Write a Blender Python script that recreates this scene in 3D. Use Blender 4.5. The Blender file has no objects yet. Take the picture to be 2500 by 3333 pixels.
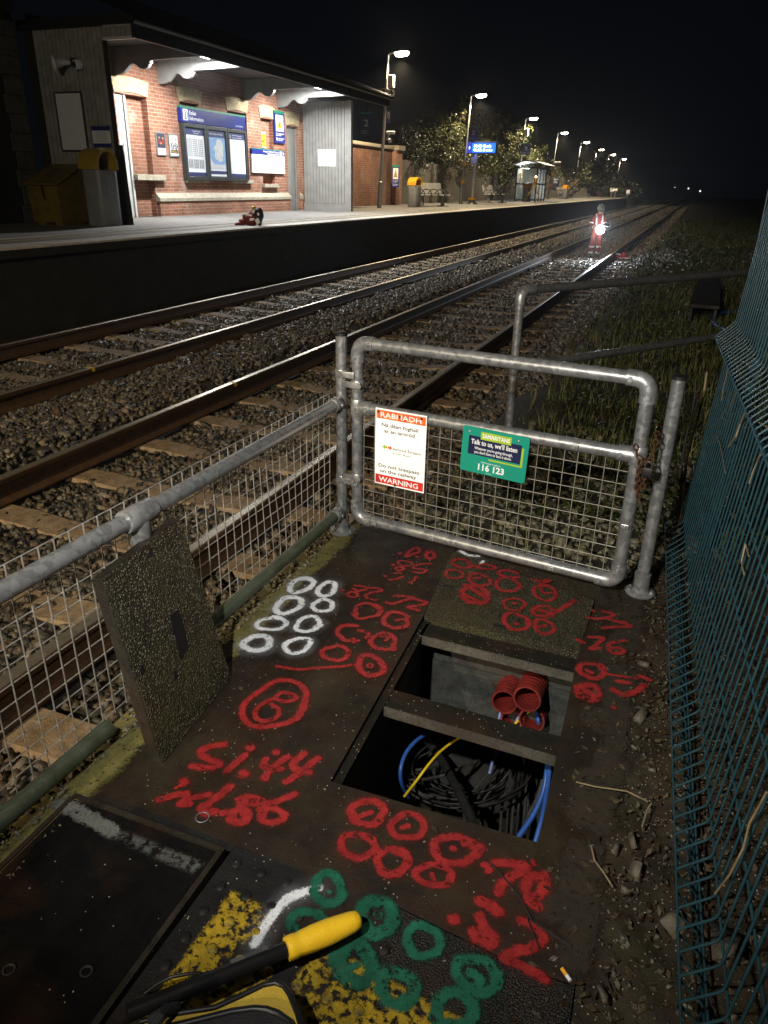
import bpy, bmesh, math, random
import numpy as np
from mathutils import Vector, Matrix
random.seed(7); RNG = np.random.default_rng(11)
SC = bpy.context.scene; COL = SC.collection
PI = math.pi

# ---------------------------------------------------------------- camera (photo 2500 x 3333)
PC = np.array([1250, 1666.5]); VP = np.array([2280, 624.]); ND = np.array([1140, 7000.])
FL = float(np.sqrt(-((VP - PC) @ (ND - PC))))
CAM = np.array([0, 0, 1.45])
def _cv(p): return np.array([p[0] - PC[0], p[1] - PC[1], FL])
_t = _cv(VP); _t /= np.linalg.norm(_t)
_d = _cv(ND); _d /= np.linalg.norm(_d)
RW = np.array([np.cross(_d, _t), _t, -_d])
def ray(p): return RW @ (_cv(p) / FL)
def gz(x, y, z=0.0):
    v = ray((x, y)); return Vector(CAM + (z - CAM[2]) / v[2] * v)
def gx(x, y, X):
    v = ray((x, y)); return Vector(CAM + (X - CAM[0]) / v[0] * v)
def gy(x, y, Y):
    v = ray((x, y)); return Vector(CAM + (Y - CAM[1]) / v[1] * v)
cd = bpy.data.cameras.new('camera'); cam = bpy.data.objects.new('camera', cd); COL.objects.link(cam)
cd.sensor_fit = 'VERTICAL'; cd.sensor_height = 36; cd.sensor_width = 27
cd.lens = 36 * FL / 3333; cd.clip_start = 0.02; cd.clip_end = 3000
mw = Matrix.Identity(4)
for i in range(3):
    mw[i][0] = RW[i, 0]; mw[i][1] = -RW[i, 1]; mw[i][2] = -RW[i, 2]; mw[i][3] = CAM[i]
cam.matrix_world = mw
SC.camera = cam

# ---------------------------------------------------------------- night sky, exposure
w = bpy.data.worlds.new('World'); SC.world = w; w.use_nodes = True
nt = w.node_tree; bg = nt.nodes['Background']
bg.inputs[0].default_value = (0.25, 0.32, 0.5, 1); bg.inputs[1].default_value = 0.006
SC.view_settings.view_transform = 'Standard'; SC.view_settings.look = 'None'
SC.view_settings.exposure = 0; SC.view_settings.gamma = 1
SC.render.engine = 'CYCLES'
SC.cycles.use_denoising = True
SC.cycles.sample_clamp_indirect = 3.0
SC.cycles.sample_clamp_direct = 0
SC.cycles.max_bounces = 6; SC.cycles.diffuse_bounces = 3; SC.cycles.glossy_bounces = 3
SC.cycles.transparent_max_bounces = 12
SC.cycles.caustics_reflective = False; SC.cycles.caustics_refractive = False

def lamp(name, kind, loc, power, col, to=None, parent=None, **kw):
    l = bpy.data.lights.new(name, kind); l.energy = power; l.color = col
    for k, v in kw.items(): setattr(l, k, v)
    o = bpy.data.objects.new(name, l); COL.objects.link(o); o.location = loc
    if to is not None:
        o.rotation_euler = (Vector(to) - Vector(loc)).to_track_quat('-Z', 'Y').to_euler()
    if parent: o.parent = parent
    return o
# the photographer's head torch
lamp('head_torch', 'SPOT', (-0.58, -0.02, 1.74), 330, (1.0, 0.96, 0.90), to=(-0.64, 2.85, 0.55),
     spot_size=math.radians(104), spot_blend=1.0, shadow_soft_size=0.025)
# the station lamp of the near platform, behind the photographer to the left
lamp('rear_lamp_and_fill', 'SPOT', (-3.1, -4.6, 3.7), 2500, (1.0, 0.79, 0.50), to=(-4.0, 3.6, -0.4),
     spot_size=math.radians(58), spot_blend=1.0, shadow_soft_size=0.10)
lamp('rear_lamp_and_fill', 'SPOT', (-2.2, -9.0, 5.2), 2000, (1.0, 0.86, 0.64), to=(-3.6, 9.0, -0.3),
     spot_size=math.radians(84), spot_blend=1.0, shadow_soft_size=0.10)  # wide fill light, added to lift the dark left end of the far platform

# ---------------------------------------------------------------- helpers
WL = {}
def wloc(o): return WL.get(o.name, Vector((0, 0, 0)))
def tag(o, label=None, cat=None, group=None, kind=None):
    if label: o['label'] = label
    if cat: o['category'] = cat
    if group: o['group'] = group
    if kind: o['kind'] = kind
    return o
def thing(name, label, cat, loc=(0, 0, 0), group=None, rz=0):
    o = bpy.data.objects.new(name, None); COL.objects.link(o); o.empty_display_size = 0.1
    o.location = loc; o.rotation_euler = (0, 0, rz); WL[o.name] = Vector(loc)
    return tag(o, label, cat, group)

def frame_of(d):
    d = Vector(d).normalized()
    a = Vector((0, 0, 1)) if abs(d.z) < .9 else Vector((1, 0, 0))
    u = d.cross(a).normalized(); return u, d.cross(u).normalized(), d

class MB:
    def __init__(s): s.v = []; s.f = []; s.m = []; s.mi = 0
    def add(s, vs, fs):
        b = len(s.v); s.v += [tuple(x) for x in vs]
        for f in fs: s.f.append([b + i for i in f]); s.m.append(s.mi)
        return s
    def box(s, lo, hi, M=None):
        (a, b, c), (d, e, f) = lo, hi
        vs = [Vector(p) for p in ((a,b,c),(d,b,c),(d,e,c),(a,e,c),(a,b,f),(d,b,f),(d,e,f),(a,e,f))]
        if M is not None: vs = [M @ p for p in vs]
        return s.add(vs, [(0,3,2,1),(4,5,6,7),(0,1,5,4),(1,2,6,5),(2,3,7,6),(3,0,4,7)])
    def bbox(s, lo, hi, r, M=None):       # chamfered box
        bm = bmesh.new(); bmesh.ops.create_cube(bm, size=1)
        lo, hi = Vector(lo), Vector(hi)
        for v in bm.verts: v.co = Vector([lo[i] + (v.co[i] + .5) * (hi[i] - lo[i]) for i in range(3)])
        bmesh.ops.bevel(bm, geom=bm.edges[:], offset=r, segments=2, affect='EDGES', profile=.5)
        bm.verts.index_update()
        vs = [(M @ v.co if M is not None else v.co) for v in bm.verts]
        s.add(vs, [[v.index for v in f.verts] for f in bm.faces]); bm.free(); return s
    def quad(s, *p): return s.add(p, [tuple(range(len(p)))])
    def tube(s, pts, r, n=10, cap=True, r_list=None):
        pts = [Vector(p) for p in pts]; rings = []; u = None
        for i, p in enumerate(pts):
            d = (pts[min(i + 1, len(pts) - 1)] - pts[max(i - 1, 0)])
            if d.length < 1e-9: d = Vector((0, 0, 1))
            d.normalize()
            if u is None: u, _, _ = frame_of(d)
            u = (u - d * u.dot(d)).normalized(); vv = d.cross(u)
            rr = r_list[i] if r_list else r
            rings.append([p + (u * math.cos(2*PI*k/n) + vv * math.sin(2*PI*k/n)) * rr for k in range(n)])
        vs = [q for ring in rings for q in ring]; fs = []
        for i in range(len(rings) - 1):
            for k in range(n):
                fs.append((i*n+k, i*n+(k+1) % n, (i+1)*n+(k+1) % n, (i+1)*n+k))
        if cap: fs += [tuple(range(n))[::-1], tuple(range((len(rings)-1)*n, len(rings)*n))]
        return s.add(vs, fs)
    def cyl(s, a, b, r, n=12, r2=None): return s.tube([a, b], r, n, r_list=[r, r if r2 is None else r2])
    def lathe(s, prof, n=20, M=None, a0=0, a1=2*PI):
        full = abs(a1 - a0 - 2*PI) < 1e-6; k = n if full else n + 1
        vs = []
        for (r, z) in prof:
            for i in range(k):
                a = a0 + (a1 - a0) * i / n; vs.append(Vector((r*math.cos(a), r*math.sin(a), z)))
        if M is not None: vs = [M @ p for p in vs]
        fs = []
        for j in range(len(prof) - 1):
            for i in range(n):
                i2 = (i + 1) % k if full else i + 1
                fs.append((j*k+i, j*k+i2, (j+1)*k+i2, (j+1)*k+i))
        return s.add(vs, fs)
    def ball(s, c, r, n=12, M=None, sc=(1,1,1)):
        prof = [(max(1e-4, math.sin(PI*i/8)), -math.cos(PI*i/8)) for i in range(9)]
        T = Matrix.Translation(c) @ (M if M is not None else Matrix.Identity(4)) @ Matrix.Diagonal((r*sc[0], r*sc[1], r*sc[2], 1))
        return s.lathe(prof, n, T)
    def prism(s, poly, p0, U, V, W):      # poly in (u,v), extruded by vector W
        p0, U, V, W = Vector(p0), Vector(U), Vector(V), Vector(W); n = len(poly)
        a = [p0 + U*x + V*y for x, y in poly]; b = [p + W for p in a]
        fs = [tuple(range(n))[::-1], tuple(range(n, 2*n))] + [(i, (i+1) % n, n+(i+1) % n, n+i) for i in range(n)]
        return s.add(a + b, fs)
    def build(s, name, mat, parent=None, smooth=False, angle=None):
        me = bpy.data.meshes.new(name); off = wloc(parent) if parent else Vector((0, 0, 0))
        me.from_pydata([(x - off.x, y - off.y, z - off.z) for x, y, z in s.v], [], s.f)
        mats = mat if isinstance(mat, (list, tuple)) else [mat]
        for m in mats: me.materials.append(m)
        if len(mats) > 1: me.polygons.foreach_set('material_index', s.m)
        bm = bmesh.new(); bm.from_mesh(me); bmesh.ops.recalc_face_normals(bm, faces=bm.faces[:]); bm.to_mesh(me); bm.free()
        if smooth:
            me.polygons.foreach_set('use_smooth', [True] * len(me.polygons))
            me.set_sharp_from_angle(angle=math.radians(angle or 40))
        o = bpy.data.objects.new(name, me); COL.objects.link(o)
        if parent: o.parent = parent
        WL[o.name] = off
        return o
def npmesh(name, V, F, mat, parent=None, attrs=None, smooth=False):
    me = bpy.data.meshes.new(name); V = np.asarray(V, np.float32); F = np.asarray(F, np.int32); k = F.shape[1]
    if parent: V = V - np.array(wloc(parent), np.float32)
    me.vertices.add(len(V)); me.vertices.foreach_set('co', V.ravel())
    me.loops.add(F.size); me.loops.foreach_set('vertex_index', F.ravel())
    me.polygons.add(len(F)); me.polygons.foreach_set('loop_start', np.arange(0, F.size, k, dtype=np.int32))
    me.materials.append(mat)
    if smooth: me.polygons.foreach_set('use_smooth', np.ones(len(F), bool))
    me.update(calc_edges=True)
    for nm, arr in (attrs or {}).items():
        a = me.attributes.new(nm, 'FLOAT', 'POINT'); a.data.foreach_set('value', np.asarray(arr, np.float32))
    o = bpy.data.objects.new(name, me); COL.objects.link(o)
    if parent: o.parent = parent
    WL[o.name] = wloc(parent) if parent else Vector((0, 0, 0))
    return o
def copy_tree(o, parent=None):
    c = o.copy(); COL.objects.link(c)
    if parent: c.parent = parent
    for ch in [x for x in bpy.data.objects if x.parent == o]: copy_tree(ch, c)
    return c
def frameM(O, U, V):                      # local x,y,z -> U,V,N
    U = Vector(U).normalized(); N = U.cross(Vector(V)).normalized(); V = N.cross(U)
    M = Matrix.Identity(4)
    for i in range(3): M[i][0] = U[i]; M[i][1] = V[i]; M[i][2] = N[i]; M[i][3] = O[i]
    return M
def text_into(mb, s, M, x, y, h=None, width=None, align='LEFT', bold=0.0, z=0.0, depth=0.0006):
    c = bpy.data.curves.new('t', 'FONT'); c.body = s; c.align_x = align; c.size = 1; c.offset = bold; c.resolution_u = 2
    o = bpy.data.objects.new('t', c); me = o.to_mesh()
    vs = np.array([v.co[:] for v in me.vertices]); fs = [list(p.vertices) for p in me.polygons]
    o.to_mesh_clear(); bpy.data.objects.remove(o); bpy.data.curves.remove(c)
    if not len(vs): return
    sy = (h or 1) / 0.70; sx = sy
    if width: sx = width / max(1e-6, vs[:, 0].max() - vs[:, 0].min()); 
    if width and not h: sy = sx
    mb.add([M @ Vector((x + v[0]*sx, y + v[1]*sy, z)) for v in vs], fs)

# ---------------------------------------------------------------- materials
class NT:
    def __init__(s, name):
        s.m = bpy.data.materials.new(name); s.m.use_nodes = True; s.t = s.m.node_tree
        s.b = s.t.nodes['Principled BSDF']; s.out = s.t.nodes['Material Output']; s._c = {}
    def n(s, ty, **kw):
        x = s.t.nodes.new(ty)
        for k, v in kw.items():
            if k.startswith('i_'):
                key = k[2:]; key = int(key) if key.isdigit() else key.replace('_', ' ')
                if hasattr(v, 'node'): s.t.links.new(v, x.inputs[key])
                else: x.inputs[key].default_value = v
            else: setattr(x, k, v)
        return x
    def link(s, a, b): s.t.links.new(a, b)
    def coord(s, which='Object'):
        if which not in s._c: s._c[which] = s.n('ShaderNodeTexCoord').outputs[which]
        return s._c[which]
    def noise(s, scale, detail=4, rough=.6, vec=None, dist=0):
        return s.n('ShaderNodeTexNoise', i_Vector=vec or s.coord(), i_Scale=scale, i_Detail=detail, i_Roughness=rough, i_Distortion=dist).outputs[0]
    def ramp(s, fac, stops):
        r = s.n('ShaderNodeValToRGB', i_Fac=fac); e = r.color_ramp.elements
        while len(e) < len(stops): e.new(.5)
        for el, (p, c) in zip(e, stops): el.position = p; el.color = (c if isinstance(c, (tuple, list)) else (c, c, c)) + (1,) if not (isinstance(c, tuple) and len(c) == 4) else c
        return r.outputs[0]
    def mix(s, f, a, b, blend='MIX'):
        x = s.n('ShaderNodeMix', data_type='RGBA', blend_type=blend)
        for i, v in ((0, f), (6, a), (7, b)):
            if hasattr(v, 'node'): s.link(v, x.inputs[i])
            else: x.inputs[i].default_value = v if i == 0 else tuple(v) + (1,) if len(v) == 3 else v
        return x.outputs[2]
    def math(s, op, a, b=0, c=None, clamp=False):
        x = s.n('ShaderNodeMath', operation=op, use_clamp=clamp)
        for i, v in enumerate((a, b) if c is None else (a, b, c)):
            if hasattr(v, 'node'): s.link(v, x.inputs[i])
            else: x.inputs[i].default_value = v
        return x.outputs[0]
    def bump(s, h, strength=.3, dist=.01):
        b = s.n('ShaderNodeBump', i_Height=h, i_Strength=strength, i_Distance=dist); s.link(b.outputs[0], s.b.inputs['Normal'])
    def set(s, **kw):
        for k, v in kw.items():
            i = s.b.inputs[k.replace('_', ' ')]
            if hasattr(v, 'node'): s.link(v, i)
            else: i.default_value = tuple(v) + (1,) if isinstance(v, tuple) and len(v) == 3 and i.type == 'RGBA' else v
        return s
def M_(name, col, rough=.6, metal=0.0, col2=None, scale=12, bump=0.0, bscale=None, rvar=.12, spec=.4, detail=5, fine=0.0):
    """plain surface with two noise-mixed tones, uneven gloss and fine bump"""
    k = NT(name); n1 = k.noise(scale, detail)
    c2 = col2 or tuple(c * .72 for c in col)
    base = k.mix(k.ramp(n1, [(.35, 0.0), (.68, 1.0)]), col, c2)
    if fine: base = k.mix(k.ramp(k.noise(scale * 14, 2), [(.5, 0.0), (.75, fine)]), base, tuple(c * .35 for c in col))
    k.set(Base_Color=base, Metallic=metal, Specular_IOR_Level=spec,
          Roughness=k.math('ADD', k.math('MULTIPLY', k.noise(scale * 2.3, 3), rvar * 2), rough - rvar, clamp=True))
    if bump: k.bump(k.noise(bscale or scale * 6, 5), bump)
    return k.m
def EM(name, col, strength, base=(.8, .8, .8)):
    k = NT(name); k.set(Base_Color=base, Emission_Color=col, Emission_Strength=strength, Roughness=.3); return k.m

def wet_concrete(name, c1, c2, spk=.0, moss=None, rough=.45, agg=0, aggcol=(.12, .11, .09)):
    k = NT(name); big = k.noise(2.2, 6, .65); mid = k.noise(14, 5, .6); fine = k.noise(170, 3, .6)
    base = k.mix(k.ramp(big, [(.35, 0.0), (.65, 1.0)]), c1, c2)
    base = k.mix(k.ramp(mid, [(.42, 0.0), (.66, .8)]), base, tuple(x * .38 for x in c1)); base = k.mix(k.ramp(k.noise(42, 5, .7), [(.5, 0.0), (.68, .7)]), base, tuple(x * .3 for x in c1))
    base = k.mix(k.ramp(fine, [(.35, .55), (.6, 0.0)]), base, tuple(x * .5 for x in c2))
    # rust-brown staining
    st = k.noise(3.4, 4, .55, dist=.6)
    base = k.mix(k.ramp(st, [(.48, 0.0), (.7, .5)]), base, (.045, .020, .009))
    vor = k.n('ShaderNodeTexVoronoi', i_Vector=k.coord(), i_Scale=90.0 if not agg else agg)
    if spk:
        sp = k.math('LESS_THAN', vor.outputs['Distance'], .16)
        sel = k.n('ShaderNodeSeparateColor', i_Color=vor.outputs['Color'])
        sp = k.math('MULTIPLY', sp, k.math('GREATER_THAN', sel.outputs[0], 1 - spk))
        base = k.mix(sp, base, (.30, .28, .22))
    if agg:
        sel = k.n('ShaderNodeSeparateColor', i_Color=vor.outputs['Color'])
        on = k.math('MULTIPLY', k.ramp(vor.outputs['Distance'], [(.22, 1.0), (.42, 0.0)]), k.ramp(sel.outputs[1], [(.05, 0.05), (1.0, 1.0)]))
        base = k.mix(on, base, aggcol)
    if moss:
        base = k.mix(k.ramp(k.noise(5, 5, .7), [(.45, 0.0), (.75, .7)]), base, moss)
    k.set(Base_Color=base, Specular_IOR_Level=.3 if rough < .8 else .12, Roughness=k.ramp(k.noise(6, 5, .7), [(.3, rough - .17), (.7, rough + .25)]))
    h = k.math('ADD', fine, k.math('MULTIPLY', mid, 1.5))
    if agg: h = k.math('SUBTRACT', h, k.math('MULTIPLY', vor.outputs['Distance'], 1.2))
    k.bump(h, .45 if not agg else .8, .004)
    return k.m

def galv(name, dark=1.0):
    k = NT(name)
    v = k.n('ShaderNodeTexVoronoi', i_Vector=k.coord(), i_Scale=55.0)
    sp = k.n('ShaderNodeSeparateColor', i_Color=v.outputs['Color']).outputs[0]
    c = k.mix(k.ramp(sp, [(.2, 0.0), (.8, 1.0)]), tuple(x*dark for x in (.22, .228, .23)), tuple(x*dark for x in (.31, .318, .32)))
    c = k.mix(k.ramp(k.noise(26, 6, .7), [(.52, 0.0), (.85, .4)]), c, tuple(x*dark for x in (.15, .145, .13)))
    c = k.mix(k.ramp(k.noise(9, 4, .7), [(.58, 0.0), (.75, .6)]), c, tuple(x*dark for x in (.22, .20, .14)))
    k.set(Base_Color=c, Metallic=.6, Roughness=k.ramp(sp, [(0.0, .30), (1.0, .44)]), Specular_IOR_Level=.5)
    k.bump(k.noise(120, 3), .12, .002)
    return k.m

def brick_mat(name, bright=1.0):
    k = NT(name); geo = k.n('ShaderNodeNewGeometry')
    sx = k.n('ShaderNodeSeparateXYZ', i_Vector=geo.outputs['Position']); nn = k.n('ShaderNodeSeparateXYZ', i_Vector=geo.outputs['Normal'])
    isx = k.math('GREATER_THAN', k.math('ABSOLUTE', nn.outputs[0]), .5)
    u = k.math('ADD', k.math('MULTIPLY', sx.outputs[1], isx), k.math('MULTIPLY', sx.outputs[0], k.math('SUBTRACT', 1.0, isx)))
    wob = k.noise(3.0, 3, .5, vec=geo.outputs['Position'])
    vec = k.n('ShaderNodeCombineXYZ', i_X=u, i_Y=k.math('ADD', sx.outputs[2], k.math('MULTIPLY', wob, .02)))
    b = k.n('ShaderNodeTexBrick', i_Vector=vec.outputs[0], i_Scale=1.0, i_Mortar_Size=.0085, i_Mortar_Smooth=.25, i_Bias=-.1, i_Brick_Width=.225, i_Row_Height=.076,
            i_Color1=(.40*bright, .155*bright, .085*bright, 1), i_Color2=(.25*bright, .085*bright, .05*bright, 1), i_Mortar=(.43*bright, .36*bright, .28*bright, 1))
    b.offset = .5
    c = k.mix(k.ramp(k.noise(55, 4, .7, vec=geo.outputs['Position']), [(.4, 0.0), (.75, .6)]), b.outputs[0], (.13*bright, .05*bright, .03*bright))
    c = k.mix(k.ramp(k.noise(1.3, 6, .72, vec=geo.outputs['Position']), [(.54, 0.0), (.72, .6)]), c, (.62*bright, .50*bright, .40*bright))
    c = k.mix(k.ramp(k.noise(.9, 5, .7, vec=geo.outputs['Position']), [(.40, .62), (.62, 0.0)]), c, (.15*bright, .075*bright, .045*bright))
    k.set(Base_Color=c, Roughness=.82, Specular_IOR_Level=.25)
    k.bump(k.math('ADD', k.math('MULTIPLY', b.outputs['Fac'], -1.5), k.noise(60, 4, vec=geo.outputs['Position'])), .6, .008)
    return k.m

def stone_mat(name, cols, rough=.55, spec=.5, scale=30):
    k = NT(name); geo = k.n('ShaderNodeNewGeometry'); r = geo.outputs['Random Per Island']
    n = len(cols); c = k.ramp(r, [((i + .5) / n, x) for i, x in enumerate(cols)])
    c = k.mix(k.ramp(k.noise(scale, 4, .7), [(.35, 0.0), (.7, .7)]), c, tuple(x * .45 for x in cols[0]))
    k.set(Base_Color=c, Roughness=k.ramp(r, [(0.0, rough - .2), (1.0, rough + .2)]), Specular_IOR_Level=spec)
    k.bump(k.noise(scale * 3, 4), .5, .01)
    return k.m

def paint_mat(name, col, col2, wear=.9, fog=.25, rough=.5, chip=.50):
    """sprayed line: 'd' = distance from the stroke's middle in stroke half-widths"""
    k = NT(name); d = k.n('ShaderNodeAttribute', attribute_name='d').outputs['Fac']
    n1 = k.noise(260, 4, .75); n2 = k.noise(55, 4, .6); n3 = k.noise(9, 3, .5)
    e = k.math('ADD', d, k.math('ADD', k.math('MULTIPLY', k.math('SUBTRACT', n1, .5), 1.3 * wear), k.math('MULTIPLY', k.math('SUBTRACT', n2, .5), 1.5 * wear)))
    core = k.ramp(e, [(.62, 1.0), (1.0, 0.0)])
    fg = k.math('MULTIPLY', k.ramp(d, [(.55, fog), (1.0, 0.0)]), k.ramp(n1, [(.42, 0.2), (.6, 1.0)]))
    chips = k.ramp(k.math('ADD', k.math('ADD', k.math('MULTIPLY', n2, .75), k.math('MULTIPLY', n3, .30)), k.math('MULTIPLY', n1, .25)), [(chip, max(0.0, 1 - wear)), (chip + .08, 1.0)])
    pits = k.ramp(k.noise(420, 2, .5), [(.30, .25), (.40, 1.0)])
    a = k.math('MULTIPLY', k.math('MULTIPLY', k.math('MAXIMUM', core, fg), chips), pits, clamp=True)
    k.set(Base_Color=k.mix(k.ramp(k.noise(24, 5, .7), [(.35, 0.0), (.7, 1.0)]), col, col2), Roughness=rough, Alpha=a, Specular_IOR_Level=.35)
    k.bump(n1, .25, .003)
    return k.m

def spray_mat(name, col, strength):
    k = NT(name); d = k.n('ShaderNodeAttribute', attribute_name='d').outputs['Fac']
    f = k.math('POWER', k.math('SUBTRACT', 1.0, d, clamp=True), 1.6); g = k.ramp(k.noise(340, 3, .8), [(.36, 0.0), (.66, 1.0)]); n3 = k.ramp(k.noise(11, 4, .6), [(.35, .25), (.65, 1.0)])
    k.set(Base_Color=col, Roughness=.7, Specular_IOR_Level=.2, Alpha=k.math('MULTIPLY', k.math('MULTIPLY', k.math('MULTIPLY', f, g), n3), strength, clamp=True)); return k.m

MT = {}
def mats():
    m = MT
    m['galv'] = galv('galvanised_steel'); m['galv_dull'] = galv('dull_galvanised_steel', .62); m['cast'] = galv('cast_fitting', 1.12)
    m['moss_pipe'] = M_('mossy_pipe', (.085, .10, .07), .5, .2, (.045, .055, .028), 14, .2, 70)
    m['wire'] = M_('galvanised_wire', (.42, .41, .38), .42, .5, (.24, .22, .18), 30)
    m['walk'] = wet_concrete('wet_brown_concrete', (.029, .0155, .007), (.009, .0065, .0043), spk=.10, rough=.62, moss=(.030, .024, .009))
    m['asph'] = wet_concrete('dark_asphalt', (.013, .012, .010), (.008, .008, .007), spk=.06, agg=240, aggcol=(.05, .048, .04), rough=.62)
    m['tact'] = wet_concrete('dark_tactile_paving', (.013, .012, .011), (.008, .008, .008), spk=.10, rough=.6)
    m['lid'] = wet_concrete('exposed_aggregate_concrete', (.046, .040, .023), (.026, .025, .013), agg=150, aggcol=(.34, .30, .20), moss=(.060, .058, .018), rough=.6)
    m['lid2'] = wet_concrete('mossy_aggregate_concrete', (.032, .027, .014), (.020, .018, .009), agg=170, aggcol=(.17, .15, .085), moss=(.046, .044, .011), rough=.6)
    m['lid_edge'] = wet_concrete('lid_edge_concrete', (.035, .030, .022), (.022, .02, .014))
    m['chamber'] = wet_concrete('chamber_concrete', (.075, .078, .07), (.055, .058, .052), rough=.6)
    m['beam'] = wet_concrete('ledge_steel', (.020, .018, .012), (.012, .011, .008), rough=.85, spk=.3)
    m['lip'] = wet_concrete('pale_ledge_edge', (.13, .12, .095), (.035, .031, .023), rough=.7)  # lip is paler than the ledge top
    m['soil'] = wet_concrete('wet_soil', (.034, .024, .013), (.020, .015, .009), spk=.6, moss=(.034, .032, .011), rough=.7)
    m['black_plate'] = wet_concrete('black_cover_plate', (.0055, .0055, .0055), (.003, .003, .003), spk=.05, rough=.85)
    m['kerb_moss'] = wet_concrete('mossy_kerb', (.17, .15, .075), (.10, .085, .035), moss=(.17, .15, .035), rough=.7)
    m['grey_paint_faint'] = paint_mat('faint_grey_paint', (.09, .095, .09), (.05, .053, .05), 1.0, .1, chip=.60)
    m['red_paint'] = paint_mat('red_spray_paint', (.31, .022, .021), (.15, .010, .010), 1.0, .25)
    m['white_paint'] = paint_mat('white_spray_paint', (.74, .77, .80), (.55, .58, .60), .95, .30)
    m['green_paint'] = paint_mat('green_spray_paint', (.014, .12, .068), (.007, .062, .036), 1.0, .25)
    m['yellow_paint'] = paint_mat('worn_yellow_paint', (.44, .30, .018), (.22, .145, .012), 1.0, .1, chip=.60)
    m['white_fog'] = spray_mat('white_overspray', (.55, .60, .66), .55); m['red_fog'] = spray_mat('red_overspray', (.22, .016, .016), .5); m['green_fog'] = spray_mat('green_overspray', (.01, .075, .045), .5); m['soil_creep'] = paint_mat('washed_soil', (.028, .020, .011), (.014, .011, .007), 1.0, .8, .85)
    m['yellow_worn'] = M_('worn_yellow_blister', (.36, .25, .016), .6, 0, (.012, .012, .011), 90)
    m['grey_paint'] = paint_mat('worn_grey_paint', (.15, .16, .15), (.08, .085, .08), 1.1, .1)
    m['rail'] = M_('rusty_rail', (.085, .045, .022), .6, .25, (.05, .028, .015), 20, .2, 90)
    m['rail_top'] = M_('polished_rail_head', (.58, .52, .42), .36, .85, (.44, .38, .28), 30, rvar=.06)
    m['sleeper'] = M_('weathered_concrete_sleeper', (.29, .21, .125), .8, 0, (.14, .10, .062), 16, .5, 80, fine=.7)
    m['ballast'] = stone_mat('ballast_stone', [(.040,.036,.028), (.125,.10,.062), (.060,.056,.048), (.17,.12,.062), (.035,.029,.021), (.09,.078,.058), (.24,.21,.165), (.10,.055,.026), (.05,.047,.038), (.19,.15,.09), (.03,.028,.026), (.075,.066,.05)], .55, .38)
    m['bed'] = M_('ballast_bed', (.055, .048, .036), .8, 0, (.025, .022, .017), 26, 1.0, 60)
    m['gravel'] = stone_mat('mossy_gravel', [(.10,.095,.062), (.17,.155,.09), (.07,.068,.047), (.22,.20,.13), (.11,.10,.052)], .5, .45)
    m['grit_st'] = stone_mat('soil_stone', [(.045,.040,.028), (.07,.06,.038), (.030,.026,.018), (.10,.085,.058), (.05,.040,.026), (.15,.14,.11)], .55, .4); m['moss_line'] = paint_mat('moss_growth', (.16, .145, .04), (.07, .062, .018), 1.0, .3, .8); m['wire_dull'] = M_('dull_wire', (.34, .325, .28), .5, .4, (.20, .18, .14), 30)
    m['earth'] = M_('dark_earth', (.022, .02, .011), .9, 0, (.012, .012, .006), 8, .8, 30)
    m['grass'] = stone_mat('grass_blade', [(.065,.095,.018), (.115,.13,.026), (.15,.13,.044), (.07,.105,.020), (.20,.17,.08)], .6, .3)
    m['leaf'] = stone_mat('bush_leaf', [(.016,.028,.005), (.04,.053,.009), (.065,.067,.020), (.021,.033,.007), (.11,.10,.05)], .42, .5)
    m['leaf2'] = stone_mat('autumn_leaf', [(.05,.06,.012), (.10,.075,.016), (.12,.065,.022), (.045,.055,.011), (.09,.085,.024)], .5, .4)
    m['bark'] = M_('bark', (.075, .055, .035), .85, 0, (.035, .026, .017), 20, .6)
    m['litter'] = stone_mat('leaf_litter', [(.05,.028,.010), (.022,.015,.008), (.075,.052,.020), (.035,.027,.013), (.10,.085,.05), (.028,.020,.010)], .55, .4)
    m['straw'] = M_('dry_stalk', (.20, .155, .085), .7, 0, (.11, .08, .045), 30)
    m['dark_twig'] = M_('dark_twig', (.012, .010, .008), .7)
    m['plat'] = M_('platform_asphalt', (.17, .16, .145), .75, 0, (.115, .108, .098), 3, .35, 90, fine=.35)
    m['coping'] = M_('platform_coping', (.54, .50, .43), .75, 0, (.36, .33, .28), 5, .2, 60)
    m['yline'] = M_('yellow_line', (.42, .32, .10), .6, 0, (.28, .22, .09), 9)
    m['platwall'] = M_('shade_dark_wall', (.018, .017, .014), .9, 0, (.009, .009, .008), 4, .6, 20)  # platwall: near-black base puts the poor light on the face into the colour
    m['brick'] = brick_mat('red_brick'); m['brick_dark'] = brick_mat('dark_brick', .55)
    m['stone'] = M_('dressed_stone', (.40, .36, .27), .75, 0, (.25, .22, .16), 12, .4, 50, fine=.4)
    m['lintel'] = M_('yellow_brick_lintel', (.50, .41, .24), .8, 0, (.36, .28, .16), 10, .3, 60)
    m['grey_wood'] = M_('grey_painted_boards', (.235, .23, .21), .6, 0, (.185, .18, .165), 4, .1)
    m['grey_wood_dk'] = M_('weathered_grey_boards', (.30, .29, .26), .75, 0, (.19, .185, .165), 7, .3, 40)
    m['trim'] = M_('pale_grey_gloss_paint', (.52, .52, .49), .4, 0, (.45, .45, .42), 5)
    m['fascia'] = M_('black_fascia', (.015, .015, .016), .5)
    m['slate'] = M_('roof_slate', (.03, .031, .035), .5, 0, (.02, .02, .022), 6)
    m['black'] = M_('black_plastic', (.012, .012, .013), .5)
    m['rubber'] = M_('black_rubber', (.010, .010, .011), .38, rvar=.06)
    m['dgrey'] = M_('dark_grey_metal', (.055, .058, .06), .45, .4)
    m['blue'] = M_('blue_enamel', (.010, .018, .16), .35, 0, (.009, .016, .14), 3)
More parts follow.
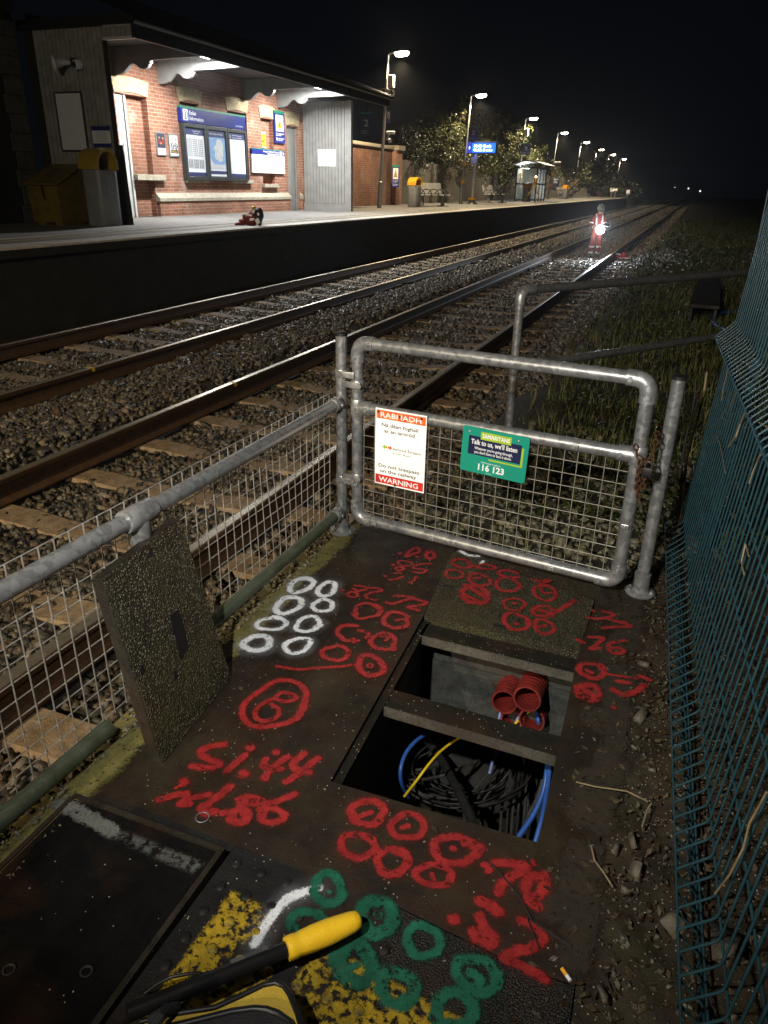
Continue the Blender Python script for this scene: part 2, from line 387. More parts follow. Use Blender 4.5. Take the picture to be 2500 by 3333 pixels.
    m['navy'] = M_('navy_enamel', (.010, .016, .06), .4)
    m['green'] = M_('green_enamel', (.02, .22, .11), .4)
    m['trim_dk'] = M_('grey_gloss_timber', (.27, .27, .25), .45, 0, (.21, .21, .195), 5); m['white'] = M_('white_enamel', (.78, .79, .78), .4, 0, (.74, .75, .74), 4)
    m['paper'] = M_('printed_paper', (.62, .64, .66), .55, 0, (.58, .6, .63), 4)
    m['ink'] = M_('dark_ink', (.03, .035, .05), .6); m['blueink'] = M_('blue_ink', (.025, .035, .12), .6)
    m['seablue'] = M_('map_blue', (.20, .33, .55), .55); m['land'] = M_('map_land', (.50, .52, .52), .55)
    m['hood_yellow'] = M_('grimy_yellow_hood', (.34, .23, .015), .5, 0, (.22, .15, .012), 7); m['yellow'] = M_('yellow_paint', (.62, .42, .03), .45, 0, (.52, .34, .025), 6)
    m['amber'] = M_('amber_plastic', (.75, .36, .02), .4, 0, (.62, .29, .018), 6)
    m['grit'] = M_('grimy_yellow_plastic', (.15, .105, .009), .55, 0, (.085, .06, .007), 6)
    m['bin'] = M_('grey_bin_plastic', (.19, .195, .20), .45, 0, (.15, .155, .16), 5)
    m['red'] = M_('red_print', (.62, .03, .025), .5)
    m['orange_rust'] = None
    k = NT('faded_red_orange'); nn = k.noise(34, 6, .75)
    k.set(Base_Color=k.ramp(nn, [(.3, (.60, .045, .02)), (.52, (.72, .12, .02)), (.66, (.85, .42, .10)), (.74, (.88, .82, .70))]), Roughness=.5); m['fade_red'] = k.m
    k = NT('weathered_red'); nn = k.noise(42, 6, .75)
    k.set(Base_Color=k.ramp(nn, [(.3, (.42, .012, .012)), (.62, (.60, .03, .022)), (.78, (.72, .40, .30))]), Roughness=.5); m['worn_red'] = k.m
    k = NT('chipped_white'); nn = k.noise(30, 7, .75); n2 = k.noise(120, 4, .7)
    k.set(Base_Color=k.mix(k.ramp(k.math('ADD', nn, k.math('MULTIPLY', n2, .3)), [(.83, 0.0), (.90, .85)]), (.93, .93, .92), (.30, .20, .10)), Roughness=.45); m['chip_white'] = k.m
    m['teal'] = M_('teal_print', (.010, .26, .18), .38, 0, (.009, .23, .16), 4); m['lime'] = M_('lime_print', (.36, .52, .035), .4)
    m['rust'] = M_('rusty_chain', (.09, .035, .012), .75, .3, (.07, .028, .012), 60, .4)
    m['gmesh'] = M_('dark_green_coating', (.014, .047, .058), .42, 0, (.009, .030, .040), 20)
    m['tube_red'] = M_('red_duct', (.22, .020, .013), .6, 0, (.10, .012, .009), 14)
    m['cable_blue'] = M_('blue_cable', (.03, .10, .36), .4); m['cable_yellow'] = M_('yellow_cable', (.72, .50, .015), .4)
    m['cable_black'] = M_('dusty_black_cable', (.010, .010, .010), .55, 0, (.028, .026, .024), 30)
    m['cable_grey'] = M_('muddy_cable', (.05, .047, .04), .7, 0, (.018, .017, .015), 30)
    k = NT('blue_white_rope'); wv = k.n('ShaderNodeTexWave', i_Vector=k.coord(), i_Scale=60.0, bands_direction='DIAGONAL')
    k.set(Base_Color=k.ramp(wv.outputs[0], [(.45, (.02, .05, .30)), (.6, (.35, .42, .60))]), Roughness=.6); m['rope'] = k.m
    m['handle'] = M_('yellow_tool_grip', (.82, .52, .02), .42, 0, (.72, .43, .016), 9, .15, 160)
    m['bag_yellow'] = M_('yellow_bag_fabric', (.66, .47, .06), .75, 0, (.56, .38, .045), 10, .5, 420, fine=.25)
    m['bag_black'] = M_('black_bag_fabric', (.014, .014, .017), .7, 0, (.022, .022, .026), 30, .5, 300)
    m['skin'] = M_('skin', (.42, .24, .17), .55); m['hiviz'] = M_('orange_work_fabric', (.24, .030, .013), .85, 0, (.14, .017, .009), 12, .3)
    m['reflect'] = M_('silver_reflective_tape', (.88, .88, .88), .35); m['helmet'] = M_('grey_hard_hat', (.42, .42, .40), .35); m['stone_dk'] = M_('dark_stone', (.11, .10, .075), .85, 0, (.05, .045, .035), 6, .6, 30, fine=.5)  # stone_dk: darker tone of the dressed stone, for the quoins
    m['soffit'] = M_('dark_soffit_boards', (.06, .06, .055), .7); m['boot'] = M_('black_boot', (.012, .011, .010), .5); m['hair'] = M_('dark_hair', (.02, .015, .01), .7)  # soffit: dark tone stands in for the shade between the canopy beams
    m['lampglow'] = EM('lamp_lens', (1.0, .88, .66, 1), 40); m['tubeglow'] = EM('tube_lamp', (.95, .97, 1.0, 1), 22)
    m['torchglow'] = EM('torch_lens', (.90, .95, 1.0, 1), 40); m['screen'] = EM('lit_display', (.02, .13, 1.0, 1), 2.4, (.01, .02, .1)); m['screentext'] = EM('display_text', (.55, .85, 1.0, 1), 6)
    m['screenside'] = EM('display_side', (.05, .08, .8, 1), .75, (.01, .02, .1)); m['farlight'] = EM('distant_lamp', (1, .98, .94, 1), 3)
    k = NT('clear_panel'); k.set(Base_Color=(.8, .85, .85), Roughness=.1, Transmission_Weight=0.0, Alpha=.25, Specular_IOR_Level=.5); m['glass'] = k.m
    k = NT('frosted_panel'); k.set(Base_Color=(.55, .57, .55), Roughness=.5, Alpha=.55); m['frost'] = k.m
mats()
# ================================================================ ground, ballast, track
XA, XB, XC, XD = -7.02, -5.37, -3.79, -2.124       # rail centre lines
ZR = -0.27; ZS = -0.44; ZP = 0.66                   # rail top, sleeper top, platform top
def sm(a, b, x): t = np.clip((x - a) / (b - a), 0, 1); return t*t*(3 - 2*t)
def wob(x, y, s=1.0): return (np.sin(x*3.1*s + 1.3*np.sin(y*2.3*s)) + np.sin(y*2.7*s + 1.9*np.sin(x*1.7*s)) + np.sin((x+y)*5.3*s)) / 3
def hground(x, y):
    x = np.asarray(x, float); y = np.asarray(y, float)
    z = np.full(np.broadcast(x, y).shape, -0.474)
    z = z + .14 * sm(-5.22, -4.95, x) * (1 - sm(-4.2, -3.95, x))
    z = z - .06 * (1 - sm(-7.6, -7.25, x))
    up = sm(-1.75, -0.7, x) * sm(2.2, 3.0, y)
    z = z + up * .40 + np.where(y > 2.6, sm(-.7, 3.0, x) * .10, 0)
    return z + wob(x, y) * (.012 + .03 * up)
def sheet(name, xs, ys, mat, zf, kind='structure'):
    X, Y = np.meshgrid(xs, ys); Z = zf(X, Y); nx, ny = len(xs), len(ys)
    V = np.stack([X.ravel(), Y.ravel(), Z.ravel()], 1)
    i = (np.arange(ny - 1)[:, None] * nx + np.arange(nx - 1)[None]).ravel()
    o = npmesh(name, V, np.stack([i, i + 1, i + nx + 1, i + nx], 1), mat, smooth=True); tag(o, kind=kind); return o
MB().quad((-150, -60, -1.4), (150, -60, -1.4), (150, 320, -1.4), (-150, 320, -1.4)).build('ground', MT['earth'])['kind'] = 'structure'
sheet('ballast_bed', np.concatenate([np.linspace(-8.0, -1.2, 69)]), np.concatenate([np.arange(-4, 12, .12), np.geomspace(12, 240, 80)]), MT['bed'], hground)
sheet('embankment', np.concatenate([np.linspace(-1.2, 3, 43), np.linspace(3.4, 40, 14)]), np.concatenate([np.arange(2.82, 12, .12), np.geomspace(12, 240, 70)]), MT['earth'], hground)

def rocks(name, P, R, mat, flat=.62, kinds=60):
    """P (n,3) centres, R (n,) radii -> one mesh of angular stones"""
    cube = np.array([(x, y, z) for z in (-1, 1) for y in (-1, 1) for x in (-1, 1)], float) * .66
    tri = np.array([(0,2,3),(0,3,1),(4,5,7),(4,7,6),(0,1,5),(0,5,4),(2,6,7),(2,7,3),(0,4,6),(0,6,2),(1,3,7),(1,7,5)])
    T = cube[None] * (1 + RNG.uniform(-.55, .35, (kinds, 8, 1))) + RNG.uniform(-.24, .24, (kinds, 8, 3))
    n = len(P); k = RNG.integers(0, kinds, n)
    q = RNG.normal(size=(n, 4)); q[:, 1:3] *= .55; q /= np.linalg.norm(q, axis=1, keepdims=True); a, b, c, d = q.T
    Rm = np.stack([1-2*(c*c+d*d), 2*(b*c-a*d), 2*(b*d+a*c), 2*(b*c+a*d), 1-2*(b*b+d*d), 2*(c*d-a*b), 2*(b*d-a*c), 2*(c*d+a*b), 1-2*(b*b+c*c)], 1).reshape(n, 3, 3)
    S = np.stack([RNG.uniform(.8, 1.35, n), RNG.uniform(.65, 1.0, n), RNG.uniform(flat*.8, flat*1.25, n)], 1)
    V = np.einsum('nij,nkj->nki', Rm, T[k] * S[:, None]) * R[:, None, None] + P[:, None]
    F = (np.arange(n)[:, None, None] * 8 + tri[None]).reshape(-1, 3)
    return tag(npmesh(name, V.reshape(-1, 3), F, mat), kind='stuff')
def scatter(x0, x1, y0, y1, dens, r0, r1, zoff=0.0, keep=None):
    n = int((x1 - x0) * (y1 - y0) * dens); x = RNG.uniform(x0, x1, n); y = RNG.uniform(y0, y1, n)
    r = RNG.uniform(r0, r1, n) * RNG.choice([.7, 1, 1, 1.25], n)
    z = hground(x, y) + zoff + RNG.uniform(-.3, .45, n) * r
    if keep is not None:
        m = keep(x, y); x, y, z, r = x[m], y[m], z[m], r[m]
    return np.stack([x, y, z], 1), r
offrail = lambda x, y: np.all([np.abs(x - q) > .085 for q in (XA, XB, XC, XD)], 0)
def sleeper_y(near): return 2.28 + .72 * np.arange(-4, 62) if near else 2.05 + .72 * np.arange(-4, 62)
def crib(x, y):                                       # few stones on top of the sleepers
    m = offrail(x, y)
    for lo, hi, y0 in ((XD + .75, XC - .4, 2.28), (XB + .45, XA - .45, 2.05)):
        d = np.abs((y - y0 + .36) % .72 - .36)
        on = (x < lo) & (x > hi) & (d < .125) & (y < 46)
        m &= ~(on & (RNG.uniform(size=len(x)) > (.12 + .30 * ((x < XD - .0) & (x > XD - .25)))))
    return m
# keep the stones clear of the walkway
out = lambda x, y: crib(x, y) & ~((x > -1.40) & (y < 2.86))
bands = [scatter(-7.7, -1.25, .3, 6.5, 1150, .017, .036, keep=out), scatter(-7.8, -1.0, 6.5, 18, 640, .021, .041, keep=out),
         scatter(-7.8, -.95, 18, 44, 150, .034, .058, keep=out), scatter(-7.8, -.9, 44, 110, 26, .05, .085, keep=offrail)]
rocks('ballast_stones', np.concatenate([b[0] for b in bands]), np.concatenate([b[1] for b in bands]), MT['ballast'])
g1 = scatter(-1.25, .35, 2.88, 5.2, 700, .014, .034, keep=lambda x, y: RNG.uniform(size=len(x)) < (1 - sm(3.6, 5.2, y) * .9))
rocks('mossy_gravel', g1[0], g1[1], MT['gravel'])

def rail_profile(x):
    top, bot = ZR, ZS + .012
    half = [(.071, bot), (.071, bot+.010), (.016, bot+.030), (.010, bot+.05), (.010, top-.045), (.034, top-.036), (.036, top-.008), (.029, top-.0015)]
    return [(x + a, b) for a, b in half] + [(x - a, b) for a, b in reversed(half)]
RAILS = {}
for X_, side in ((XA, 'beside the platform face'), (XB, 'right of the rail beside the platform'), (XC, 'left rail of the track the worker stands on'), (XD, 'closest to the mesh handrail')):
    b = MB(); b.prism(rail_profile(X_), (0, -4, 0), (1, 0, 0), (0, 0, 1), (0, 240, 0))
    r = b.build('rail', MT['rail']); tag(r, 'rusty steel running rail ' + side, 'rail', 'running rails of the two tracks')
    RAILS[X_] = r
    t = MB(); t.prism([(X_-.030, ZR-.002), (X_+.030, ZR-.002), (X_+.024, ZR+.0015), (X_-.024, ZR+.0015)], (0, -4, 0), (1, 0, 0), (0, 0, 1), (0, 240, 0))
    t.build('running_surface', MT['rail_top'], r)
for X_, y_ in ((XB, gx(292, 1180, XB).y), (XC, gx(757, 1252, XC).y)):
    b = MB(); b.box((X_-.034, y_-.02, ZR+.0018), (X_+.0385, y_+.02, ZR+.0034)); b.box((X_+.0370, y_-.02, ZR-.03), (X_+.0386, y_+.02, ZR+.001))
    b.build('paint_mark', MT['yellow'], RAILS[X_])
# sleepers, each one a thing
def sleeper_proto():
    b = MB(); prof = [(-.14, -.16), (.14, -.16), (.098, 0), (-.098, 0)]
    for s in (0,):
        ys = [-1.30, -.55, -.30, .30, .55, 1.30]; dz = [0, 0, -.022, -.022, 0, 0]; vs = []
        for xx, z in zip(ys, dz): vs += [(xx, p, q + (z if q == 0 else 0)) for p, q in prof]
        fs = [(0,1,2,3), (23,22,21,20)]
        for i in range(5):
            for k in range(4): fs.append((i*4+k, i*4+(k+1) % 4, i*4+4+(k+1) % 4, i*4+4+k))
        b.add(vs, fs)
    return b.build('sleeper', MT['sleeper'])
sp = sleeper_proto(); first = True
clip = MB()
for s in (-.833, .833):
    for e in (-1, 1): clip.box((s + e*.085 - .022, -.05, 0), (s + e*.085 + .022, .05, .03))
for near in (True, False):
    cx = (XC + XD) / 2 if near else (XA + XB) / 2
    for y_ in sleeper_y(near):
        if y_ < .3: continue
        o = sp if first else sp.copy()
        if not first: COL.objects.link(o)
        first = False
        o.location = (cx, float(y_), ZS + RNG.uniform(-.006, .006)); o.rotation_euler = (0, 0, RNG.uniform(-.008, .008))
        tag(o, 'weathered concrete sleeper crossing under the rails of the track nearer the fence' if near else 'weathered concrete sleeper crossing under the rails of the track beside the platform',
            'sleeper', 'concrete sleepers of the near track' if near else 'concrete sleepers of the platform track')

# ================================================================ grass and weeds on the embankment
def blades(name, n, xr, yr, h0, h1, wd, mat, dens=None, lean=1.0):
    x = RNG.uniform(*xr, n); y = yr[0] + (yr[1] - yr[0]) * RNG.uniform(size=n) ** 1.7
    if dens is not None: m = RNG.uniform(size=n) < dens(x, y); x, y = x[m], y[m]
    n = len(x); z = hground(x, y) - .01; h = RNG.uniform(h0, h1, n) * (.6 + .5 * np.clip(wob(x, y, .8) + .6, 0, 1.4)); a = RNG.uniform(0, 2*PI, n)
    w_ = wd * (1 + np.clip((y - 5) / 8, 0, 3)); dx, dy = np.cos(a), np.sin(a); l1 = RNG.uniform(.1, lean, n) * h
    P = np.stack([x, y, z], 1); s = np.stack([-dy, dx, 0*x], 1) * w_[:, None]; L = np.stack([dx*l1, dy*l1, 0*x], 1); Z = np.zeros((n, 3)); Z[:, 2] = h
    V = np.stack([P - s, P + s, P + L*.35 + Z*.6 + s*.7, P + L*.35 + Z*.6 - s*.7, P + L + Z*.92], 1).reshape(-1, 3)
    i = np.arange(n)[:, None, None] * 5; F = (i + np.array([(0, 1, 2), (0, 2, 3), (3, 2, 4)])[None]).reshape(-1, 3)
    return tag(npmesh(name, V, F, mat), kind='stuff')
blades('grass', 100000, (-1.25, 5.5), (3.0, 46), .05, .24, .0036, MT['grass'],
       dens=lambda x, y: sm(-1.15, -.55, x + .18*wob(x, y, 2)) * (.05 + .95 * sm(3.7, 5.2, y + .4*wob(x, y, 1.7))) * np.clip(.75 + .6*wob(x, y, 1.1), .1, 1))
def weeds(name, n, xr, yr, mat):
    x = RNG.uniform(*xr, n); y = yr[0] + (yr[1] - yr[0])*RNG.uniform(size=n)**1.8; m = RNG.uniform(size=n) < sm(-1.1, -.4, x + .2*wob(x, y, 2.3)); x, y = x[m], y[m]; P = []
    for cx, cy in zip(x, y):
        k = RNG.integers(8, 26); rr = RNG.uniform(.05, .22); q = RNG.normal(size=(k, 3)) * [rr*.6, rr*.6, rr*.35]; q[:, 2] = np.abs(q[:, 2]) + .02; q += [cx, cy, float(hground(cx, cy))]; P.append(q)
    P = np.concatenate(P); m = len(P); u = RNG.normal(size=(m, 3)) * [1, 1, .5]; u /= np.linalg.norm(u, axis=1, keepdims=True); v = np.cross(u, RNG.normal(size=(m, 3))); v /= np.linalg.norm(v, axis=1, keepdims=True)
    s = (RNG.uniform(.010, .028, m) * (1 + np.clip((P[:, 1] - 6)/14, 0, 1.5)))[:, None]; V = np.stack([P - u*s, P + v*s*.5 - u*s*.1, P + u*s, P - v*s*.5 - u*s*.1], 1).reshape(-1, 3)
    return tag(npmesh(name, V, np.arange(m*4).reshape(-1, 4), mat), kind='stuff')
weeds('weeds', 1900, (-1.2, 5), (3.4, 32), MT['leaf'])
def leafstuff(name, n, xr, yr, r0, r1, mat, zf, keep=None, tilt=.5):
    x = RNG.uniform(*xr, n); y = RNG.uniform(*yr, n)
    if keep is not None: m = keep(x, y); x, y = x[m], y[m]
    n = len(x); z = zf(x, y); a = RNG.uniform(0, 2*PI, n); r = RNG.uniform(r0, r1, n); t1, t2 = RNG.uniform(-tilt, tilt, (2, n))
    u = np.stack([np.cos(a), np.sin(a), t1], 1) * r[:, None]; v = np.stack([-np.sin(a), np.cos(a), t2], 1) * (r * RNG.uniform(.35, .75, n))[:, None]
    P = np.stack([x, y, z + r*.25], 1); V = np.stack([P - u, P + v*.8 - u*.2, P + u, P - v*.8 - u*.1], 1).reshape(-1, 3)
    return tag(npmesh(name, V, np.arange(n * 4).reshape(-1, 4), mat), kind='stuff')

# ================================================================ walkway
PTL, PTR, PBR, PBL = (-.690, 2.204), (-.126, 2.196), (-.104, 1.352), (-.654, 1.338)
def flat(name, polys, z, mat, parent=None, kind=None):
    b = MB()
    for p in polys: b.quad(*[(x, y, z) for x, y in p])
    o = b.build(name, mat, parent); 
    if kind: o['kind'] = kind
    return o
JL = [(-1.24, 1.075), (-.72, 1.062), (-.36, 1.06), (-.10, 1.03), (.03, 1.03)]       # joint to the asphalt
walk = flat('walkway', [[(-1.24, 1.075), (-.72, 1.062), (-.654, 1.338), (-.690, 2.204), (-.745, 2.83), (-1.24, 2.83)],
                        [(-.72, 1.062), (-.36, 1.06), (-.10, 1.03), (.03, 1.03), (.035, 1.352), PBR, PBL],
                        [PBR, (.035, 1.352), (.025, 2.50), (-.112, 2.56), PTR]], 0, MT['walk'], kind='structure')
flat('asphalt_path', [[(-.36, 1.06), (-.10, 1.03), (.03, 1.03), (.06, -.6), (-.36, -.6)]], -.003, MT['asph'], kind='structure')
flat('tactile_paving', [[(-.775, 1.062), (-.36, 1.06), (-.36, -.6), (-.80, -.6)], [(-1.24, 1.075), (-.776, 1.0634), (-.776, 1.0435), (-1.24, 1.0435)]], 0, MT['tact'], kind='structure')
tp = bpy.data.objects['tactile_paving']
b = MB(); b.box((-1.345, -1.0, -.75), (-1.243, 2.86, -.012)); kerb = b.build('kerb', MT['kerb_moss']); kerb['kind'] = 'structure'
b = MB(); b.box((-1.242, 2.815, -.75), (-.12, 2.86, -.012)); b.build('walkway_end', MT['lid_edge'], walk)
rocks('kerb_grit', *(lambda n: (np.stack([RNG.uniform(-1.34, -1.19, n), RNG.uniform(.5, 2.8, n), np.full(n, -.006)], 1), RNG.uniform(.004, .013, n)))(900), MT['gravel'])
# soil strip under the green fence
def zsoil(x, y): return -.012 + .016 * wob(x, y, 4) * sm(.03, .12, x) + .010 * wob(x, y, 11) * sm(.0, .08, x) - .0 * x
sheet('soil_strip', np.linspace(.022, 2.2, 110), np.arange(-.8, 3.1, .02), MT['soil'], zsoil)
flat('soil_corner', [[(-.112, 2.56), (.025, 2.50), (.03, 2.83), (-.70, 2.83), (-.735, 2.765)]], -.010, MT['soil'], kind='structure')
zl = lambda x, y: zsoil(x, y)
leafstuff('leaf_litter', 5600, (-.07, 1.1), (.55, 3.0), .0035, .014, MT['litter'], lambda x, y: np.maximum(zl(x, y), .0015), keep=lambda x, y: RNG.uniform(size=len(x)) < .3 + .7*sm(-.02, .10, x))
n = 4200; x = RNG.uniform(-.06, .9, n); y = RNG.uniform(.6, 2.95, n); m = RNG.uniform(size=n) < .25 + .75*sm(.02, .1, x); x, y = x[m], y[m]; r = RNG.choice([.003, .004, .006, .009, .015], len(x), p=[.36, .32, .22, .08, .02])
rocks('soil_grit', np.stack([x, y, zsoil(x, y) + r*.2], 1), r, MT['grit_st'])
n = 700; x = RNG.uniform(-1.2, 0, n); y = RNG.uniform(.6, 2.7, n); ins = (x > -.70) & (x < -.09) & (y > 1.33) & (y < 2.21); x, y = x[~ins], y[~ins]
rocks('walkway_grit', np.stack([x, y, 0*x + .001], 1), RNG.choice([.0012, .0018, .0028, .005], len(x), p=[.4, .35, .2, .05]), MT['gravel'])
leafstuff('fallen_leaves', 60, (-1.2, .0), (1.1, 2.7), .006, .016, MT['litter'], lambda x, y: 0*x + .001, keep=lambda x, y: ~((x > -.72) & (x < -.08) & (y > 1.3) & (y < 2.23)), tilt=.15)
# larger rubble beside the fence
for (px, py, r_, lab) in ((2105, 2155, .040, 'mossy grey stone by the fence level with the far end of the pit'), (2010, 2752, .027, 'pale rounded stone in the soil right of the pit corner'), (2060, 2740, .045, 'long mossy stone beside the fence in the soil strip'),
                          (2200, 3010, .055, 'big pale lump of rubble under the fence fold'), (2075, 2830, .045, 'flat reddish stone lying in the soil strip'), (1965, 3230, .026, 'small pale stone near the cigarette end'),
                          (2045, 2900, .030, 'yellowish crumbling stone in the soil strip'), (2090, 2330, .042, 'tan flat stone touched by red spray paint'), (2350, 3100, .08, 'broad grey stone behind the green fence wires')):
    p = gz(px, py, 0.01)
    o = rocks('stone', np.array([[p.x, p.y, .004]]), np.array([r_*.7]), MT['grit_st'], .5); o['kind'] = ''; del o['kind']; tag(o, lab, 'stone')
# stalks and twigs
def stalk(name, pts, r, mat, label, cat='twig', z=.02):
    P = [gz(a, b, z + (0 if len(q) == 0 else q[0])) for a, b, *q in pts]
    b = MB(); b.tube(P, r, 6); return tag(b.build(name, mat, smooth=True), label, cat)
stalk('dry_stalk', [(1875, 2545), (1935, 2560), (2040, 2575), (2110, 2610)], .0022, MT['straw'], 'long straw coloured stalk lying across the soil right of the pit')
stalk('dry_stalk', [(1925, 2755), (1935, 2800), (1965, 2840), (1990, 2880)], .0022, MT['straw'], 'pale bent stalk below the round pale stone')
stalk('dry_stalk', [(2120, 2615), (2105, 2640), (2090, 2690)], .0025, MT['straw'], 'short yellow stalk against the fence fold')
stalk('dry_stalk', [(2210, 2060+300), (2203, 2420)], .003, MT['straw'], 'short upright straw stuck in the lower fence fold', z=.05)
stalk('black_twig', [(1600, 2810), (1690, 2915), (1735, 3000), (1860, 3080)], .0022, MT['dark_twig'], 'thin black twig lying over the red painted figures', z=.008)
stalk('black_twig', [(1715, 2985), (1755, 3085)], .0016, MT['dark_twig'], 'short black twig crossing the red figure seven', z=.007)
p0, p1 = gz(1829, 3152, .006), gz(1845, 3175, .006); p2 = gz(1857, 3192, .006)
ce = thing('cigarette_end', 'smoked cigarette end with an orange filter on the soil', 'cigarette end', p0)
MB().cyl(p0, p1, .0042, 10).build('filter', MT['amber'], ce, smooth=True); MB().cyl(p1, p2, .0042, 10).build('paper_tube', MT['paper'], ce, smooth=True)

# ================================================================ sprayed marks
class Marks:
    def __init__(s, k=1.0): s.L = []; s.k = k
    def to(s, ox, oy, sc): s.o = (ox, oy, sc); return s
    def w(s, pts): return np.array([gz(s.o[0] + x*s.o[2], s.o[1] + y*s.o[2])[:2] for x, y in pts])
    def line(s, pts, hw=.0105):
        P = np.array(pts, float)
        if len(P) > 2:                                   # Catmull-Rom smoothing
            Q = np.vstack([2*P[0]-P[1], P, 2*P[-1]-P[-2]]); o = []
            for i in range(1, len(Q) - 2):
                for t in np.linspace(0, 1, 7)[:-1]:
                    o.append(.5*((2*Q[i]) + (-Q[i-1]+Q[i+1])*t + (2*Q[i-1]-5*Q[i]+4*Q[i+1]-Q[i+2])*t*t + (-Q[i-1]+3*Q[i]-3*Q[i+1]+Q[i+2])*t**3))
            P = np.array(o + [P[-1]])
        s.L.append((s.w(P), hw*s.k)); return s
    def ring(s, cx, cy, rx, ry, rot=0, hw=.0105, a0=0, a1=360):
        if a1 - a0 >= 360: q0 = RNG.uniform(0, 360); a0, a1 = q0, q0 + RNG.uniform(350, 425)
        a = np.radians(np.linspace(a0, a1, 36)); r = math.radians(rot); u = np.linspace(-1, 1, 36); jit = 1 + RNG.uniform(-.11, .11)*u + .06*np.sin(a*2 + cx) + .05*np.sin(a*3 + cy) + .025*np.sin(a*5 + cx)
        x, y = rx*np.cos(a)*jit, ry*np.sin(a)*jit
        hw *= s.k * RNG.uniform(.85, 1.2)
        s.L.append((s.w(np.stack([cx + x*math.cos(r) - y*math.sin(r), cy + x*math.sin(r) + y*math.cos(r)], 1)), hw)); return s
    def dot(s, x, y, hw=.012): s.L.append((s.w([(x, y), (x + 4, y + 2)]), hw*s.k)); return s
    def poly(s, pts): s.L.append((s.w(pts), None)); return s
    def fog(s, name, mat, z, parent, keep=None, f=2.6):
        k = Marks(); k.L = [(p, h*f) for p, h in s.L if h]; return k.mesh(name, mat, z, parent, keep, .0050)
    def mesh(s, name, mat, z, parent, keep=None, cell=.0034):
        allp = np.vstack([p for p, _ in s.L]); lo = allp.min(0) - .04; hi = allp.max(0) + .04
        nx, ny = [int(v) + 2 for v in (hi - lo) / cell]; D = np.full((ny, nx), 9.0)
        gx_ = lo[0] + np.arange(nx)*cell; gy_ = lo[1] + np.arange(ny)*cell
        for P, hw in s.L:
            pad = (hw or .02) * 1.3; a, b = P.min(0) - pad, P.max(0) + pad
            ix = slice(max(0, int((a[0]-lo[0])/cell)), int((b[0]-lo[0])/cell) + 2); iy = slice(max(0, int((a[1]-lo[1])/cell)), int((b[1]-lo[1])/cell) + 2)
            X, Y = np.meshgrid(gx_[ix], gy_[iy]); d = np.full(X.shape, 9.0); inside = np.zeros(X.shape, bool)
            segs = list(zip(P[:-1], P[1:])) + ([(P[-1], P[0])] if hw is None else [])
            for p, q in segs:
                e = q - p; t = np.clip(((X-p[0])*e[0] + (Y-p[1])*e[1]) / max(1e-12, e @ e), 0, 1)
                d = np.minimum(d, np.hypot(X - p[0] - t*e[0], Y - p[1] - t*e[1]))
                if hw is None and abs(e[1]) > 1e-12:
                    c = ((p[1] > Y) != (q[1] > Y)) & (X < e[0]*(Y-p[1])/e[1] + p[0]); inside ^= c
            if hw is None: d = np.where(inside, np.maximum(0, .75 - d/.02*.75), .75 + d/.02)
            else: d = d / hw
            D[iy, ix] = np.minimum(D[iy, ix], d)
        ok = np.minimum.reduce([D[:-1, :-1], D[1:, :-1], D[:-1, 1:], D[1:, 1:]]) < 1.12
        cx, cy = np.meshgrid(gx_[:-1] + cell/2, gy_[:-1] + cell/2)
        if keep is not None: ok &= keep(cx, cy)
        iy, ix = np.nonzero(ok); i = iy*nx + ix; F = np.stack([i, i+1, i+nx+1, i+nx], 1)
        u, inv = np.unique(F, return_inverse=True)
        V = np.stack([lo[0] + (u % nx)*cell, lo[1] + (u // nx)*cell, np.full(len(u), z)], 1)
        return npmesh(name, V, inv.reshape(F.shape), mat, parent, {'d': np.minimum(D.ravel()[u], 2.0)})
K1 = (1000, 1750, .3014); K2 = (1420, 1750, .4219); K3 = (700, 1820, .2411); K4 = (500, 2170, .3617); K5 = (1050, 2550, .4822); K6 = (500, 2800, .7233)
def inpit(x, y): return (x > -.662 - .042*(y - 1.338)) & (x < -.104 - .026*(y - 1.352)) & (y > 1.343) & (y < 2.2)
R = Marks(.82).to(*K1); H = .0125
R.dot(1000, 180, .016).line([(1065, 205), (1110, 150), (1185, 115), (1208, 160), (1140, 185), (1075, 215)], H).dot(1185, 212, H).ring(1330, 195, 46, 38, 0, .014)
R.dot(925, 300, .014).ring(1055, 285, 82, 26, 5, .011).ring(1000, 342, 38, 18, 0, .012).line([(940, 392), (1015, 388)], .009)
R.line([(1330, 290), (1210, 295), (1140, 335), (1215, 345), (1285, 355), (1240, 388), (1145, 378)], .010)
R.dot(835, 422, .013).line([(885, 465), (960, 455), (1030, 430)], .010).line([(1175, 432), (1150, 470), (1105, 492)], .010)
R.dot(380, 572, .012).line([(515, 525), (600, 535), (645, 562), (560, 580), (500, 560)], .011).ring(490, 622, 55, 28, 0, .011).line([(480, 590), (560, 590)], .010)
R.line([(655, 550), (760, 555), (805, 580), (700, 600), (635, 630), (650, 662), (740, 682)], .011)
R.line([(945, 635), (1060, 642), (1155, 660), (1030, 690), (930, 722), (860, 708)], H).line([(1100, 652), (1230, 690), (1290, 715), (1190, 745), (1085, 758), (1205, 792)], H)
R.ring(645, 800, 140, 82, 0, H, 150, 400).line([(490, 835), (560, 882), (690, 862), (780, 840)], .011).line([(720, 740), (800, 800)], .014)
R.ring(960, 905, 142, 80, 4, .013).dot(965, 900, .012).line([(965, 895), (1030, 890)], .007)
R.ring(445, 1040, 120, 80, 0, .013, 60, 300).line([(440, 945), (540, 960)], .012).line([(560, 1010), (660, 1040), (640, 1090)], .012).line([(500, 1140), (550, 1120)], .012)
R.ring(820, 1130, 130, 88, 5, .014).line([(800, 1075), (880, 1085), (850, 1120)], .009).ring(930, 1205, 28, 20, 0, .007)
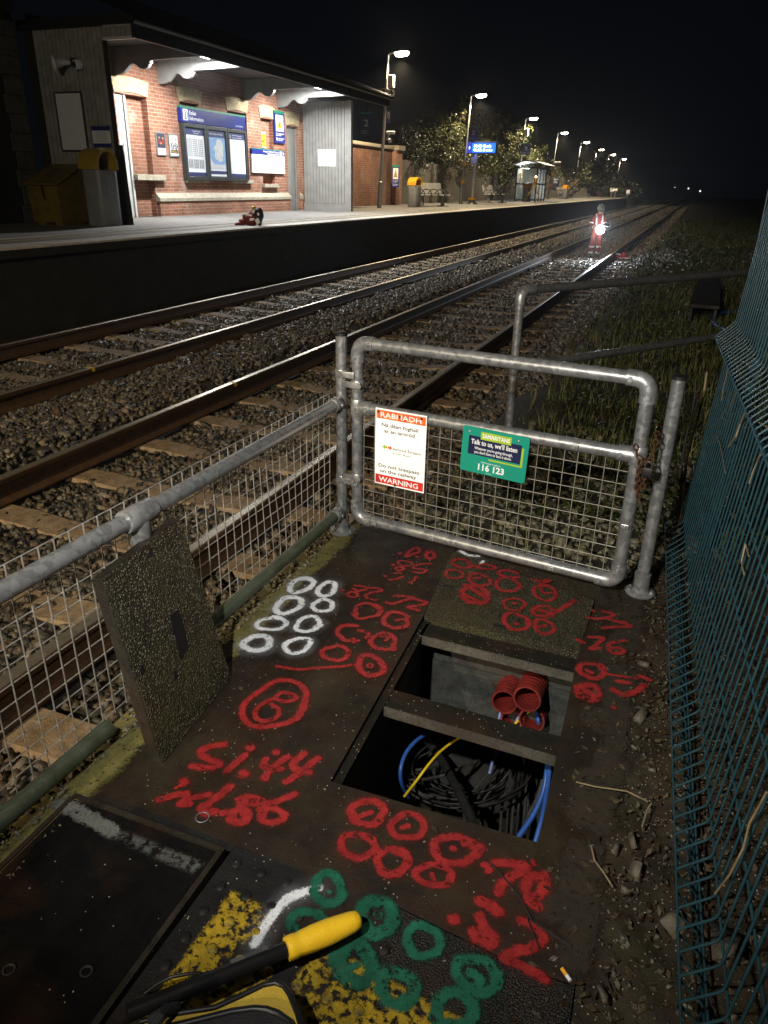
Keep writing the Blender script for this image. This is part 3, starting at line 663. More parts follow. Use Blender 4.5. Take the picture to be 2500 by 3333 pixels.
R.ring(310, 1255, 138, 82, 0, .015).ring(685, 1390, 135, 108, 10, .018).ring(680, 1392, 28, 22, 0, .006)
R.line([(-330, 1398), (-100, 1430), (150, 1412), (360, 1400), (520, 1375)], .010)
R.k = .70
R.to(*K4).ring(1095, 350, 285, 200, -22, .015).line([(1085, 300), (1160, 238), (1290, 280), (1200, 322), (1075, 300), (985, 340), (920, 400), (925, 470), (1010, 498), (1110, 462), (1128, 395), (1060, 345)], .014)
R.line([(640, 712), (540, 718), (435, 760), (440, 810), (520, 850), (595, 885), (520, 918), (350, 908)], .020).line([(825, 800), (740, 872), (665, 942)], .019).dot(868, 735, .024).dot(808, 968, .026)
R.dot(1100, 780, .020).line([(1010, 840), (990, 900), (1060, 920), (1155, 928)], .018).line([(1200, 820), (1110, 890), (1040, 955), (1000, 1010)], .018).dot(1000, 1005, .022)
R.line([(1360, 790), (1270, 860), (1260, 915), (1400, 965)], .019).line([(1475, 832), (1380, 910), (1290, 985), (1195, 1040)], .019)
R.dot(275, 1045, .024).line([(250, 1070), (200, 1100)], .008).line([(50, 1205), (180, 1170), (290, 1150), (300, 1190), (240, 1245), (330, 1240)], .018).line([(300, 1200), (490, 1160)], .017).line([(685, 1092), (600, 1160), (500, 1235), (435, 1285), (480, 1328), (535, 1318)], .021)
R.dot(625, 1325, .020).ring(770, 1350, 70, 58, 0, .022).line([(770, 1205), (870, 1185), (980, 1225), (900, 1240), (790, 1225)], .019).line([(775, 1290), (785, 1225)], .018).ring(1070, 1352, 98, 68, 0, .020).line([(960, 1300), (1010, 1250), (1130, 1212), (1270, 1155)], .018)
R.k = .58
R.to(*K5).ring(305, 205, 108, 82, 5, .020).line([(265, 225), (330, 200)], .016).ring(575, 295, 112, 82, 5, .019).line([(535, 305), (580, 292)], .016).ring(240, 430, 112, 82, 5, .020).ring(475, 537, 105, 82, 10, .019)
R.ring(895, 455, 145, 92, 8, .020).line([(960, 400), (1060, 440)], .028).dot(880, 447, .017).ring(752, 627, 128, 66, 8, .019).line([(735, 615), (755, 660)], .011)
R.line([(1095, 560), (1120, 592)], .022).line([(1170, 538), (1290, 552), (1375, 575), (1270, 640), (1205, 695), (1190, 738)], .026).ring(1430, 705, 62, 72, 0, .026).line([(1500, 620), (1510, 715)], .022).line([(1400, 800), (1450, 840)], .026).line([(1415, 530), (1428, 555)], .012)
R.line([(1065, 805), (1140, 835), (1185, 872)], .030).line([(1060, 900), (1085, 975), (1060, 1050), (1130, 1100), (1150, 1040), (1090, 975)], .024).line([(1020, 1010), (1030, 1055)], .024).dot(885, 922, .028)
R.line([(1340, 932), (1440, 985), (1490, 1058), (1400, 1118), (1285, 1150), (1225, 1185), (1320, 1228), (1430, 1282), (1500, 1328)], .022).line([(1290, 1150), (1350, 1130)], .026)
red_keep = lambda x, y: ~inpit(x, y)
R.mesh('red_paint', MT['red_paint'], .0035, walk, red_keep); R.fog('red_overspray', MT['red_fog'], .0026, walk, red_keep)
Q = Marks(.86).to(*K2)
Q.ring(195, 207, 72, 32, 8, .011).ring(140, 290, 62, 36, 5, .011).line([(300, 235), (370, 215), (460, 240), (390, 255), (310, 240)], .012).ring(328, 335, 82, 46, 12, .013).line([(290, 325), (340, 318)], .012)
Q.ring(300, 452, 105, 62, 14, .016).line([(215, 375), (300, 420), (395, 485)], .016).line([(200, 440), (300, 490), (350, 510)], .014).ring(560, 290, 80, 26, 8, .011, 30, 330).ring(550, 372, 92, 52, 14, .012)
Q.line([(740, 330), (800, 345), (870, 340), (800, 370), (860, 380)], .014).ring(838, 438, 85, 58, 18, .012).line([(800, 400), (830, 440), (885, 435)], .010).ring(600, 525, 80, 46, 10, .012).dot(600, 515, .013)
Q.ring(615, 662, 102, 58, 12, .013).dot(615, 675, .014).ring(825, 578, 78, 42, 5, .013).line([(800, 570), (900, 590), (1000, 535), (1060, 495)], .016).ring(830, 700, 74, 54, 12, .013).line([(790, 700), (835, 690)], .013)
Q.to(*K2)
Q.dot(1208, 575, .012).line([(1165, 630), (1280, 635), (1370, 605), (1290, 580)], .013).line([(1330, 640), (1500, 690), (1400, 700), (1280, 706)], .013).line([(1390, 655), (1460, 665)], .010)
Q.line([(1085, 800), (1140, 822)], .013).line([(1180, 780), (1285, 785), (1230, 840), (1190, 870), (1260, 862)], .012).ring(1390, 882, 52, 24, 5, .011).line([(1455, 802), (1340, 828), (1325, 865)], .011)
Q.ring(1195, 1035, 92, 60, 10, .018).line([(1160, 1035), (1200, 1055)], .012).line([(1290, 1060), (1450, 1085), (1545, 1098)], .009)
Q.ring(1170, 1205, 75, 60, 8, .017).line([(1130, 1190), (1230, 1230)], .020).line([(1080, 1160), (1110, 1200)], .014)
Q.line([(1365, 1185), (1440, 1222), (1540, 1200), (1600, 1150)], .017).line([(1400, 1120), (1480, 1130)], .014).line([(1570, 1080), (1640, 1110)], .014).dot(1365, 1322, .012)
Q.mesh('red_paint', MT['red_paint'], .0065, walk, lambda x, y: (~inpit(x, y)) & (y < 2.83))
Wm = Marks(.86).to(*K3)
for a in ((1170, 365, 160, 88, -20), (1510, 418, 122, 86, -28), (990, 635, 185, 98, -15), (1455, 640, 138, 78, 0), (755, 885, 188, 86, -5), (1262, 885, 172, 92, -20), (570, 1148, 192, 92, -6), (1115, 1178, 170, 98, -10)): Wm.ring(*a, hw=.0150)
Wm.to(*K6).line([(738, 130), (670, 152), (600, 182), (540, 250), (490, 320), (458, 382)], .0155)
Wm.to(*K2).line([(190, 112), (250, 142), (322, 148)], .013).line([(345, 208), (362, 188)], .010)
Wm.mesh('white_paint', MT['white_paint'], .0045, walk); Wm.fog('white_overspray', MT['white_fog'], .0030, walk, None, 3.4)
Gm = Marks(.56).to(*K6).ring(785, 138, 62, 68, 0, .029).dot(790, 150, .012).ring(690, 292, 78, 52, 0, .024)
Gm.to(*K5).ring(365, 915, 108, 112, 20, .029).dot(372, 900, .022).ring(680, 1078, 108, 108, 30, .024).ring(1040, 1300, 145, 105, 35, .026).line([(1000, 1290), (1060, 1330), (1050, 1370)], .022).ring(215, 1230, 105, 140, -15, .028).ring(510, 1392, 118, 105, 20, .027).line([(230, 1240), (180, 1260)], .018)
Gm.to(*K6).ring(1355, 680, 90, 72, 20, .025)
Gm.to(*K2).dot(262, 272, .022)
Gm.fog('green_overspray', MT['green_fog'], .0033, walk, lambda x, y: ~inpit(x, y), 2.2)
Gm.mesh('green_paint', MT['green_paint'], .0060, walk, lambda x, y: ~inpit(x, y))
Sc = Marks()
for _ in range(46):
    x_, y_ = .035 - abs(RNG.normal(0, .05)), RNG.uniform(.75, 2.62); Sc.L.append((np.array([(x_, y_), (x_ + RNG.normal(0, .03), y_ + RNG.uniform(.03, .14))]), RNG.uniform(.02, .06)))
Sc.mesh('washed_soil', MT['soil_creep'], .0020, walk, lambda x, y: ~inpit(x, y) & (x > -.10))
Ms = Marks()
for y0_ in np.arange(.3, 2.72, .11): Ms.L.append((np.array([(-1.232 + RNG.uniform(-.012, .012), y0_), (-1.236 + RNG.uniform(-.012, .012), y0_ + .10)]), RNG.uniform(.022, .05)))
Ms.mesh('moss', MT['moss_line'], .0018, walk)
Ym = Marks().to(*K6).poly([(352, 140), (420, 168), (520, 215), (500, 300), (440, 350), (250, 520), (60, 700), (-60, 730), (30, 590)]).poly([(640, 520), (720, 450), (830, 412), (1030, 515), (1240, 640), (1440, 745), (1300, 900), (700, 900), (640, 620)]).poly([(200, 560), (420, 430), (560, 470), (500, 560), (100, 760)])
Ym.mesh('yellow_paint', MT['yellow_paint'], .0022, tp)
def inpoly(P, x, y):
    c = False
    for p, q in zip(P, np.roll(P, -1, 0)):
        if (p[1] > y) != (q[1] > y) and x < (q[0]-p[0])*(y-p[1])/(q[1]-p[1]) + p[0]: c = not c
    return c
b = MB(); b2 = MB()
for i in range(7):
    for j in range(13):
        cx, cy = -.745 + i*.066, 1.02 - j*.066; yb = any(inpoly(P, cx, cy) for P, _ in Ym.L)
        (b2 if yb else b).lathe([(.0125, 0), (.0115, .003), (.008, .0048), (.0001, .0052)], 12, Matrix.Translation((cx, cy, .0001)))
b.build('blister', MT['tact'], tp, smooth=True, angle=60); b2.build('painted_blister', MT['yellow_worn'], tp, smooth=True, angle=60)
gp = Marks().to(0, 2500, 1300/1659).poly([(205, 160), (265, 128), (330, 155), (470, 235), (520, 285), (470, 300), (400, 262)])
gp2 = Marks().to(0, 2500, 1300/1659).poly([(470, 300), (520, 265), (730, 350), (850, 400), (800, 440), (690, 400), (560, 340)])
# ================================================================ open cable chamber
ch = thing('cable_chamber', 'open rectangular cable chamber sunk in the painted walkway, two thirds uncovered', 'cable chamber', (-.4, 1.77, 0))
ZB = -.92
def L4(off): return [(-.690-off, 2.30), (-.10+off, 2.30), (-.10+off, 1.33), (-.655-off, 1.33)]
b = MB()
for (x0, y0), (x1, y1) in (((-.706, 2.30), (-.670, 1.336)), ((-.098, 2.30), (-.092, 1.336)), ((-.670, 1.336), (-.092, 1.336))):
    b.quad((x0, y0, -.004), (x1, y1, -.004), (x1, y1, ZB), (x0, y0, ZB))
b.quad((-.71, 2.30, -.05), (-.09, 2.30, -.05), (-.09, 2.30, ZB), (-.71, 2.30, ZB))
wall = b.build('wall', MT['chamber'], ch)
b = MB(); b.quad((-.71, 1.33, ZB), (-.09, 1.33, ZB), (-.09, 2.31, ZB), (-.71, 2.31, ZB)); b.build('floor', MT['earth'], ch)
b = MB(); b.box((-.71, 2.272, -.16), (-.095, 2.298, -.055)); b.box((-.71, 2.285, -.62), (-.095, 2.2985, -.235)); b.build('wall_course', MT['chamber'], wall)
fr = MB(); fr.prism([(-.691, 2.21), (-.664, 2.21), (-.630, 1.345), (-.655, 1.345)], (0, 0, -.040), (1, 0, 0), (0, 1, 0), (0, 0, .022)); fr.build('ledge_frame', MT['beam'], ch)
def ledge(name, y0, y1, xl, xr, z, dy):
    b = MB(); b.prism([(xl, y0), (xr, y0 - dy), (xr, y1 - dy), (xl, y1)], (0, 0, z - .012), (1, 0, 0), (0, 1, 0), (0, 0, .012)); o = b.build(name, MT['beam'], ch)
    e = MB(); e.prism([(xl, y0 - .006), (xr, y0 - dy - .006), (xr, y0 - dy - .0005), (xl, y0 - .0005)], (0, 0, z - .033), (1, 0, 0), (0, 1, 0), (0, 0, .034)); e.build('ledge_lip', MT['lip'], o)
    f = MB(); f.prism([(xl, y1 - .02), (xr, y1 - dy - .02), (xr, y1 - dy - .008), (xl, y1 - .008)], (0, 0, z - .060), (1, 0, 0), (0, 1, 0), (0, 0, .047)); f.build('ledge_web', MT['beam'], o)
ledge('far_ledge', 2.115, 2.195, -.672, -.118, -.018, .010)
ledge('cross_beam', 1.705, 1.792, -.655, -.110, -.022, .012)
# lid still in place beyond the opening
z0 = .004
lid = MB(); lid.prism([(-.738, 2.752), (-.118, 2.575), (-.124, 2.205), (-.688, 2.214)], (0, 0, -.05), (1, 0, 0), (0, 1, 0), (0, 0, .05 + z0))
lid = lid.build('chamber_lid', MT['lid2']); tag(lid, 'mossy pebble faced chamber lid still in place below the gate, covered in red rings', 'chamber lid')
for px, py in ((1459, 1908), (1625, 2037)):
    p = gz(px, py, z0 + .001); b = MB(); b.box((p.x-.022, p.y-.010, z0+.0005), (p.x+.022, p.y+.010, z0+.0015)); b.build('lifting_slot', MT['black'], lid)
# lid leaning on the handrail
XL = -1.212
c4 = [gz(531, 2487), gz(755, 2206), gx(622, 1682, XL), gx(337, 1884, XL)]
nrm = (c4[1] - c4[0]).cross(c4[3] - c4[0]).normalized()
if nrm.x < 0: nrm = -nrm
c4[2] = c4[2] - nrm*((c4[2] - c4[0]).dot(nrm))
bm = bmesh.new(); A = [bm.verts.new(p) for p in c4]; B = [bm.verts.new(p - nrm*.042) for p in c4]
bm.faces.new(A); bm.faces.new(B[::-1])
for i in range(4): bm.faces.new((A[i], A[(i+1) % 4], B[(i+1) % 4], B[i]))
bmesh.ops.recalc_face_normals(bm, faces=bm.faces[:]); bmesh.ops.bevel(bm, geom=bm.edges[:], offset=.004, segments=2, affect='EDGES')
me = bpy.data.meshes.new('leaning_lid'); bm.to_mesh(me); bm.free(); me.materials.append(MT['lid']); me.materials.append(MT['lid_edge'])
for p in me.polygons: p.material_index = 0 if p.normal.dot(nrm) > .95 else 1
ll = bpy.data.objects.new('chamber_lid', me); COL.objects.link(ll); tag(ll, 'pebble faced chamber lid standing on edge, leaning against the mesh handrail', 'chamber lid')
def onlid(px, py, off=0):
    v = Vector(ray((px, py))); P0 = c4[0] + nrm*off; k = (P0 - Vector(CAM)).dot(nrm) / v.dot(nrm); return Vector(CAM) + v*k
b = MB(); q = [onlid(*p, .0015) for p in ((553, 2005), (582, 1983), (615, 2106), (589, 2146))]; b.add(q + [p - nrm*.012 for p in q], [(0,1,2,3), (0,4,5,1), (1,5,6,2), (2,6,7,3), (3,7,4,0)]); b.build('lifting_slot', MT['black'], ll)
for px, py in ((490, 1800), (462, 2180), (570, 2200)):
    q = [onlid(px+dx, py+dy, .0012) for dx, dy in ((-5, -14), (5, -18), (8, 10), (-3, 16))]; b = MB(); b.quad(*q); b.build('stain', MT['black'], ll)
# black cover plate in the corner
cp = thing('cover_plate', 'black flush cover plate with a worn grey stripe in the bottom left corner', 'cover plate', (-1.0, .7, 0))
b = MB(); b.bbox((-1.228, .15, -.02), (-.806, 1.028, .003), .002); b.build('plate', MT['black_plate'], cp)
b = MB()
b.box((-1.240, 1.030, -.02), (-.790, 1.043, .0065)); b.box((-.803, .15, -.02), (-.789, 1.029, .0065)); b.box((-1.243, .15, -.02), (-1.230, 1.029, .0065)); b.build('frame', MT['lid_edge'], cp)
gp.mesh('worn_stripe', MT['grey_paint'], .0042, cp); gp2.mesh('worn_stripe', MT['grey_paint_faint'], .0042, cp)
for px, py in ((30, 3160), (282, 3166)):
    p = gz(px, py); b = MB(); b.lathe([(.012, .0032), (.013, .005), (.010, .0052), (.009, .0035)], 16, Matrix.Translation((p.x, p.y, 0))); b.build('lifting_ring', MT['dgrey'], cp, smooth=True)
# bottle ring on the walkway
p = gz(659, 2664); b = MB(); b.tube([(p.x + .016*math.cos(a), p.y + .016*math.sin(a), .004) for a in np.linspace(0, 2*PI, 25)], .0016, 6)
tag(b.build('metal_ring', MT['galv'], smooth=True), 'small bare metal ring lying by the lower red figures', 'ring')
# ducts and cables
def duct(p0, p1, r, lab):
    d = thing('red_duct', lab, 'duct', p0, 'red corrugated ducts entering the chamber')
    p0, p1 = Vector(p0), Vector(p1); n = 34; P = [p0.lerp(p1, i/n) for i in range(n + 1)]
    b = MB(); b.tube(P, r, 24, cap=False, r_list=[r*(1.0 if i % 3 else .90) for i in range(n + 1)]); b.build('outer_sleeve', MT['tube_red'], d, smooth=True, angle=80)
    b = MB(); b.tube(P, r, 24, cap=False, r_list=[r*(.87 if i % 3 else .82) for i in range(n + 1)]); b.build('bore', MT['tube_red'], d, smooth=True, angle=80)
    u, v, t = frame_of(p1 - p0); e = MB()
    ring = [[p1 + (u*math.cos(a) + v*math.sin(a))*r*s for a in np.linspace(0, 2*PI, 25)[:-1]] for s in (1.0, .87)]
    e.add(ring[0] + ring[1], [(i, (i+1) % 24, 24+(i+1) % 24, 24+i) for i in range(24)]); e.build('rim', MT['tube_red'], d)
a0 = gy(1665, 2236, 2.32); a1 = gy(1641, 2286, 2.165); duct((a0.x, 2.40, a0.z + .01), a1, .047, 'left of the two upper red corrugated ducts, lower mouth')
a0 = gy(1745, 2222, 2.32); a1 = gy(1715, 2276, 2.150); duct((a0.x, 2.40, a0.z + .012), a1, .050, 'right of the two upper red corrugated ducts, mouth with yellow cable')
a0 = gy(1745, 2320, 2.32); a1 = gy(1730, 2345, 2.20); duct((a0.x, 2.40, a0.z), a1, .048, 'lowest red corrugated duct, half hidden below the other two')
a0 = gy(1690, 2320, 2.32); a1 = gy(1668, 2350, 2.22); duct((a0.x, 2.40, a0.z), a1, .047, 'low red corrugated duct tucked under the left mouth')
b = MB()
for i in range(9):
    p = gy(1625 + RNG.uniform(-14, 10), 2215 + i*9, 2.283); b.ball(p, RNG.uniform(.010, .02), 7)
tag(b.build('mortar_lump', MT['lip']), 'broken pale mortar beside the red ducts in the chamber wall', 'mortar')
def cab(name, pts, r, mat, lab, cat, group=None, oz=(1050, 2000, .5124)):
    P = [gz(oz[0] + x*oz[2], oz[1] + y*oz[2], z) for x, y, z in pts]
    Q = [2*P[0] - P[1]] + P + [2*P[-1] - P[-2]]; S = []
    for i in range(1, len(Q) - 2):
        for t in np.linspace(0, 1, 9)[:-1]:
            S.append(.5*((2*Q[i]) + (Q[i+1]-Q[i-1])*t + (2*Q[i-1]-5*Q[i]+4*Q[i+1]-Q[i+2])*t*t + (3*Q[i]-Q[i-1]-3*Q[i+1]+Q[i+2])*t**3))
    S.append(P[-1]); b = MB(); b.tube(S, r, 10); return tag(b.build(name, mat, smooth=True), lab, cat, group)
cab('blue_cable', [(1060, 790, -.42), (960, 760, -.38), (850, 735, -.34), (720, 735, -.31), (610, 790, -.30), (530, 880, -.31), (495, 990, -.34), (505, 1080, -.40), (545, 1160, -.50)], .0068, MT['cable_blue'], 'thick blue cable curving in a wide loop through the chamber', 'cable')
cab('yellow_cable', [(1060, 745, -.36), (980, 748, -.32), (870, 785, -.29), (760, 860, -.28), (680, 945, -.29), (605, 1045, -.32), (520, 1155, -.40)], .0044, MT['cable_yellow'], 'thin yellow cable arching across the blue loop in the chamber', 'cable')
cab('black_pipe', [(640, 770, -.55), (740, 900, -.55), (840, 1080, -.5), (900, 1200, -.46), (960, 1330, -.44)], .0165, MT['cable_black'], 'thick black cable slanting across the chamber bottom', 'cable')
cab('blue_cable', [(1435, 880, -.20), (1425, 1000, -.22), (1400, 1130, -.26), (1340, 1270, -.30), (1240, 1420, -.34)], .0085, MT['cable_blue'], 'blue cable running down the right chamber wall, left strand', 'cable')
cab('blue_cable', [(1448, 860, -.18), (1440, 1000, -.20), (1420, 1150, -.22), (1395, 1290, -.24), (1350, 1450, -.28)], .0075, MT['cable_blue'], 'blue cable running down the right chamber wall, right strand', 'cable')
cab('grey_cable', [(1400, 1050, -.24), (1370, 1150, -.27), (1310, 1270, -.30), (1270, 1360, -.36)], .0055, MT['cable_grey'], 'muddy grey cable beside the blue strands at the right wall', 'cable')
cab('blue_cable', [(1345, 560, -.36), (1362, 620, -.36), (1372, 690, -.38), (1380, 800, -.5)], .0075, MT['cable_blue'], 'dull blue cable hanging out of the right red duct', 'cable')
cab('yellow_cable', [(1348, 560, -.36), (1320, 610, -.36), (1250, 668, -.38), (1200, 720, -.4)], .0045, MT['cable_yellow'], 'yellow cable hanging out of the right red duct', 'cable')
cab('rope', [(1150, 528, -.37), (1142, 580, -.37), (1126, 640, -.38), (1110, 740, -.45)], .0052, MT['rope'], 'blue and white draw rope hanging from the left red duct', 'rope')
cab('rope', [(1338, 545, -.36), (1300, 590, -.36), (1240, 662, -.38), (1180, 800, -.48), (1095, 900, -.5), (1060, 1010, -.55)], .0060, MT['rope'], 'blue and white draw rope hanging from the right red duct down into the chamber', 'rope')
for i in range(12):
    x0 = 1265 + i*7 + RNG.uniform(-6, 6); x1 = 980 + i*30 + RNG.uniform(-130, 130)
    cab('black_cable', [(x0 + 20, 640, -.42), (x0, 720, -.47), (x0*.6 + x1*.4, 950 + RNG.uniform(-70, 70), RNG.uniform(-.7, -.52)), (x1, 1180, -.72), (x1 - 20, 1400, -.78)], RNG.uniform(.0035, .0065), MT['cable_grey' if i % 3 == 0 else 'cable_black'], 'dark muddy cable in the bundle falling from the ducts', 'cable', 'dark cables falling from the ducts')
for i in range(13):
    cx, cy, rr = 900 + RNG.uniform(-80, 80), 1000 + RNG.uniform(-60, 60), RNG.uniform(220, 420); a0 = RNG.uniform(0, 2*PI); zz = -.80 + .02*i
    cab('black_cable', [(cx + rr*math.cos(a0 + t), cy + .55*rr*math.sin(a0 + t), zz + RNG.uniform(-.02, .02)) for t in np.linspace(0, 4.6, 12)], RNG.uniform(.0025, .0052), MT['cable_grey' if i % 4 == 1 else 'cable_black'], 'dark cable coiled on the chamber floor', 'cable', 'dark cables coiled in the chamber')
for i, ((xa, ya), (xb, yb)) in enumerate((((520, 1050), (740, 1030)), ((740, 1030), (1040, 900)), ((560, 990), (720, 960)), ((560, 1080), (690, 1180)), ((590, 1090), (640, 1160)), ((530, 1000), (620, 1010)))):
    cab('grey_cable', [(xa, ya, -.62), ((xa+xb)/2, (ya+yb)/2 + 8, -.60), (xb, yb, -.62)], .006, MT['cable_grey'], 'short muddy grey cable end lying among the coils', 'cable', 'muddy cable ends in the chamber')

# ================================================================ mesh handrail on the left
PR = .0242
def fx(y): return -1.266 + .0142*(y - 2.747)
hr = thing('mesh_handrail', 'galvanised pipe handrail with square wire mesh between walkway and track', 'handrail', (-1.28, 1.5, 0))
def fit(b, p, axis, r=.031, l=.05, n=18):
    a = Vector(axis).normalized(); p = Vector(p); b.tube([p - a*l, p - a*(l-.004), p + a*(l-.004), p + a*l], r, n, r_list=[r*.93, r, r, r*.93])
MB().cyl((fx(-.6), -.6, .612), (fx(2.72), 2.72, .612), PR, 24).build('top_rail', MT['galv'], hr, smooth=True)
MB().cyl((fx(-.6), -.6, .095), (fx(1.235), 1.235, .052), PR, 24).build('lower_rail', MT['moss_pipe'], hr, smooth=True)
MB().cyl((fx(1.52), 1.52, .100), (fx(2.72), 2.72, .108), PR, 24).build('lower_rail', MT['moss_pipe'], hr, smooth=True)
MB().cyl((fx(1.455), 1.455, 0), (fx(1.455), 1.455, .60), PR, 20).build('post', MT['galv'], hr, smooth=True)
b = MB(); fit(b, (fx(1.455), 1.455, .612), (.0142, 1, 0), .033, .058); b.tube([(fx(1.455), 1.455, z) for z in (.60, .535, .530)], .031, 18, r_list=[.031, .031, .028]); b.build('tee_fitting', MT['cast'], hr, smooth=True)
b = MB(); 
for z in (.612, .108): fit(b, (fx(2.69), 2.69, z), (.0142, 1, 0), .030, .028); b.cyl((fx(2.69)+.03, 2.69, z), (fx(2.69)+.037, 2.69, z), .009, 10)
b.build('end_fitting', MT['cast'], hr, smooth=True)
b = MB(); ZW = np.arange(.055, .66, .0497)
def bend(y, z): return .004*math.sin(7*y + 3*z) + (.010*math.exp(-((y - 2.25)/.12)**2) * math.sin(9*z))
for y in np.arange(.1, 2.73, .0497):
    b.tube([(fx(y) - .029 + .3*bend(y, z), y + bend(y, z), z) for z in list(np.arange(.05, .65, .1)) + [.6515]], .0020, 5)
for z in ZW: b.tube([(fx(y) - .0325 + .3*bend(y, z), y, z + .4*bend(y, z)) for y in np.arange(.1, 2.74, .1)], .0020, 5)
b.build('mesh_panel', MT['wire'], hr)
# ================================================================ gate posts
def foot(b, x, y): 
    b.tube([(x, y, z) for z in (.09, .088, .018, .016)], .031, 18, r_list=[.028, .031, .031, .031])
    b.lathe([(.0001, 0), (.055, 0), (.058, .004), (.058, .009), (.052, .013), (.034, .016), (.034, .03)], 24, Matrix.Translation((x, y, 0)))
for (x, y, h, lab) in ((-1.264, 2.747, .897, 'galvanised hinge post at the corner of the handrail, left of the gate'), (.040, 2.713, .864, 'free standing galvanised latch post right of the gate')):
    p = thing('gate_post', lab, 'gate post', (x, y, 0), 'gate posts')
    MB().cyl((x, y, .01), (x, y, h), PR, 24).build('pole', MT['galv'], p, smooth=True)
    b = MB(); foot(b, x, y); 
    for s in (-1, 1): b.cyl((x + s*.043, y - .012, .012), (x + s*.043, y - .012, .022), .008, 8)
    b.build('base_flange', MT['cast'], p, smooth=True)
    MB().lathe([(.0001, h+.004), (.019, h+.004), (.0255, h+.001), (.0255, h-.010)], 20, Matrix.Translation((x, y, 0))).build('end_cap', MT['black'], p, smooth=True)
# ================================================================ gate
G0 = Vector((-1.190, 2.746, 0)); G1 = Vector((-.050, 2.601, 0)); GU = (G1 - G0).normalized(); GN = Vector((GU.y, -GU.x, 0)); GL = (G1 - G0).length
if GN.y > 0: GN = -GN
def gp_(s, z, off=0): return G0 + GU*s + Vector((0, 0, z)) + GN*off
gt = thing('gate', 'waist high galvanised pipe gate with wire mesh in its lower half', 'gate', G0)
def bent(pts, rr, k=8):                      # rounded polyline
    o = [Vector(pts[0])]
    for i in range(1, len(pts) - 1):
        p, a, c = Vector(pts[i]), Vector(pts[i-1]), Vector(pts[i+1]); u = (a - p).normalized()*rr; v = (c - p).normalized()*rr
        for t in np.linspace(0, 1, k): o.append((p+u)*(1-t)**2 + p*2*t*(1-t) + (p+v)*t*t)
    return o + [Vector(pts[-1])]
zb, zm, zt = .088, .597, .866
for nm, a, c in (('stile', (0, zb+.05), (0, zt-.05)), ('stile', (GL, zb+.05), (GL, zt-.05)), ('top_bar', (.05, zt), (GL-.05, zt)), ('bottom_bar', (.05, zb), (GL-.05, zb)), ('middle_bar', (.0, zm), (GL, zm))):
    MB().cyl(gp_(*a), gp_(*c), PR, 24).build(nm, MT['galv'], gt, smooth=True)
def bolts(b, p, n=GN, r=.0095):
    p = Vector(p); b.cyl(p, p + n*.006, r, 12); b.cyl(p + n*.006, p + n*.010, r*.62, 10)
for s, z, ds, dz in ((0, zt, 1, -1), (GL, zt, -1, -1), (0, zb, 1, 1), (GL, zb, -1, 1)):
    b = MB(); b.tube(bent([gp_(s, z + dz*.078), gp_(s, z), gp_(s + ds*.078, z)], .052), .0295, 18)
    bolts(b, gp_(s, z + dz*.058, .028)); bolts(b, gp_(s + ds*.062, z, .028)); b.build('elbow_fitting', MT['cast'], gt, smooth=True)
for s, ds in ((0, 1), (GL, -1)):
    b = MB(); fit(b, gp_(s, zm), (0, 0, 1), .030, .036); b.tube([gp_(s, zm), gp_(s + ds*.07, zm)], .0295, 18); bolts(b, gp_(s + ds*.056, zm, .028)); bolts(b, gp_(s, zm, .029)); b.build('tee_fitting', MT['cast'], gt, smooth=True)
b = MB()
for s in np.arange(.03, GL, .0505): b.tube([gp_(s + .0015*math.sin(9*s), z, -.004) for z in (zb, .34, zm)], .0016, 5)
for z in np.arange(zb + .035, zm, .0505): b.tube([gp_(s, z + .002*math.sin(4*s + z*9), -.0075) for s in np.linspace(0, GL, 8)], .0016, 5)
b.build('mesh_panel', MT['wire_dull'], gt)
for s, z in ((.10, zb), (.38, zb), (.90, zb), (GL, .33), (.0, .17), (.93, zm), (.0, .25)):
    b = MB(); M = frameM(gp_(s, z, .026), GU, (0, 0, 1)); b.bbox((-.014, -.009, -.004), (.014, .009, .004), .002, M); bolts(b, gp_(s, z, .029), r=.006); b.build('mesh_clip', MT['cast'], gt)
for z1, z2 in ((.735, .695), (.265, .285)):
    b = MB(); px, py = -1.264, 2.747
    fit(b, (px, py, z1), (0, 0, 1), .0285, .016, 20); fit(b, gp_(0, z2), (0, 0, 1), .0285, .016, 20)
    a, c = Vector((px, py - .030, z1)), gp_(0, z1, .030); b.bbox((-.01, -.013, -.003), ((c - a).length, .013, .003), .0015, frameM(a, c - a, (0, 0, 1)))
    a, c = Vector((px + .02, py - .024, z2)), gp_(.0, z2, .031); b.bbox((-.01, -.013, -.003), ((c - a).length + .03, .013, .003), .0015, frameM(a, c - a, (0, 0, 1)))
    bolts(b, gp_(.028, z2, .033)); b.build('hinge', MT['cast'], gt, smooth=True, angle=35)
# chain and padlock on the latch side
def onGate(px, py, off):
    v = Vector(ray((px, py))); P0 = gp_(0, 0, off); k = (P0 - Vector(CAM)).dot(GN) / v.dot(GN); return Vector(CAM) + v*k
def chain(b, pts, L=.021, r=.0025):
    pts = [Vector(p) for p in pts]; acc = []; 
    for p, q in zip(pts[:-1], pts[1:]):
        n = max(1, int((q - p).length / (L*.72)))
        acc += [p.lerp(q, i/n) for i in range(n)]
    acc.append(pts[-1])
    for i in range(len(acc) - 1):
        d = (acc[i+1] - acc[i]).normalized(); u, v, _ = frame_of(d); sd = u if i % 2 else v; c = (acc[i] + acc[i+1])/2
        b.tube([c + d*(L*.62*math.cos(t)) + sd*(L*.36*math.sin(t)) for t in np.linspace(0, 2*PI, 15)], r, 6)
b = MB()
chain(b, [onGate(2068, 1448, .036), onGate(2072, 1480, .040), onGate(2092, 1500, .042), onGate(2112, 1505, .038)])
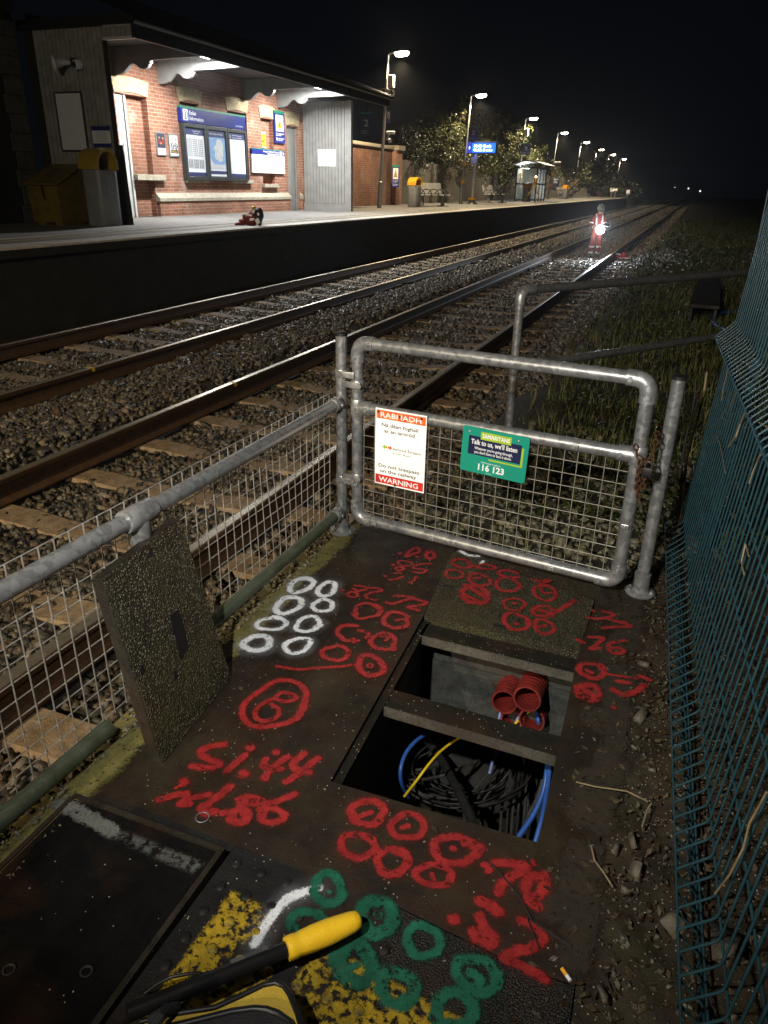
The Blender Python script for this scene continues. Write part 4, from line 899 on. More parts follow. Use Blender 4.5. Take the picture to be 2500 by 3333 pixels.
chain(b, [onGate(2085, 1500, .044), onGate(2078, 1540, .044), onGate(2072, 1580, .042), onGate(2078, 1622, .040)])
chain(b, [onGate(2112, 1505, .038), onGate(2128, 1470, .03), onGate(2135, 1430, .01), onGate(2140, 1405, -.03)])
chain(b, [onGate(2090, 1510, .042), onGate(2098, 1560, .034), onGate(2090, 1590, .034)])
tag(b.build('rusty_chain', MT['rust'], smooth=True), 'rusty chain looped round the latch side of the gate', 'chain')
pk = thing('padlock', 'dark padlock hanging in the rusty chain on the gate', 'padlock', onGate(2110, 1525, .05))
M = frameM(onGate(2108, 1535, .050), GU, (0, 0, 1)); MB().bbox((-.018, -.020, -.010), (.018, .016, .010), .005, M).build('body', MT['black'], pk, smooth=True)
MB().tube([M @ Vector((.012*math.cos(t), .016 + .02*math.sin(t), 0)) for t in np.linspace(0, PI, 10)], .0035, 8).build('shackle', MT['dgrey'], pk, smooth=True)

# ================================================================ signs on the gate
def plate(b, w, h, M, z0=0, z1=.002, x=0, y=0, r=0):
    if r:
        P = []
        for cx, cy, a in ((x+w-r, y+h-r, 0), (x+r, y+h-r, 90), (x+r, y+r, 180), (x+w-r, y+r, 270)):
            P += [(cx + r*math.cos(math.radians(a+t)), cy + r*math.sin(math.radians(a+t))) for t in (0, 22, 45, 67, 90)]
    else: P = [(x, y), (x+w, y), (x+w, y+h), (x, y+h)]
    n = len(P); b.add([M @ Vector((p[0], p[1], z1)) for p in P] + [M @ Vector((p[0], p[1], z0)) for p in P], [tuple(range(n)), tuple(range(n, 2*n))[::-1]] + [(i, n+i, n+(i+1) % n, (i+1) % n) for i in range(n)]); return b
BL, TL_, TR_ = onGate(1220, 1570, .034), onGate(1238, 1328, .034), onGate(1406, 1357, .034)
U = TR_ - TL_; V = TL_ - BL; V -= U*(V.dot(U)/U.dot(U)); w, h = U.length, V.length; M = frameM(BL, U, V)
ws = thing('warning_sign', 'chipped white trespass warning sign with red bands in Irish and English, on the gate', 'sign', BL)
plate(MB(), w, h, M, 0, .0015).build('plate', MT['chip_white'], ws)
plate(MB(), w*.965, h*.108, M, .0016, .0020, w*.0175, h*.872).build('band', MT['fade_red'], ws)
plate(MB(), w*.965, h*.115, M, .0016, .0020, w*.0175, h*.017).build('band', MT['worn_red'], ws)
b = MB(); text_into(b, 'RABHADH', M, w*.09, h*.893, h*.062, w*.80, bold=.018, z=.0022); b.build('heading', MT['white'], ws); b = MB(); text_into(b, 'WARNING', M, w*.09, h*.040, h*.066, w*.80, bold=.018, z=.0022); b.build('heading', MT['white'], ws)
b = MB()
for i_, (s, y, wd, x) in enumerate((('N\u00e1 d\u00e9an foghail', .775, .72, .12), ('ar an iarnr\u00f3d', .70, .60, .18), ('Do not trespass', .235, .82, .07), ('on the railway', .165, .74, .10))):
    text_into(b, s, M, w*x, h*y, h*.046, w*wd, z=.0018, bold=.018)
    if i_ % 2: b.build('lettering', MT['ink'], ws); b = MB()
text_into(b, 'Iarnr\u00f3d \u00c9ireann', M, w*.36, h*.49, h*.034, w*.55, z=.0018, bold=.012); text_into(b, 'Irish Rail', M, w*.36, h*.435, h*.026, w*.34, z=.0018)
b.build('lettering', MT['ink'], ws)
b = MB(); b.add([M @ Vector((w*x, h*y, .0019)) for x, y in ((.15, .51), (.20, .545), (.20, .525), (.25, .525), (.25, .495), (.20, .495), (.20, .475))], [range(7)]); b.build('logo', MT['lime'], ws)
b = MB(); b.add([M @ Vector((w*x, h*y, .0019)) for x, y in ((.26, .495), (.30, .495), (.30, .475), (.345, .51), (.30, .545), (.30, .525), (.26, .525))], [range(7)]); b.build('logo', MT['fade_red'], ws)
for x, y in ((.06, .955), (.90, .955), (.42, .022), (.48, .93)): b = MB(); b.ball(M @ Vector((w*x, h*y, .003)), .0055, 10, M.to_3x3().to_4x4(), (1, 1, .5)); b.build('bolt', MT['rust'], ws, smooth=True)
BL, TL_, TR_ = onGate(1497, 1526, .034), onGate(1516, 1383, .034), onGate(1733, 1427, .034)
U = TR_ - TL_; V = TL_ - BL; V -= U*(V.dot(U)/U.dot(U)); w, h = U.length, V.length; M = frameM(BL, U, V)
ss = thing('helpline_sign', 'teal helpline sign with rounded corners and a phone number, on the gate', 'sign', BL)
plate(MB(), w, h, M, 0, .0025, r=.010).build('plate', MT['teal'], ss)
plate(MB(), w*.80, h*.41, M, .0026, .0030, w*.10, h*.40).build('panel', MT['navy'], ss)
b = MB(); plate(b, w*.46, h*.17, M, .0031, .0035, w*.28, h*.76); plate(b, w*.03, h*.42, M, .0026, .0029, w*.905, h*.33); plate(b, w*.50, h*.035, M, .0026, .00285, w*.43, h*.33); b.build('accent', MT['lime'], ss)
b = MB(); text_into(b, 'SAMARITANS', M, w*.305, h*.805, h*.085, w*.41, bold=.025, z=.0037); text_into(b, "Talk to us, we'll listen", M, w*.14, h*.635, h*.105, w*.70, bold=.02, z=.0032)
text_into(b, "Whatever you're going through,", M, w*.20, h*.525, h*.062, w*.58, bold=.012, z=.0032); text_into(b, "you don't have to face it alone.", M, w*.20, h*.44, h*.062, w*.57, bold=.012, z=.0032)
b.build('lettering', MT['white'], ss); b = MB(); text_into(b, 'Call free day or night on', M, w*.32, h*.245, h*.04, w*.30, z=.0027); text_into(b, '116 123', M, w*.26, h*.085, h*.135, w*.40, bold=.03, z=.0027); text_into(b, 'samaritans.org', M, w*.40, h*.035, h*.016, w*.10, z=.0027)
b.build('lettering', MT['white'], ss)
for x, y in ((.10, .885), (.84, .885)): b = MB(); b.ball(M @ Vector((w*x, h*y, .003)), .0055, 10, M.to_3x3().to_4x4(), (1, 1, .5)); b.build('rivet', MT['cast'], ss, smooth=True)

# ================================================================ pipe railing behind the gate
A = Vector((-.82, 4.13, 0)); Bq = Vector((.46, 6.02, 0)); du = (Bq - A).normalized()
rl = thing('pipe_railing', 'older dull pipe railing with two bars behind the gate, ending at the fence', 'railing', (A.x, A.y, -.2))
e1 = A + du*.075 + Vector((0, 0, .94))
MB().cyl((A.x, A.y, -.25), (A.x, A.y, .87), PR, 20).build('post', MT['galv'], rl, smooth=True)
MB().cyl(e1, A + du*3.0 + Vector((0, 0, .94)), PR, 20).build('top_rail', MT['galv_dull'], rl, smooth=True)
MB().cyl(A + du*.03 + Vector((0, 0, .515)), A + du*3.0 + Vector((0, 0, .515)), PR, 20).build('lower_rail', MT['galv_dull'], rl, smooth=True)
MB().tube(bent([(A.x, A.y, .86), (A.x, A.y, .94), A + du*.09 + Vector((0, 0, .94))], .055), .030, 18).build('elbow_fitting', MT['galv'], rl, smooth=True)
b = MB(); fit(b, (A.x, A.y, .515), (0, 0, 1), .030, .04); b.tube([A + Vector((0, 0, .515)), A + du*.10 + Vector((0, 0, .515))], .029, 16); b.build('tee_fitting', MT['galv_dull'], rl, smooth=True)

# ================================================================ green mesh fence on the right
FD = Vector((.0508, -.9987, 0)); FO = Vector((.9987, .0508, 0)); F0 = Vector((.150, 3.2, 0))
gf = thing('mesh_fence', 'dark green welded wire fence panel with folded ribs along the right edge', 'fence', F0)
prof = [(-.02, 0), (.045, 0), (.10, -.062), (.165, 0), (.40, 0), (.64, 0), (.865, 0), (.925, -.062), (.99, 0), (1.25, 0), (1.50, 0), (1.70, 0), (1.76, -.062), (1.82, 0), (1.95, 0)]
def fp(s, z, o): return F0 + FD*s + FO*(o + .062*z) + Vector((0, 0, z))
pz = np.array([p[0] for p in prof]); po = np.array([p[1] for p in prof])
b = MB()
for s in np.arange(0, 3.7, .05):
    b.tube(bent([fp(s, z, o) for z, o in prof if z in (-.02, .045, .10, .165, .865, .925, .99, 1.70, 1.76, 1.82, 1.95)], .012, 3), .0029, 6)
b.build('vertical_wires', MT['gmesh'], gf, smooth=True, angle=80)
b = MB()
for z in (.02, .045, .10, .165, .33, .50, .67, .865, .925, .99, 1.17, 1.35, 1.53, 1.70, 1.76, 1.82):
    o = float(np.interp(z, pz, po)); b.tube([fp(s, z, o + .0055) for s in (0, 1.2, 2.4, 3.7)], .0030, 6)
b.build('horizontal_wires', MT['gmesh'], gf, smooth=True, angle=80)
b = MB(); M = frameM(F0 + FO*.13 - FD*.06, FD, (.055, 0, 1)); b.box((-.02, -.3, -.02), (.02, 1.95, .02), M); b.build('fence_post', MT['gmesh'], gf)
# second panel beyond, turning away
gf2 = thing('mesh_fence', 'dark green wire fence panel turning away beyond the first fence post', 'fence', F0 + Vector((.05, .05, 0)))
b = MB(); D2 = Vector((.62, .78, 0)).normalized()
for s in np.arange(.05, 2.6, .05): p = F0 + D2*s + FO*.05; b.tube([p + Vector((0, 0, -.1)), p + Vector((0, 0, 1.95))], .003, 5)
for z in (.1, .5, .9, 1.3, 1.75): b.tube([F0 + FO*.05 + Vector((0, 0, z)), F0 + D2*2.6 + FO*.05 + Vector((0, 0, z))], .003, 5)
b.build('wires', MT['gmesh'], gf2)
# dried bindweed on the fence
def onF(px, py, off=-.012):
    v = Vector(ray((px, py))); n_ = (FO - Vector((0, 0, .062))).normalized(); P0 = F0 + FO*off; k = (P0 - Vector(CAM)).dot(n_) / v.dot(n_); return Vector(CAM) + v*k
for pts, r, lab in (([(2375, 1455), (2400, 1420), (2410, 1380), (2428, 1345), (2470, 1375), (2520, 1400)], .0028, 'broken pale stalk bent over the upper fence fold'), ([(2442, 1575), (2450, 1540), (2470, 1490), (2490, 1465)], .0018, 'dry tendril hanging below the upper fence fold'),
                    ([(2352, 1305), (2358, 1260), (2368, 1215), (2372, 1180)], .0014, 'dry tendril high on the far end of the fence'), ([(2500, 2580), (2478, 2620), (2440, 2680), (2420, 2760), (2380, 2850), (2330, 2910)], .0022, 'pale dead bindweed stem twisting across the fence wires'),
                    ([(2425, 1870), (2415, 1830), (2428, 1770), (2440, 1810)], .0018, 'knot of dry tendrils on the fence middle'), ([(2335, 1420), (2345, 1450), (2355, 1500), (2365, 1540)], .0013, 'thin dry tendril running down the fence wires')):
    b = MB(); b.tube([onF(*p) + Vector((RNG.uniform(-.004, .0), 0, 0)) for p in pts], r, 6); tag(b.build('bindweed', MT['straw'], smooth=True), lab, 'bindweed')
for (xa, ya), (xb, yb), r, lab in (((2298, 1210), (2188, 1770), .006, 'tall dead stalk with peeling bark between latch post and fence'), ((2262, 1235), (2195, 1730), .005, 'dark dead stalk left of the peeling one')):
    p, q = gy(xb, yb, 3.15), gy(xa, ya, 3.30); b = MB(); b.tube([p.lerp(q, t) + Vector((.008*math.sin(9*t), 0, 0)) for t in np.linspace(0, 1, 9)], r, 7, r_list=[r*(1.3 - .6*t) for t in np.linspace(0, 1, 9)])
    tag(b.build('dead_stalk', MT['straw'] if r > .0055 else MT['dark_twig'], smooth=True), lab, 'stalk')
# concrete cable trough beyond, blue hose
ct = thing('cable_trough', 'low concrete cable trough running away through the dark grass', 'cable trough', (-.1, 6.6, 0))
b = MB(); A = gz(2235, 1065, -.05); Bq = gz(2290, 870, .1); d = (Bq - A); d.z = 0; d.normalize(); n_ = Vector((d.y, -d.x, 0)); M = frameM(A + Vector((0, 0, .1)), n_, (0, 0, 1))
b.box((0, -.2, -3.5), (.03, .12, 0), M); b.box((.27, -.2, -3.5), (.30, .12, 0), M); b.build('side_wall', MT['lid_edge'], ct); MB().box((-.02, .121, -3.5), (.32, .16, -.1), M).build('cover', MT['lid_edge'], ct)
b = MB(); b.tube([gz(x, y, .06) for x, y in ((2365, 1075), (2335, 1062), (2318, 1040), (2318, 1028), (2345, 1018), (2400, 1012))], .022, 10); tag(b.build('blue_hose', MT['cable_blue'], smooth=True), 'blue hose end curling out of the dark grass beside the fence', 'hose')

# ================================================================ digging bar and tool bag at the bottom edge
def k6(x, y, z): return gz(500 + x*.7233, 2800 + y*.7233, z)
tl = thing('hand_tool', 'long black tool with a fat yellow grip lying over the tool bag', 'tool', k6(760, 335, .05))
a, c = k6(596, 402, .062), k6(930, 262, .050); d = c - a; P = [a + d*t for t in (0, .01, .04, .10, .14, .2, .35, .55, .75, .88, .95, .985, 1.0)]
b = MB(); b.tube(P, .02, 28, r_list=[.015, .0225, .0235, .0238, .0222, .0232, .0250, .0248, .0225, .0205, .0185, .0140, .004]); b.build('grip', MT['handle'], tl, smooth=True, angle=60)
e = k6(-120, 690, .10); b = MB(); b.tube([a + d*.02, a.lerp(e, .3), a.lerp(e, .7), e], .0155, 16); b.build('shaft', MT['rubber'], tl, smooth=True)
b = MB(); M = frameM(a.lerp(e, .12), e - a, (0, 0, 1)); b.box((0, .012, .004), (.075, .0165, .012), M); b.build('shaft_label', MT['galv_dull'], tl)
bg_ = thing('tool_bag', 'yellow and black fabric tool bag at the bottom edge of the picture', 'bag', k6(450, 700, 0))
ol = [(-60, 735), (40, 690), (270, 655), (400, 600), (490, 556), (545, 545), (590, 560), (620, 600), (650, 680), (690, 800), (640, 1000), (300, 1150), (-100, 1000)]
top = [k6(x, y, .115) for x, y in ol]; ctr = sum(top, Vector()) / len(top); base = [ctr + (p - ctr)*1.10 for p in top]
b = MB(); rings = [[Vector((p.x, p.y, z)) for p in [ctr + (q - ctr)*s for q in top]] for z, s in ((.0, 1.12), (.05, 1.17), (.09, 1.12), (.110, 1.02))]; n = len(ol)
b.add([v for r_ in rings for v in r_], [(i*n+k, i*n+(k+1) % n, (i+1)*n+(k+1) % n, (i+1)*n+k) for i in range(3) for k in range(n)] + [tuple(range(3*n, 4*n))]); b.build('body', MT['bag_black'], bg_, smooth=True, angle=70)
yl = [(-40, 735), (60, 705), (280, 672), (405, 615), (495, 570), (545, 560), (578, 572), (605, 612), (640, 700), (670, 800), (560, 800), (-40, 800)]
b = MB(); b.add([k6(x, y, .118) for x, y in yl] + [k6(x, y, .108) for x, y in yl], [tuple(range(12))] + [(i, 12+i, 12+(i+1) % 12, (i+1) % 12) for i in range(12)]); b.build('top_panel', MT['bag_yellow'], bg_)
b = MB(); b.tube([k6(x, y, .118) for x, y in [(-60, 728), (50, 698), (275, 664), (402, 607), (492, 562), (547, 551), (586, 566), (614, 606), (648, 690), (680, 800)]], .0052, 10); b.build('piping', MT['rubber'], bg_, smooth=True)
pk_ = [(40, 760), (220, 715), (350, 682), (450, 668), (510, 672), (560, 690), (610, 725), (650, 800), (300, 1000), (0, 900)]
b = MB(); b.add([k6(x, y, .128) for x, y in pk_] + [k6(x, y, .112) for x, y in [(x, y - 4) for x, y in pk_]], [tuple(range(10))] + [(i, 10+i, 10+(i+1) % 10, (i+1) % 10) for i in range(10)]); b.build('pocket', MT['bag_black'], bg_)
b = MB(); b.tube([k6(x, y, .127) for x, y in [(20, 765)] + pk_[1:8]], .0062, 10); b.build('pocket_piping', MT['rubber'], bg_, smooth=True)
b = MB(); b.tube([k6(x, y, z) for x, y, z in ((-10, 720, .13), (40, 690, .15), (75, 668, .14), (100, 664, .12))], .010, 8); b.tube([k6(x, y, z) for x, y, z in ((60, 668, .135), (30, 705, .15), (0, 745, .14))], .010, 8); b.build('strap', MT['bag_black'], bg_, smooth=True)
b = MB(); b.tube([k6(x, y, z) for x, y, z in ((-40, 600, .02), (20, 555, .03), (80, 525, .04), (160, 510, .04), (230, 512, .05))], .0035, 8); tag(b.build('black_lead', MT['rubber'], smooth=True), 'thin black lead curling beside the tool shaft', 'lead')
# ================================================================ platform
pf = thing('platform', '', '', (-9, 40, 0)); 
for k_ in ('label', 'category'):
    if k_ in pf: del pf[k_]
pf['kind'] = 'structure'
b = MB(); b.box((-32, -8, -.9), (-8.25, 97, ZP)); b.build('surface', MT['plat'], pf)
b = MB(); b.box((-8.249, -8, -.9), (-7.86, 97, ZP - .13)); b.box((-8.249, -8, ZP - .1299), (-7.79, 97, ZP - .032)); b.build('face_wall', MT['platwall'], pf)  # coping front is dark as well, its shade put into the colour
b = MB()
for i in range(115): b.bbox((-8.249, -8 + i*.913, ZP - .0318), (-7.795, -8 + i*.913 + .907, ZP + RNG.uniform(-.003, .003)), .006)
b.build('coping', MT['coping'], pf)
b = MB(); b.box((-8.62, -8, ZP), (-8.54, 97, ZP + .004)); b.build('safety_line', MT['yline'], pf)
b = MB()
for i in range(900):
    y = -2 + i*.055
    for x in (-8.99, -8.93): b.box((x - .017, y, ZP), (x + .017, y + .030, ZP + .006))
b.build('tactile_strip', MT['coping'], pf)
b = MB(); b.add([(-13, 97, ZP), (-7.9, 97, ZP), (-7.9, 103, -.4), (-13, 103, -.4), (-13, 97, -.9), (-7.9, 97, -.9), (-7.9, 103, -.9), (-13, 103, -.9)], [(0,1,2,3), (1,5,6,2), (0,4,7,3), (3,7,6,2)]); b.build('end_ramp', MT['plat'], pf)

# ================================================================ station building
bd = thing('station_building', 'red brick station building with a bracketed canopy over the platform', 'station building', (-12, 17.5, ZP))
XW = -12.0
def wy(px, py): return gx(px, py, XW)
ops = []   # (y0,y1,z0,z1,depth,infill)
y0 = wy(372, 300).y; y1 = wy(476, 320).y; ops.append(('door1', y0, y1, ZP, 3.16, .16))
ops.append(('win', wy(590, 400).y, wy(655, 400).y, 1.52, 3.20, .12)); ops.append(('win', wy(742, 400).y, wy(803, 400).y, 1.52, 3.18, .12)); ops.append(('win', wy(849, 420).y, wy(889, 420).y, 1.42, 3.14, .14))
ops.append(('door2', wy(935, 500).y, wy(972, 500).y, ZP, 3.05, .16))
ys = sorted({12.34, 25.4} | {o[1] for o in ops} | {o[2] for o in ops}); zs = sorted({ZP - .3, 4.2} | {o[3] for o in ops} | {o[4] for o in ops})
b = MB()
for a, c in zip(ys[:-1], ys[1:]):
    for e, f in zip(zs[:-1], zs[1:]):
        if any(o[1] <= (a+c)/2 <= o[2] and o[3] <= (e+f)/2 <= o[4] for o in ops): continue
        b.quad((XW, a, e), (XW, c, e), (XW, c, f), (XW, a, f))
for _, a, c, e, f, d in ops:
    b.quad((XW, a, e), (XW, a, f), (XW-d, a, f), (XW-d, a, e)); b.quad((XW, c, e), (XW, c, f), (XW-d, c, f), (XW-d, c, e)); b.quad((XW, a, f), (XW, c, f), (XW-d, c, f), (XW-d, a, f)); b.quad((XW, a, e), (XW, c, e), (XW-d, c, e), (XW-d, a, e))
    b.quad((XW-d, a, e), (XW-d, c, e), (XW-d, c, f), (XW-d, a, f))
b.quad((XW, 25.4, ZP-.3), (XW-8, 25.4, ZP-.3), (XW-8, 25.4, 4.2), (XW, 25.4, 4.2)); wall = b.build('wall', MT['brick'], bd)
# plinth and sloping string course
zp = wy(700, 652).z; zc = wy(700, 630).z; b = MB(); c_ = MB()
for a, c in ((ops[0][2] + .02, ops[4][1] - .03), (ops[4][2] + .03, 22.95)):
    b.box((XW, a, ZP - .02), (XW + .09, c, zp)); c_.prism([(XW + .001, zp), (XW + .115, zp), (XW + .115, zp + .07), (XW + .001, zc + .02)], (0, a - .02, 0), (1, 0, 0), (0, 0, 1), (0, c - a + .04, 0))
b.build('plinth', MT['brick'], bd); c_.build('string_course', MT['stone'], bd)
# lintels, sills
for nm, a, c, e, f, d in ops:
    hgt = .29 if nm != 'door2' else .34; b = MB(); n = max(5, int((c - a + .3) / .085)); m_ = (a + c)/2; hw = (c - a)/2
    for i in range(n):
        t0, t1 = -1 + 2*i/n, -1 + 2*(i+1)/n - .006; sag = lambda t: -.05*t*t
        q = [(m_ + t0*(hw+.02), f + .05 + sag(t0)), (m_ + t1*(hw+.02), f + .05 + sag(t1)), (m_ + t1*(hw+.11), f + .05 + hgt + sag(t1)), (m_ + t0*(hw+.11), f + .05 + hgt + sag(t0))]
        b.prism(q, (XW + .002, 0, 0), (0, 1, 0), (0, 0, 1), (.02, 0, 0))
    b.build('lintel', MT['lintel'], bd)
    if nm == 'win':
        b = MB(); b.bbox((XW - .1, a - .08, e - .10), (XW + .10, c + .08, e - .005), .008); b.build('sill', MT['stone'], bd)
b = MB(); b.bbox((XW - .1, ops[0][1] + .35, 1.45), (XW + .10, ops[0][2] + .33, 1.57), .008); b.build('sill', MT['stone'], bd)
# doors
nm, a, c, e, f, d = ops[0]
dr = MB(); dr.box((XW - .10, a + .02, ZP), (XW - .06, a + .34, f - .02)); dr = dr.build('door', MT['trim'], bd)
b = MB(); b.box((XW - .06, a + .30, ZP), (XW - .02, a + .36, f - .02)); b.box((XW - .055, a + .04, ZP), (XW - .045, a + .10, f - .1)); b.box((XW - .055, a + .17, ZP), (XW - .045, a + .22, f - .1)); b.build('door_frame', MT['trim'], dr)
nm, a, c, e, f, d = ops[4]
b = MB(); n = int((c - a - .08) / .085)
for i in range(n): b.box((XW - .13, a + .04 + i*.085, ZP), (XW - .11, a + .04 + i*.085 + .078, f - .03))
b.box((XW - .14, a + .03, ZP), (XW - .131, c - .03, f - .02)); dr = b.build('door', MT['grey_wood'], bd)
b = MB(); b.box((XW - .12, a, ZP), (XW - .07, a + .04, f)); b.box((XW - .12, c - .04, ZP), (XW - .07, c, f)); b.box((XW - .12, a, f - .04), (XW - .07, c, f)); b.build('door_frame', MT['grey_wood'], dr)
# canopy
cn = MB(); cn.box((XW, 12.25, 3.99), (-9.56, 24.3, 4.03)); cn = cn.build('canopy', MT['soffit'], bd)
b = MB(); b.box((-9.555, 12.2, 3.69), (-9.50, 24.3, 3.95)); b.box((XW, 24.26, 3.72), (-9.555, 24.3, 3.985)); b.box((XW - .1, 12.19, 3.905), (-9.50, 12.245, 4.06)); b.build('fascia', MT['fascia'], cn)  # black strip on the near gable is added to cover the canopy's lit edge
b = MB(); b.tube([(-9.44, 12.1, 3.94), (-9.44, 24.4, 3.93)], .06, 12); b.build('gutter', MT['fascia'], cn, smooth=True)
b = MB(); b.add([(-9.42, 12.1, 4.0), (-9.42, 24.4, 4.0), (-14.5, 24.4, 5.7), (-14.5, 12.1, 5.7)], [(0,1,2,3)]); b.build('roof', MT['slate'], bd)
bp = [(-12, 3.48), (-11.84, 3.485), (-11.72, 3.52), (-11.62, 3.60), (-11.53, 3.665), (-11.45, 3.675), (-11.38, 3.64), (-11.31, 3.585), (-11.22, 3.565), (-11.13, 3.58), (-11.075, 3.625), (-11.06, 3.66), (-11.03, 3.665), (-11.03, 3.72), (-9.56, 3.76), (-9.56, 3.985), (-12, 3.985)]
for y in (14.58, 16.10, 19.73, 21.66):
    b = MB(); b.prism(bp, (0, y, 0), (1, 0, 0), (0, 0, 1), (0, .09, 0)); br = b.build('bracket', MT['trim_dk'], bd)
# end screens
def boards(b, x0, x1, y, z0, z1, step=.105, th=.02):
    n = int(round((x1 - x0) / step)); s = (x1 - x0) / n
    for i in range(n): b.box((x0 + i*s + .005, y - th, z0), (x0 + (i+1)*s - .005, y, z1 + 0))
    k_ = MB(); k_.box((x0, y + .0005, z0), (x1, y + .03, z1)); return k_
YN = 12.3
b = MB(); k1 = boards(b, -11.83, -10.27, YN, ZP, 3.93); k2 = boards(b, -10.27, -9.52, YN, 3.735, 3.90); k1.add(k2.v, k2.f); sn = b.build('end_screen', MT['grey_wood_dk'], bd); k1.build('backing', MT['soffit'], sn)
b = MB(); b.box((-10.268, YN - .03, ZP), (-10.19, YN + .02, 3.73)); b.prism([(-10.189, ZP), (-10.05, ZP), (-10.10, 2.04), (-10.189, 2.04)], (0, YN - .02, 0), (1, 0, 0), (0, 0, 1), (0, .03, 0)); b.build('corner_post', MT['platwall'], sn)  # lower dark wedge stands in for the litter bin's shadow
b = MB(); b.box((-12.02, YN - .05, ZP), (-11.832, YN + .035, 3.97)); b.build('dark_filler', MT['platwall'], sn)  # dark filler added to block the lamp-lit brick left of the screen
b = MB(); b.box((-10.24, YN - .05, 3.690), (-9.53, YN + .01, 3.733)); b.build('edge_strip', MT['trim'], sn)
YF = 23.0
b = MB(); k1 = boards(b, -11.86, -10.33, YF, ZP + .22, 3.74, .11); sf = b.build('end_screen', MT['grey_wood'], bd); k1.build('backing', MT['soffit'], sf)
b = MB(); b.box((-11.87, YF - .035, ZP), (-10.42, YF + .02, ZP + .215)); b.build('skirting_board', MT['grey_wood'], sf)
b = MB(); b.box((-10.328, YF - .06, ZP), (-10.20, YF + .08, 3.76)); b.box((-10.42, YF - .045, ZP), (-10.331, YF - .021, 3.74)); b.build('corner_post', MT['grey_wood'], sf)
# dark main block at the left with quoins
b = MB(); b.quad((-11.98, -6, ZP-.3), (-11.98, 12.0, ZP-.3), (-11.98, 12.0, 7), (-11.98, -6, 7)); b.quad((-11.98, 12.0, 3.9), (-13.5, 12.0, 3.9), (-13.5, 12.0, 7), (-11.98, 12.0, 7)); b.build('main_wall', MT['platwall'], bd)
b = MB()
for i in range(11):
    z = ZP + i*.31; wd = .40 if i % 2 else .46; b.bbox((-11.979, 11.98 - wd, z + .006), (-11.955, 12.0, z + .304), .006)
b.build('quoin', MT['stone_dk'], bd)
b = MB(); b.box((-12.4, -6, 4.05), (-11.5, 11.6, 4.25)); b.build('eaves', MT['slate'], bd)
# flaking corner beyond the far screen
b = MB()
for i in range(22):
    z = 1.0 + i*.10; b.box((XW + .002, 25.05 + RNG.uniform(-.05, .1), z), (XW + .006, 25.38, z + RNG.uniform(.04, .10)))
b.build('flaking_paint', MT['chip_white'], bd)
b = MB(); b.box((XW, 24.0, ZP), (XW + .10, 25.5, zp)); b.build('plinth', MT['brick_dark'], bd)
b = MB(); b.prism([(XW, zp), (XW + .12, zp), (XW + .12, zp + .07), (XW, zc)], (0, 24, 0), (1, 0, 0), (0, 0, 1), (0, 1.5, 0)); b.build('string_course', MT['stone'], bd)

# tube lamps under the canopy
for (px, py, X, lab) in ((628, 178, -10.45, 'nearer of the two glowing tube lamps under the canopy'), (1012, 290, -10.45, 'farther of the two glowing tube lamps under the canopy')):
    p = gx(px, py, X); p.z = 3.93; tbl = thing('tube_lamp', lab, 'lamp', p, 'tube lamps under the canopy')
    b = MB(); b.bbox((p.x - .06, p.y - .62, 3.955), (p.x + .06, p.y + .62, 3.988), .006); b.build('housing', MT['trim'], tbl)
    b = MB(); b.tube([(p.x, p.y - .6, 3.922), (p.x, p.y + .6, 3.922)], .034, 12); b.build('diffuser', MT['tubeglow'], tbl, smooth=True)
    lamp('tube_light', 'AREA', (0, 0, -.05), 400, (.95, .97, .98), parent=tbl, shape='RECTANGLE', size=.12, size_y=1.2, spread=PI)

# ---------------------------------------------------------------- boards and signs on the wall (plane X = XW)
def wallsign(name, lab, cat, tl_, br_, off=.03, X=XW, group=None):
    """frame on the wall plane: x to the right along +Y, y up, z towards the track"""
    A, B = gx(*tl_, X + off), gx(*br_, X + off)
    y0, y1, z1, z0 = A.y, B.y, A.z, B.z
    M = frameM(Vector((X + off, y0, z0)), (0, 1, 0), (0, 0, 1)); return thing(name, lab, cat, Vector((X + off, y0, z0)), group), M, y1 - y0, z1 - z0
ib, M, w, h = wallsign('information_board', 'wide black framed information board with three posters under a blue header', 'information board', (590, 342), (806, 590), .10)
h1 = h*.20; b = MB(); b.box((-.03, 0, -.09), (w + .03, h*.775, 0), M); b.build('case', MT['dgrey'], ib)
hd = MB(); hd.box((-.06, h*.785, -.09), (w + .02, h - .05, .015), M); hd = hd.build('header', MT['blue'], ib)
b = MB(); b.box((-.06, h - .049, -.09), (w + .02, h - .005, .016), M); b.build('stripe', MT['green'], hd)
b = MB(); plate(b, .20, .24, M, .0155, .018, .02, h*.785 + .04, .03); b.build('symbol', MT['white'], hd)
b = MB(); text_into(b, 'i', M, .095, h*.785 + .08, .15, z=.0195, bold=.05); b.tube([M @ Vector((.12 + .075*math.cos(t), h*.785 + .16 + .095*math.sin(t), .019)) for t in np.linspace(0, 2*PI, 25)], .008, 6); b.build('symbol', MT['ink'], hd)
b = MB(); text_into(b, 'Eolas', M, .27, h*.785 + .175, .085, .28, bold=.015, z=.017); text_into(b, 'Information', M, .27, h*.785 + .055, .085, .58, bold=.015, z=.017); text_into(b, 'Iarnr\u00f3d \u00c9ireann', M, w - .48, h*.785 + .05, .045, .36, z=.017); b.build('lettering', MT['white'], hd)
pw = (w + .06) / 3
